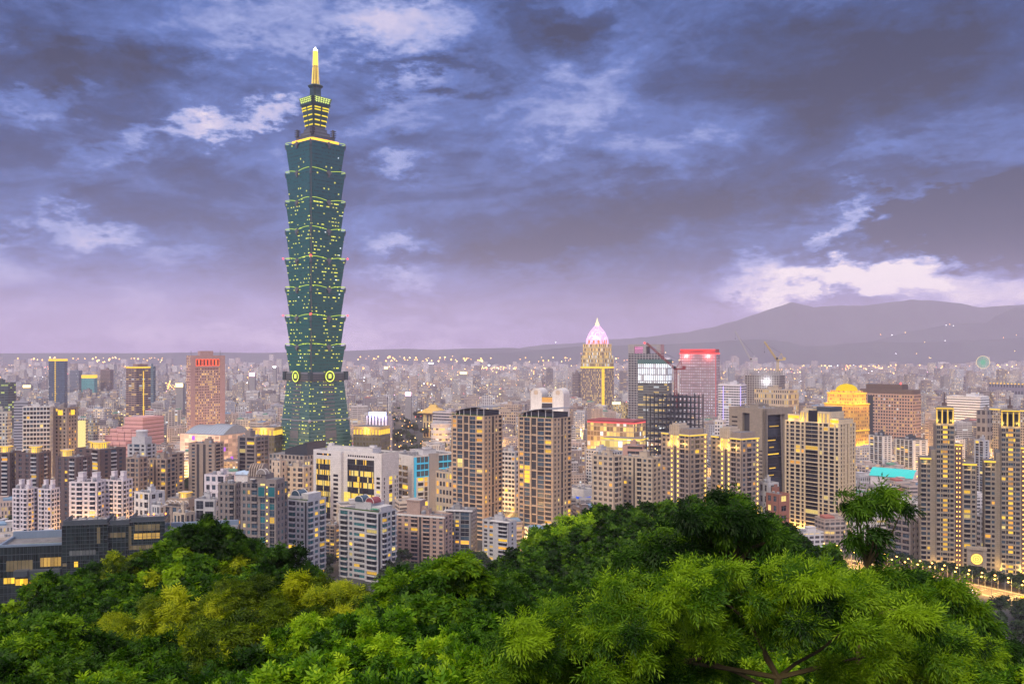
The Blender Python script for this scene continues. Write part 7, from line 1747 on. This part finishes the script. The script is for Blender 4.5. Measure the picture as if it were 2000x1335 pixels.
# ridge trees in the middle distance
RIDGE = variants('r', 4, 200, 4, 3.3, 38, nspray=2300, per=4, sl=.6, L=.58, W=.32, mat=LEAF_DARK, rand=.8, frac=.26) + variants('r', 3, 230, 4, 3.2, 34, nspray=2300, per=4, sl=.6, L=.62, W=.32, mat=LEAF_MID, rand=.8, frac=.27) + variants('r', 2, 260, 4, 3.0, 18, nspray=2400, per=4, sl=.6, L=.6, W=.24, mat=LEAF_BRI, rand=.7, frac=.4)
PA = [(900,1150),(930,1128),(960,1100),(1000,1076),(1050,1040),(1100,1012),(1160,990),(1200,976),(1260,969),(1320,976),(1400,985),(1470,992),(1540,1022),(1600,1062),(1680,1090),(1760,1120)]
for k in range(6):
    Y = 152-k*17; px = 905+rh.uniform(0, 30)
    while px < 1720:
        py = prof(PA, px)+k*34+rh.uniform(-7, 9)+(0 if k else 3)
        if not (k == 0 and px > 1600): 
            v = RIDGE[rh.choices(range(9), (4,4,4,4,2,2,2,1,1))[0]]
            plant(v, px, py, Y+rh.uniform(-5, 5), rh.uniform(.72, 1.12)*(.8+.2*(k < 3)), 4, 'round leafy tree of the wooded ridge, below the beige and gold lit towers', 'ridge trees')
        px += rh.uniform(40, 62)*152/Y
# wooded slope at the left
LEFTV = variants('l', 3, 300, 2.6, 2.2, 36, nspray=3400, per=5, sl=.36, L=.31, W=.135, mat=LEAF_MID, rand=.7, frac=.27, wind=(.25,0,.05)) + variants('l', 2, 320, 2.6, 2.2, 34, nspray=3400, per=5, sl=.36, L=.31, W=.13, mat=LEAF_DARK, rand=.7, frac=.27, wind=(.25,0,.05)) + variants('l', 2, 340, 2.6, 2.0, 30, nspray=3400, per=5, sl=.38, L=.32, W=.12, mat=LEAF_YEL, rand=.6, frac=.28, wind=(.4,0,.05))
PB = [(-80,1205),(0,1178),(60,1152),(120,1114),(200,1086),(300,1075),(350,1042),(400,1022),(450,1038),(500,1062),(560,1078),(600,1112),(640,1140),(700,1160)]
for k in range(4):
    Y = 72-k*9; px = -60+rh.uniform(0, 30)
    while px < 660:
        py = prof(PB, px)+k*46+rh.uniform(-8, 8)+(0 if k else 2)
        v = LEFTV[rh.choices(range(7), (3,3,3,2,2,1+k*.6,1+k*.6))[0]]
        plant(v, px, py, Y+rh.uniform(-3, 3), rh.uniform(.72, 1.05), 2.6, 'bushy windblown tree on the near slope, below the dark green glass office', 'slope trees below the glass office')
        px += rh.uniform(62, 92)*60/Y
# sharp-topped tree standing over the slope at x 400
for px, py, s in ((398, 1016, .62), (455, 1035, .55), (372, 1032, .5), (425, 1050, .7)): plant(LEFTV[3], px, py, 66, s, 2.6, 'dark pointed treetop on the crest of the near slope, under the ribbed crown block', 'crest trees')
# willowy yellow-green trees
WIL = variants('w', 4, 400, 2.3, 1.8, 34, nspray=8000, per=6, sl=.34, L=.26, W=.045, mat=LEAF_YEL, rand=.42, frac=.29, wind=(.75,0,.22), droop=.28, outw=.55)
WIL2 = variants('w', 2, 420, 2.3, 1.8, 34, nspray=8000, per=6, sl=.34, L=.26, W=.045, mat=LEAF_MID, rand=.42, frac=.29, wind=(.75,0,.2), droop=.28, outw=.55)
PC = [(80,1215),(200,1190),(300,1180),(420,1136),(520,1128),(600,1130),(680,1136),(760,1160)]
for k in range(3):
    Y = 40-k*6; px = 110+k*20+rh.uniform(0, 40)
    while px < 770:
        py = prof(PC, px)+k*62+rh.uniform(-10, 10)
        plant((WIL+WIL2)[rh.randrange(6)], px, py, Y+rh.uniform(-2, 2), rh.uniform(.75, 1.05), 2.3, 'feathery yellow-green tree swept by the wind, in the middle of the slope', 'feathery slope trees', 'willowy_tree')
        px += rh.uniform(105, 150)*34/Y
# dark leafy trees in the dip at the centre
CEN = variants('c', 3, 500, 2.0, 2.1, 36, nspray=6500, per=6, sl=.30, L=.23, W=.075, mat=LEAF_MID, rand=.6, frac=.27, wind=(.2,0,.15), droop=.3) + variants('c', 2, 520, 2.0, 2.1, 34, nspray=6500, per=6, sl=.30, L=.23, W=.075, mat=LEAF_DARK, rand=.6, frac=.27)
for px, py, Y, s, vi in ((790,1130,36,.8,1), (848,1099,33,.95,0), (905,1150,34,.85,3), (960,1165,38,.9,4), (760,1185,28,.85,2), (850,1180,26,.9,0), (935,1205,27,.9,1), (1010,1190,33,.85,3), (985,1145,52,1.1,4), (1060,1170,44,1,1), (1120,1150,50,1,3)):
    plant(CEN[vi], px, py, Y, s, 2.0, 'dark leafy tree in the dip at the middle of the slope', 'trees in the dip')
# bright bushes along the lower edge
BRI = variants('b', 4, 600, 1.45, 1.15, 34, nspray=4600, per=6, sl=.20, L=.17, W=.055, mat=LEAF_BRI, rand=.6, frac=.28, wind=(.15,0,.25), droop=.15) + variants('b', 2, 630, 1.45, 1.2, 34, nspray=5000, per=6, sl=.20, L=.16, W=.045, mat=LEAF_YEL, rand=.6, frac=.28, wind=(.4,0,.2))
DRK = variants('d', 3, 660, 1.5, 1.25, 34, nspray=4600, per=6, sl=.22, L=.17, W=.06, mat=LEAF_DARK, rand=.6, frac=.28, wind=(.2,0,.1)) + variants('d', 2, 690, 1.5, 1.2, 34, nspray=4600, per=6, sl=.22, L=.17, W=.055, mat=LEAF_MID, rand=.6, frac=.28, wind=(.2,0,.1))
PE = [(-40,1215),(60,1205),(150,1225),(260,1250),(380,1270),(480,1268),(560,1240),(640,1205),(720,1195),(800,1192),(900,1205),(1000,1230),(1100,1240)]
for k in range(3):
    Y = 24-k*4.2; px = -40+rh.uniform(0, 40)
    while px < 1120:
        py = prof(PE, px)+k*62+rh.uniform(-12, 12)
        pool = DRK if px < 330 else (BRI if px > 560 or k else DRK+BRI[4:])
        plant(pool[rh.randrange(len(pool))], px, py, Y+rh.uniform(-1, 1), rh.uniform(.7, 1.0), 1.5, 'dark glossy bush along the lower edge, under the glass office' if pool is DRK else 'bright green leafy bush along the lower edge of the slope', 'dark bushes at the lower edge' if pool is DRK else 'bright bushes at the lower edge', 'bush')
        px += rh.uniform(105, 150)*20/Y

# the big windblown tree at the right with its fork
def at3(px, py, Y): p = at(px, py, Y); return np.array([p.x, p.y, p.z])
def sprawl(name, label, trunk_px, fork_px, Y0, cl, nspray, mat, seed, wind=(0,0,0), L=.17, W=.032, sl=.42, r0=.14, lim=14, per=9, droop=.42, base=None, group=None, tintm=.45, flat=.62, outw=.3):
    fk = at3(*fork_px, Y0); bs = at3(*trunk_px, Y0)
    gz = hz_s(bs[0], Y0)-.4
    o = empty(name, (bs[0], Y0, gz), 0, label, 'tree', group); org = np.array([bs[0], Y0, gz])
    r = np.random.RandomState(seed); C = []
    for px, py, Y, rad in cl: q = at3(px, py, Y)-org; C.append((*q, rad*Y/F))
    tint = [tintm+.28*r.normal() for _ in C]
    me = crown_mesh('crown', seed, C, nspray, per, sl, L, W, mat, wind, droop, outw, .75, flat, tint)
    c = bpy.data.objects.new('crown', me); COL.objects.link(c); c.parent = o
    idx = r.permutation(len(C))[:lim]
    tips = [C[i][:3] for i in idx]
    t = bpy.data.objects.new('trunk', trunk_mesh('trunk', seed, (0, 0, 0), tuple(fk-org), tips, r0)); COL.objects.link(t); t.parent = o
    return o
rf = np.random.RandomState(12)
PF = [(960,1250),(1000,1205),(1060,1180),(1130,1150),(1200,1122),(1290,1096),(1400,1080),(1500,1076),(1600,1086),(1700,1110),(1800,1160),(1880,1215),(1950,1275),(2000,1320)]
cl = []
for px in np.arange(985, 1940, 27): cl.append((px, prof(PF, px)+26+rf.uniform(-5, 18), 15+rf.uniform(-1.5, 2.5), rf.uniform(24, 46)))
for _ in range(170):
    px = rf.uniform(975, 1940); tp = prof(PF, px); dep = rf.rand()**1.35; py = tp+40+dep*210
    if 1430 < px < 1610 and py > 1232: continue
    cl.append((px, py, 14.5+rf.uniform(-2.4, 2.6), rf.uniform(24, 52)))
cl = [(x+rf.uniform(-30,30), y+rf.uniform(-16,20), Y_+rf.uniform(-.5,.5), r_*.52) for x, y, Y_, r_ in cl for _q in range(3)]
BT = sprawl('windblown_tree', 'broad windblown tree with a forked pale trunk at the lower right', (1524, 1420), (1520, 1322), 14.5, cl, 72000, LEAF_MID, 71, (.4,0,.1), L=.095, W=.0165, sl=.28, lim=3, r0=.085, flat=.36, tintm=.60, droop=.3)
b = MB(); og = np.array(BT.location)
for pts, r0 in (([(1520,1322),(1496,1285),(1486,1240),(1470,1190),(1440,1150)], .11), ([(1520,1322),(1552,1296),(1600,1270),(1660,1220)], .085), ([(1505,1345),(1440,1312),(1370,1285),(1310,1240),(1260,1215)], .085), ([(1486,1240),(1520,1195),(1560,1160)], .06), ([(1660,1220),(1740,1190),(1800,1190)], .045), ([(1370,1285),(1290,1290),(1200,1270)], .05)):
    q = [at3(x, y, 14.5+.25*i)-og for i, (x, y) in enumerate(pts)]
    for i in range(len(q)-1): b.bar(q[i], q[i+1], r0*.42*(1-.16*i), 0, 7, r0*.42*(1-.16*(i+1)))
b.build('limb', [BARK], BT)
cl = [(px, py, 27+rf.uniform(-1.5, 1.5), rd) for px, py, rd in ((1410,968,22),(1425,985,34),(1395,1000,40),(1445,1005,42),(1350,1018,36),(1480,1030,44),(1320,1040,42),(1400,1035,52),(1450,1060,52),(1510,1058,40),(1350,1070,50),(1300,1085,44),(1530,1085,40),(1420,1095,55),(1480,1100,50),(1270,1050,30),(1560,1105,34),(1240,1085,34),(1340,1110,50))]
sprawl('windblown_tree', 'dark layered windblown tree against the gold lit towers', (1430, 1330), (1425, 1120), 27, [(x+rf.uniform(-26,26), y+rf.uniform(-12,12), Y_+rf.uniform(-1,1), r_*.55) for x, y, Y_, r_ in cl for _q in range(3)], 15000, LEAF_DARK, 72, (.5,0,.0), L=.19, W=.036, sl=.5, r0=.2, per=8, tintm=.40, flat=.5)
cl = []
for px, py, w in ((1712,958,34),(1690,972,52),(1730,985,40),(1668,990,30),(1705,1004,44),(1690,1040,40),(1668,1056,34),(1705,1066,34),(1690,1120,40),(1655,1135,40),(1725,1145,40)):
    for q in range(3): cl.append((px+rf.uniform(-w, w)*.9, py+rf.uniform(-12, 12), 21+rf.uniform(-.8, .8), rf.uniform(8, 17)))
sprawl('windblown_tree', 'thin treetop with ragged windblown tufts, standing up before the cream grid tower', (1690, 1330), (1692, 1110), 21, cl, 1150, LEAF_DARK, 73, (.75,0,.06), L=.17, W=.03, sl=.42, r0=.07, per=8, tintm=.42, flat=.45)
cl = [(px, py, 20+rf.uniform(-1.2, 1.2), rd) for px, py, rd in ((1760,1120,34),(1800,1135,38),(1840,1160,36),(1880,1190,34),(1790,1165,46),(1850,1200,44),(1905,1225,30),(1830,1230,50),(1890,1260,44),(1940,1265,30),(1770,1200,50))]
sprawl('windblown_tree', 'windblown tree sloping down to the lit road at the right edge', (1830, 1400), (1825, 1240), 20, [(x+rf.uniform(-24,24), y+rf.uniform(-14,14), Y_, r_*.55) for x, y, Y_, r_ in cl for _q in range(3)], 11000, LEAF_MID, 74, (.55,0,-.1), L=.15, W=.028, sl=.42, r0=.12, per=8, tintm=.40, flat=.5)
# bushes behind and under it
for k in range(2):
    px = 1180+rh.uniform(0, 40)
    while px < 2060:
        py = (1262 if px < 1900 else 1290)+k*48+rh.uniform(-10, 10); pool = BRI[:4]+DRK[3:]+BRI[4:]
        plant(pool[rh.randrange(len(pool))], px, py, 26-k*6+rh.uniform(-1, 1), rh.uniform(.8, 1.05), 1.5, 'yellow-green bush under the broad windblown tree', 'bushes under the windblown tree', 'bush'); px += rh.uniform(110, 150)
for px, py, Y, s in ((1915,1240,95,.8),(1960,1255,90,.85),(2005,1262,85,.9),(1935,1275,70,.7),(1985,1290,66,.75),(2030,1285,70,.8),(1890,1285,60,.6),(1960,1312,50,.55),(2015,1318,52,.6)):
    plant(RIDGE[rh.randrange(4)], px, py, Y, s, 4, 'bluish green tree on the falling slope at the lower right corner', 'corner trees')
make_haze()
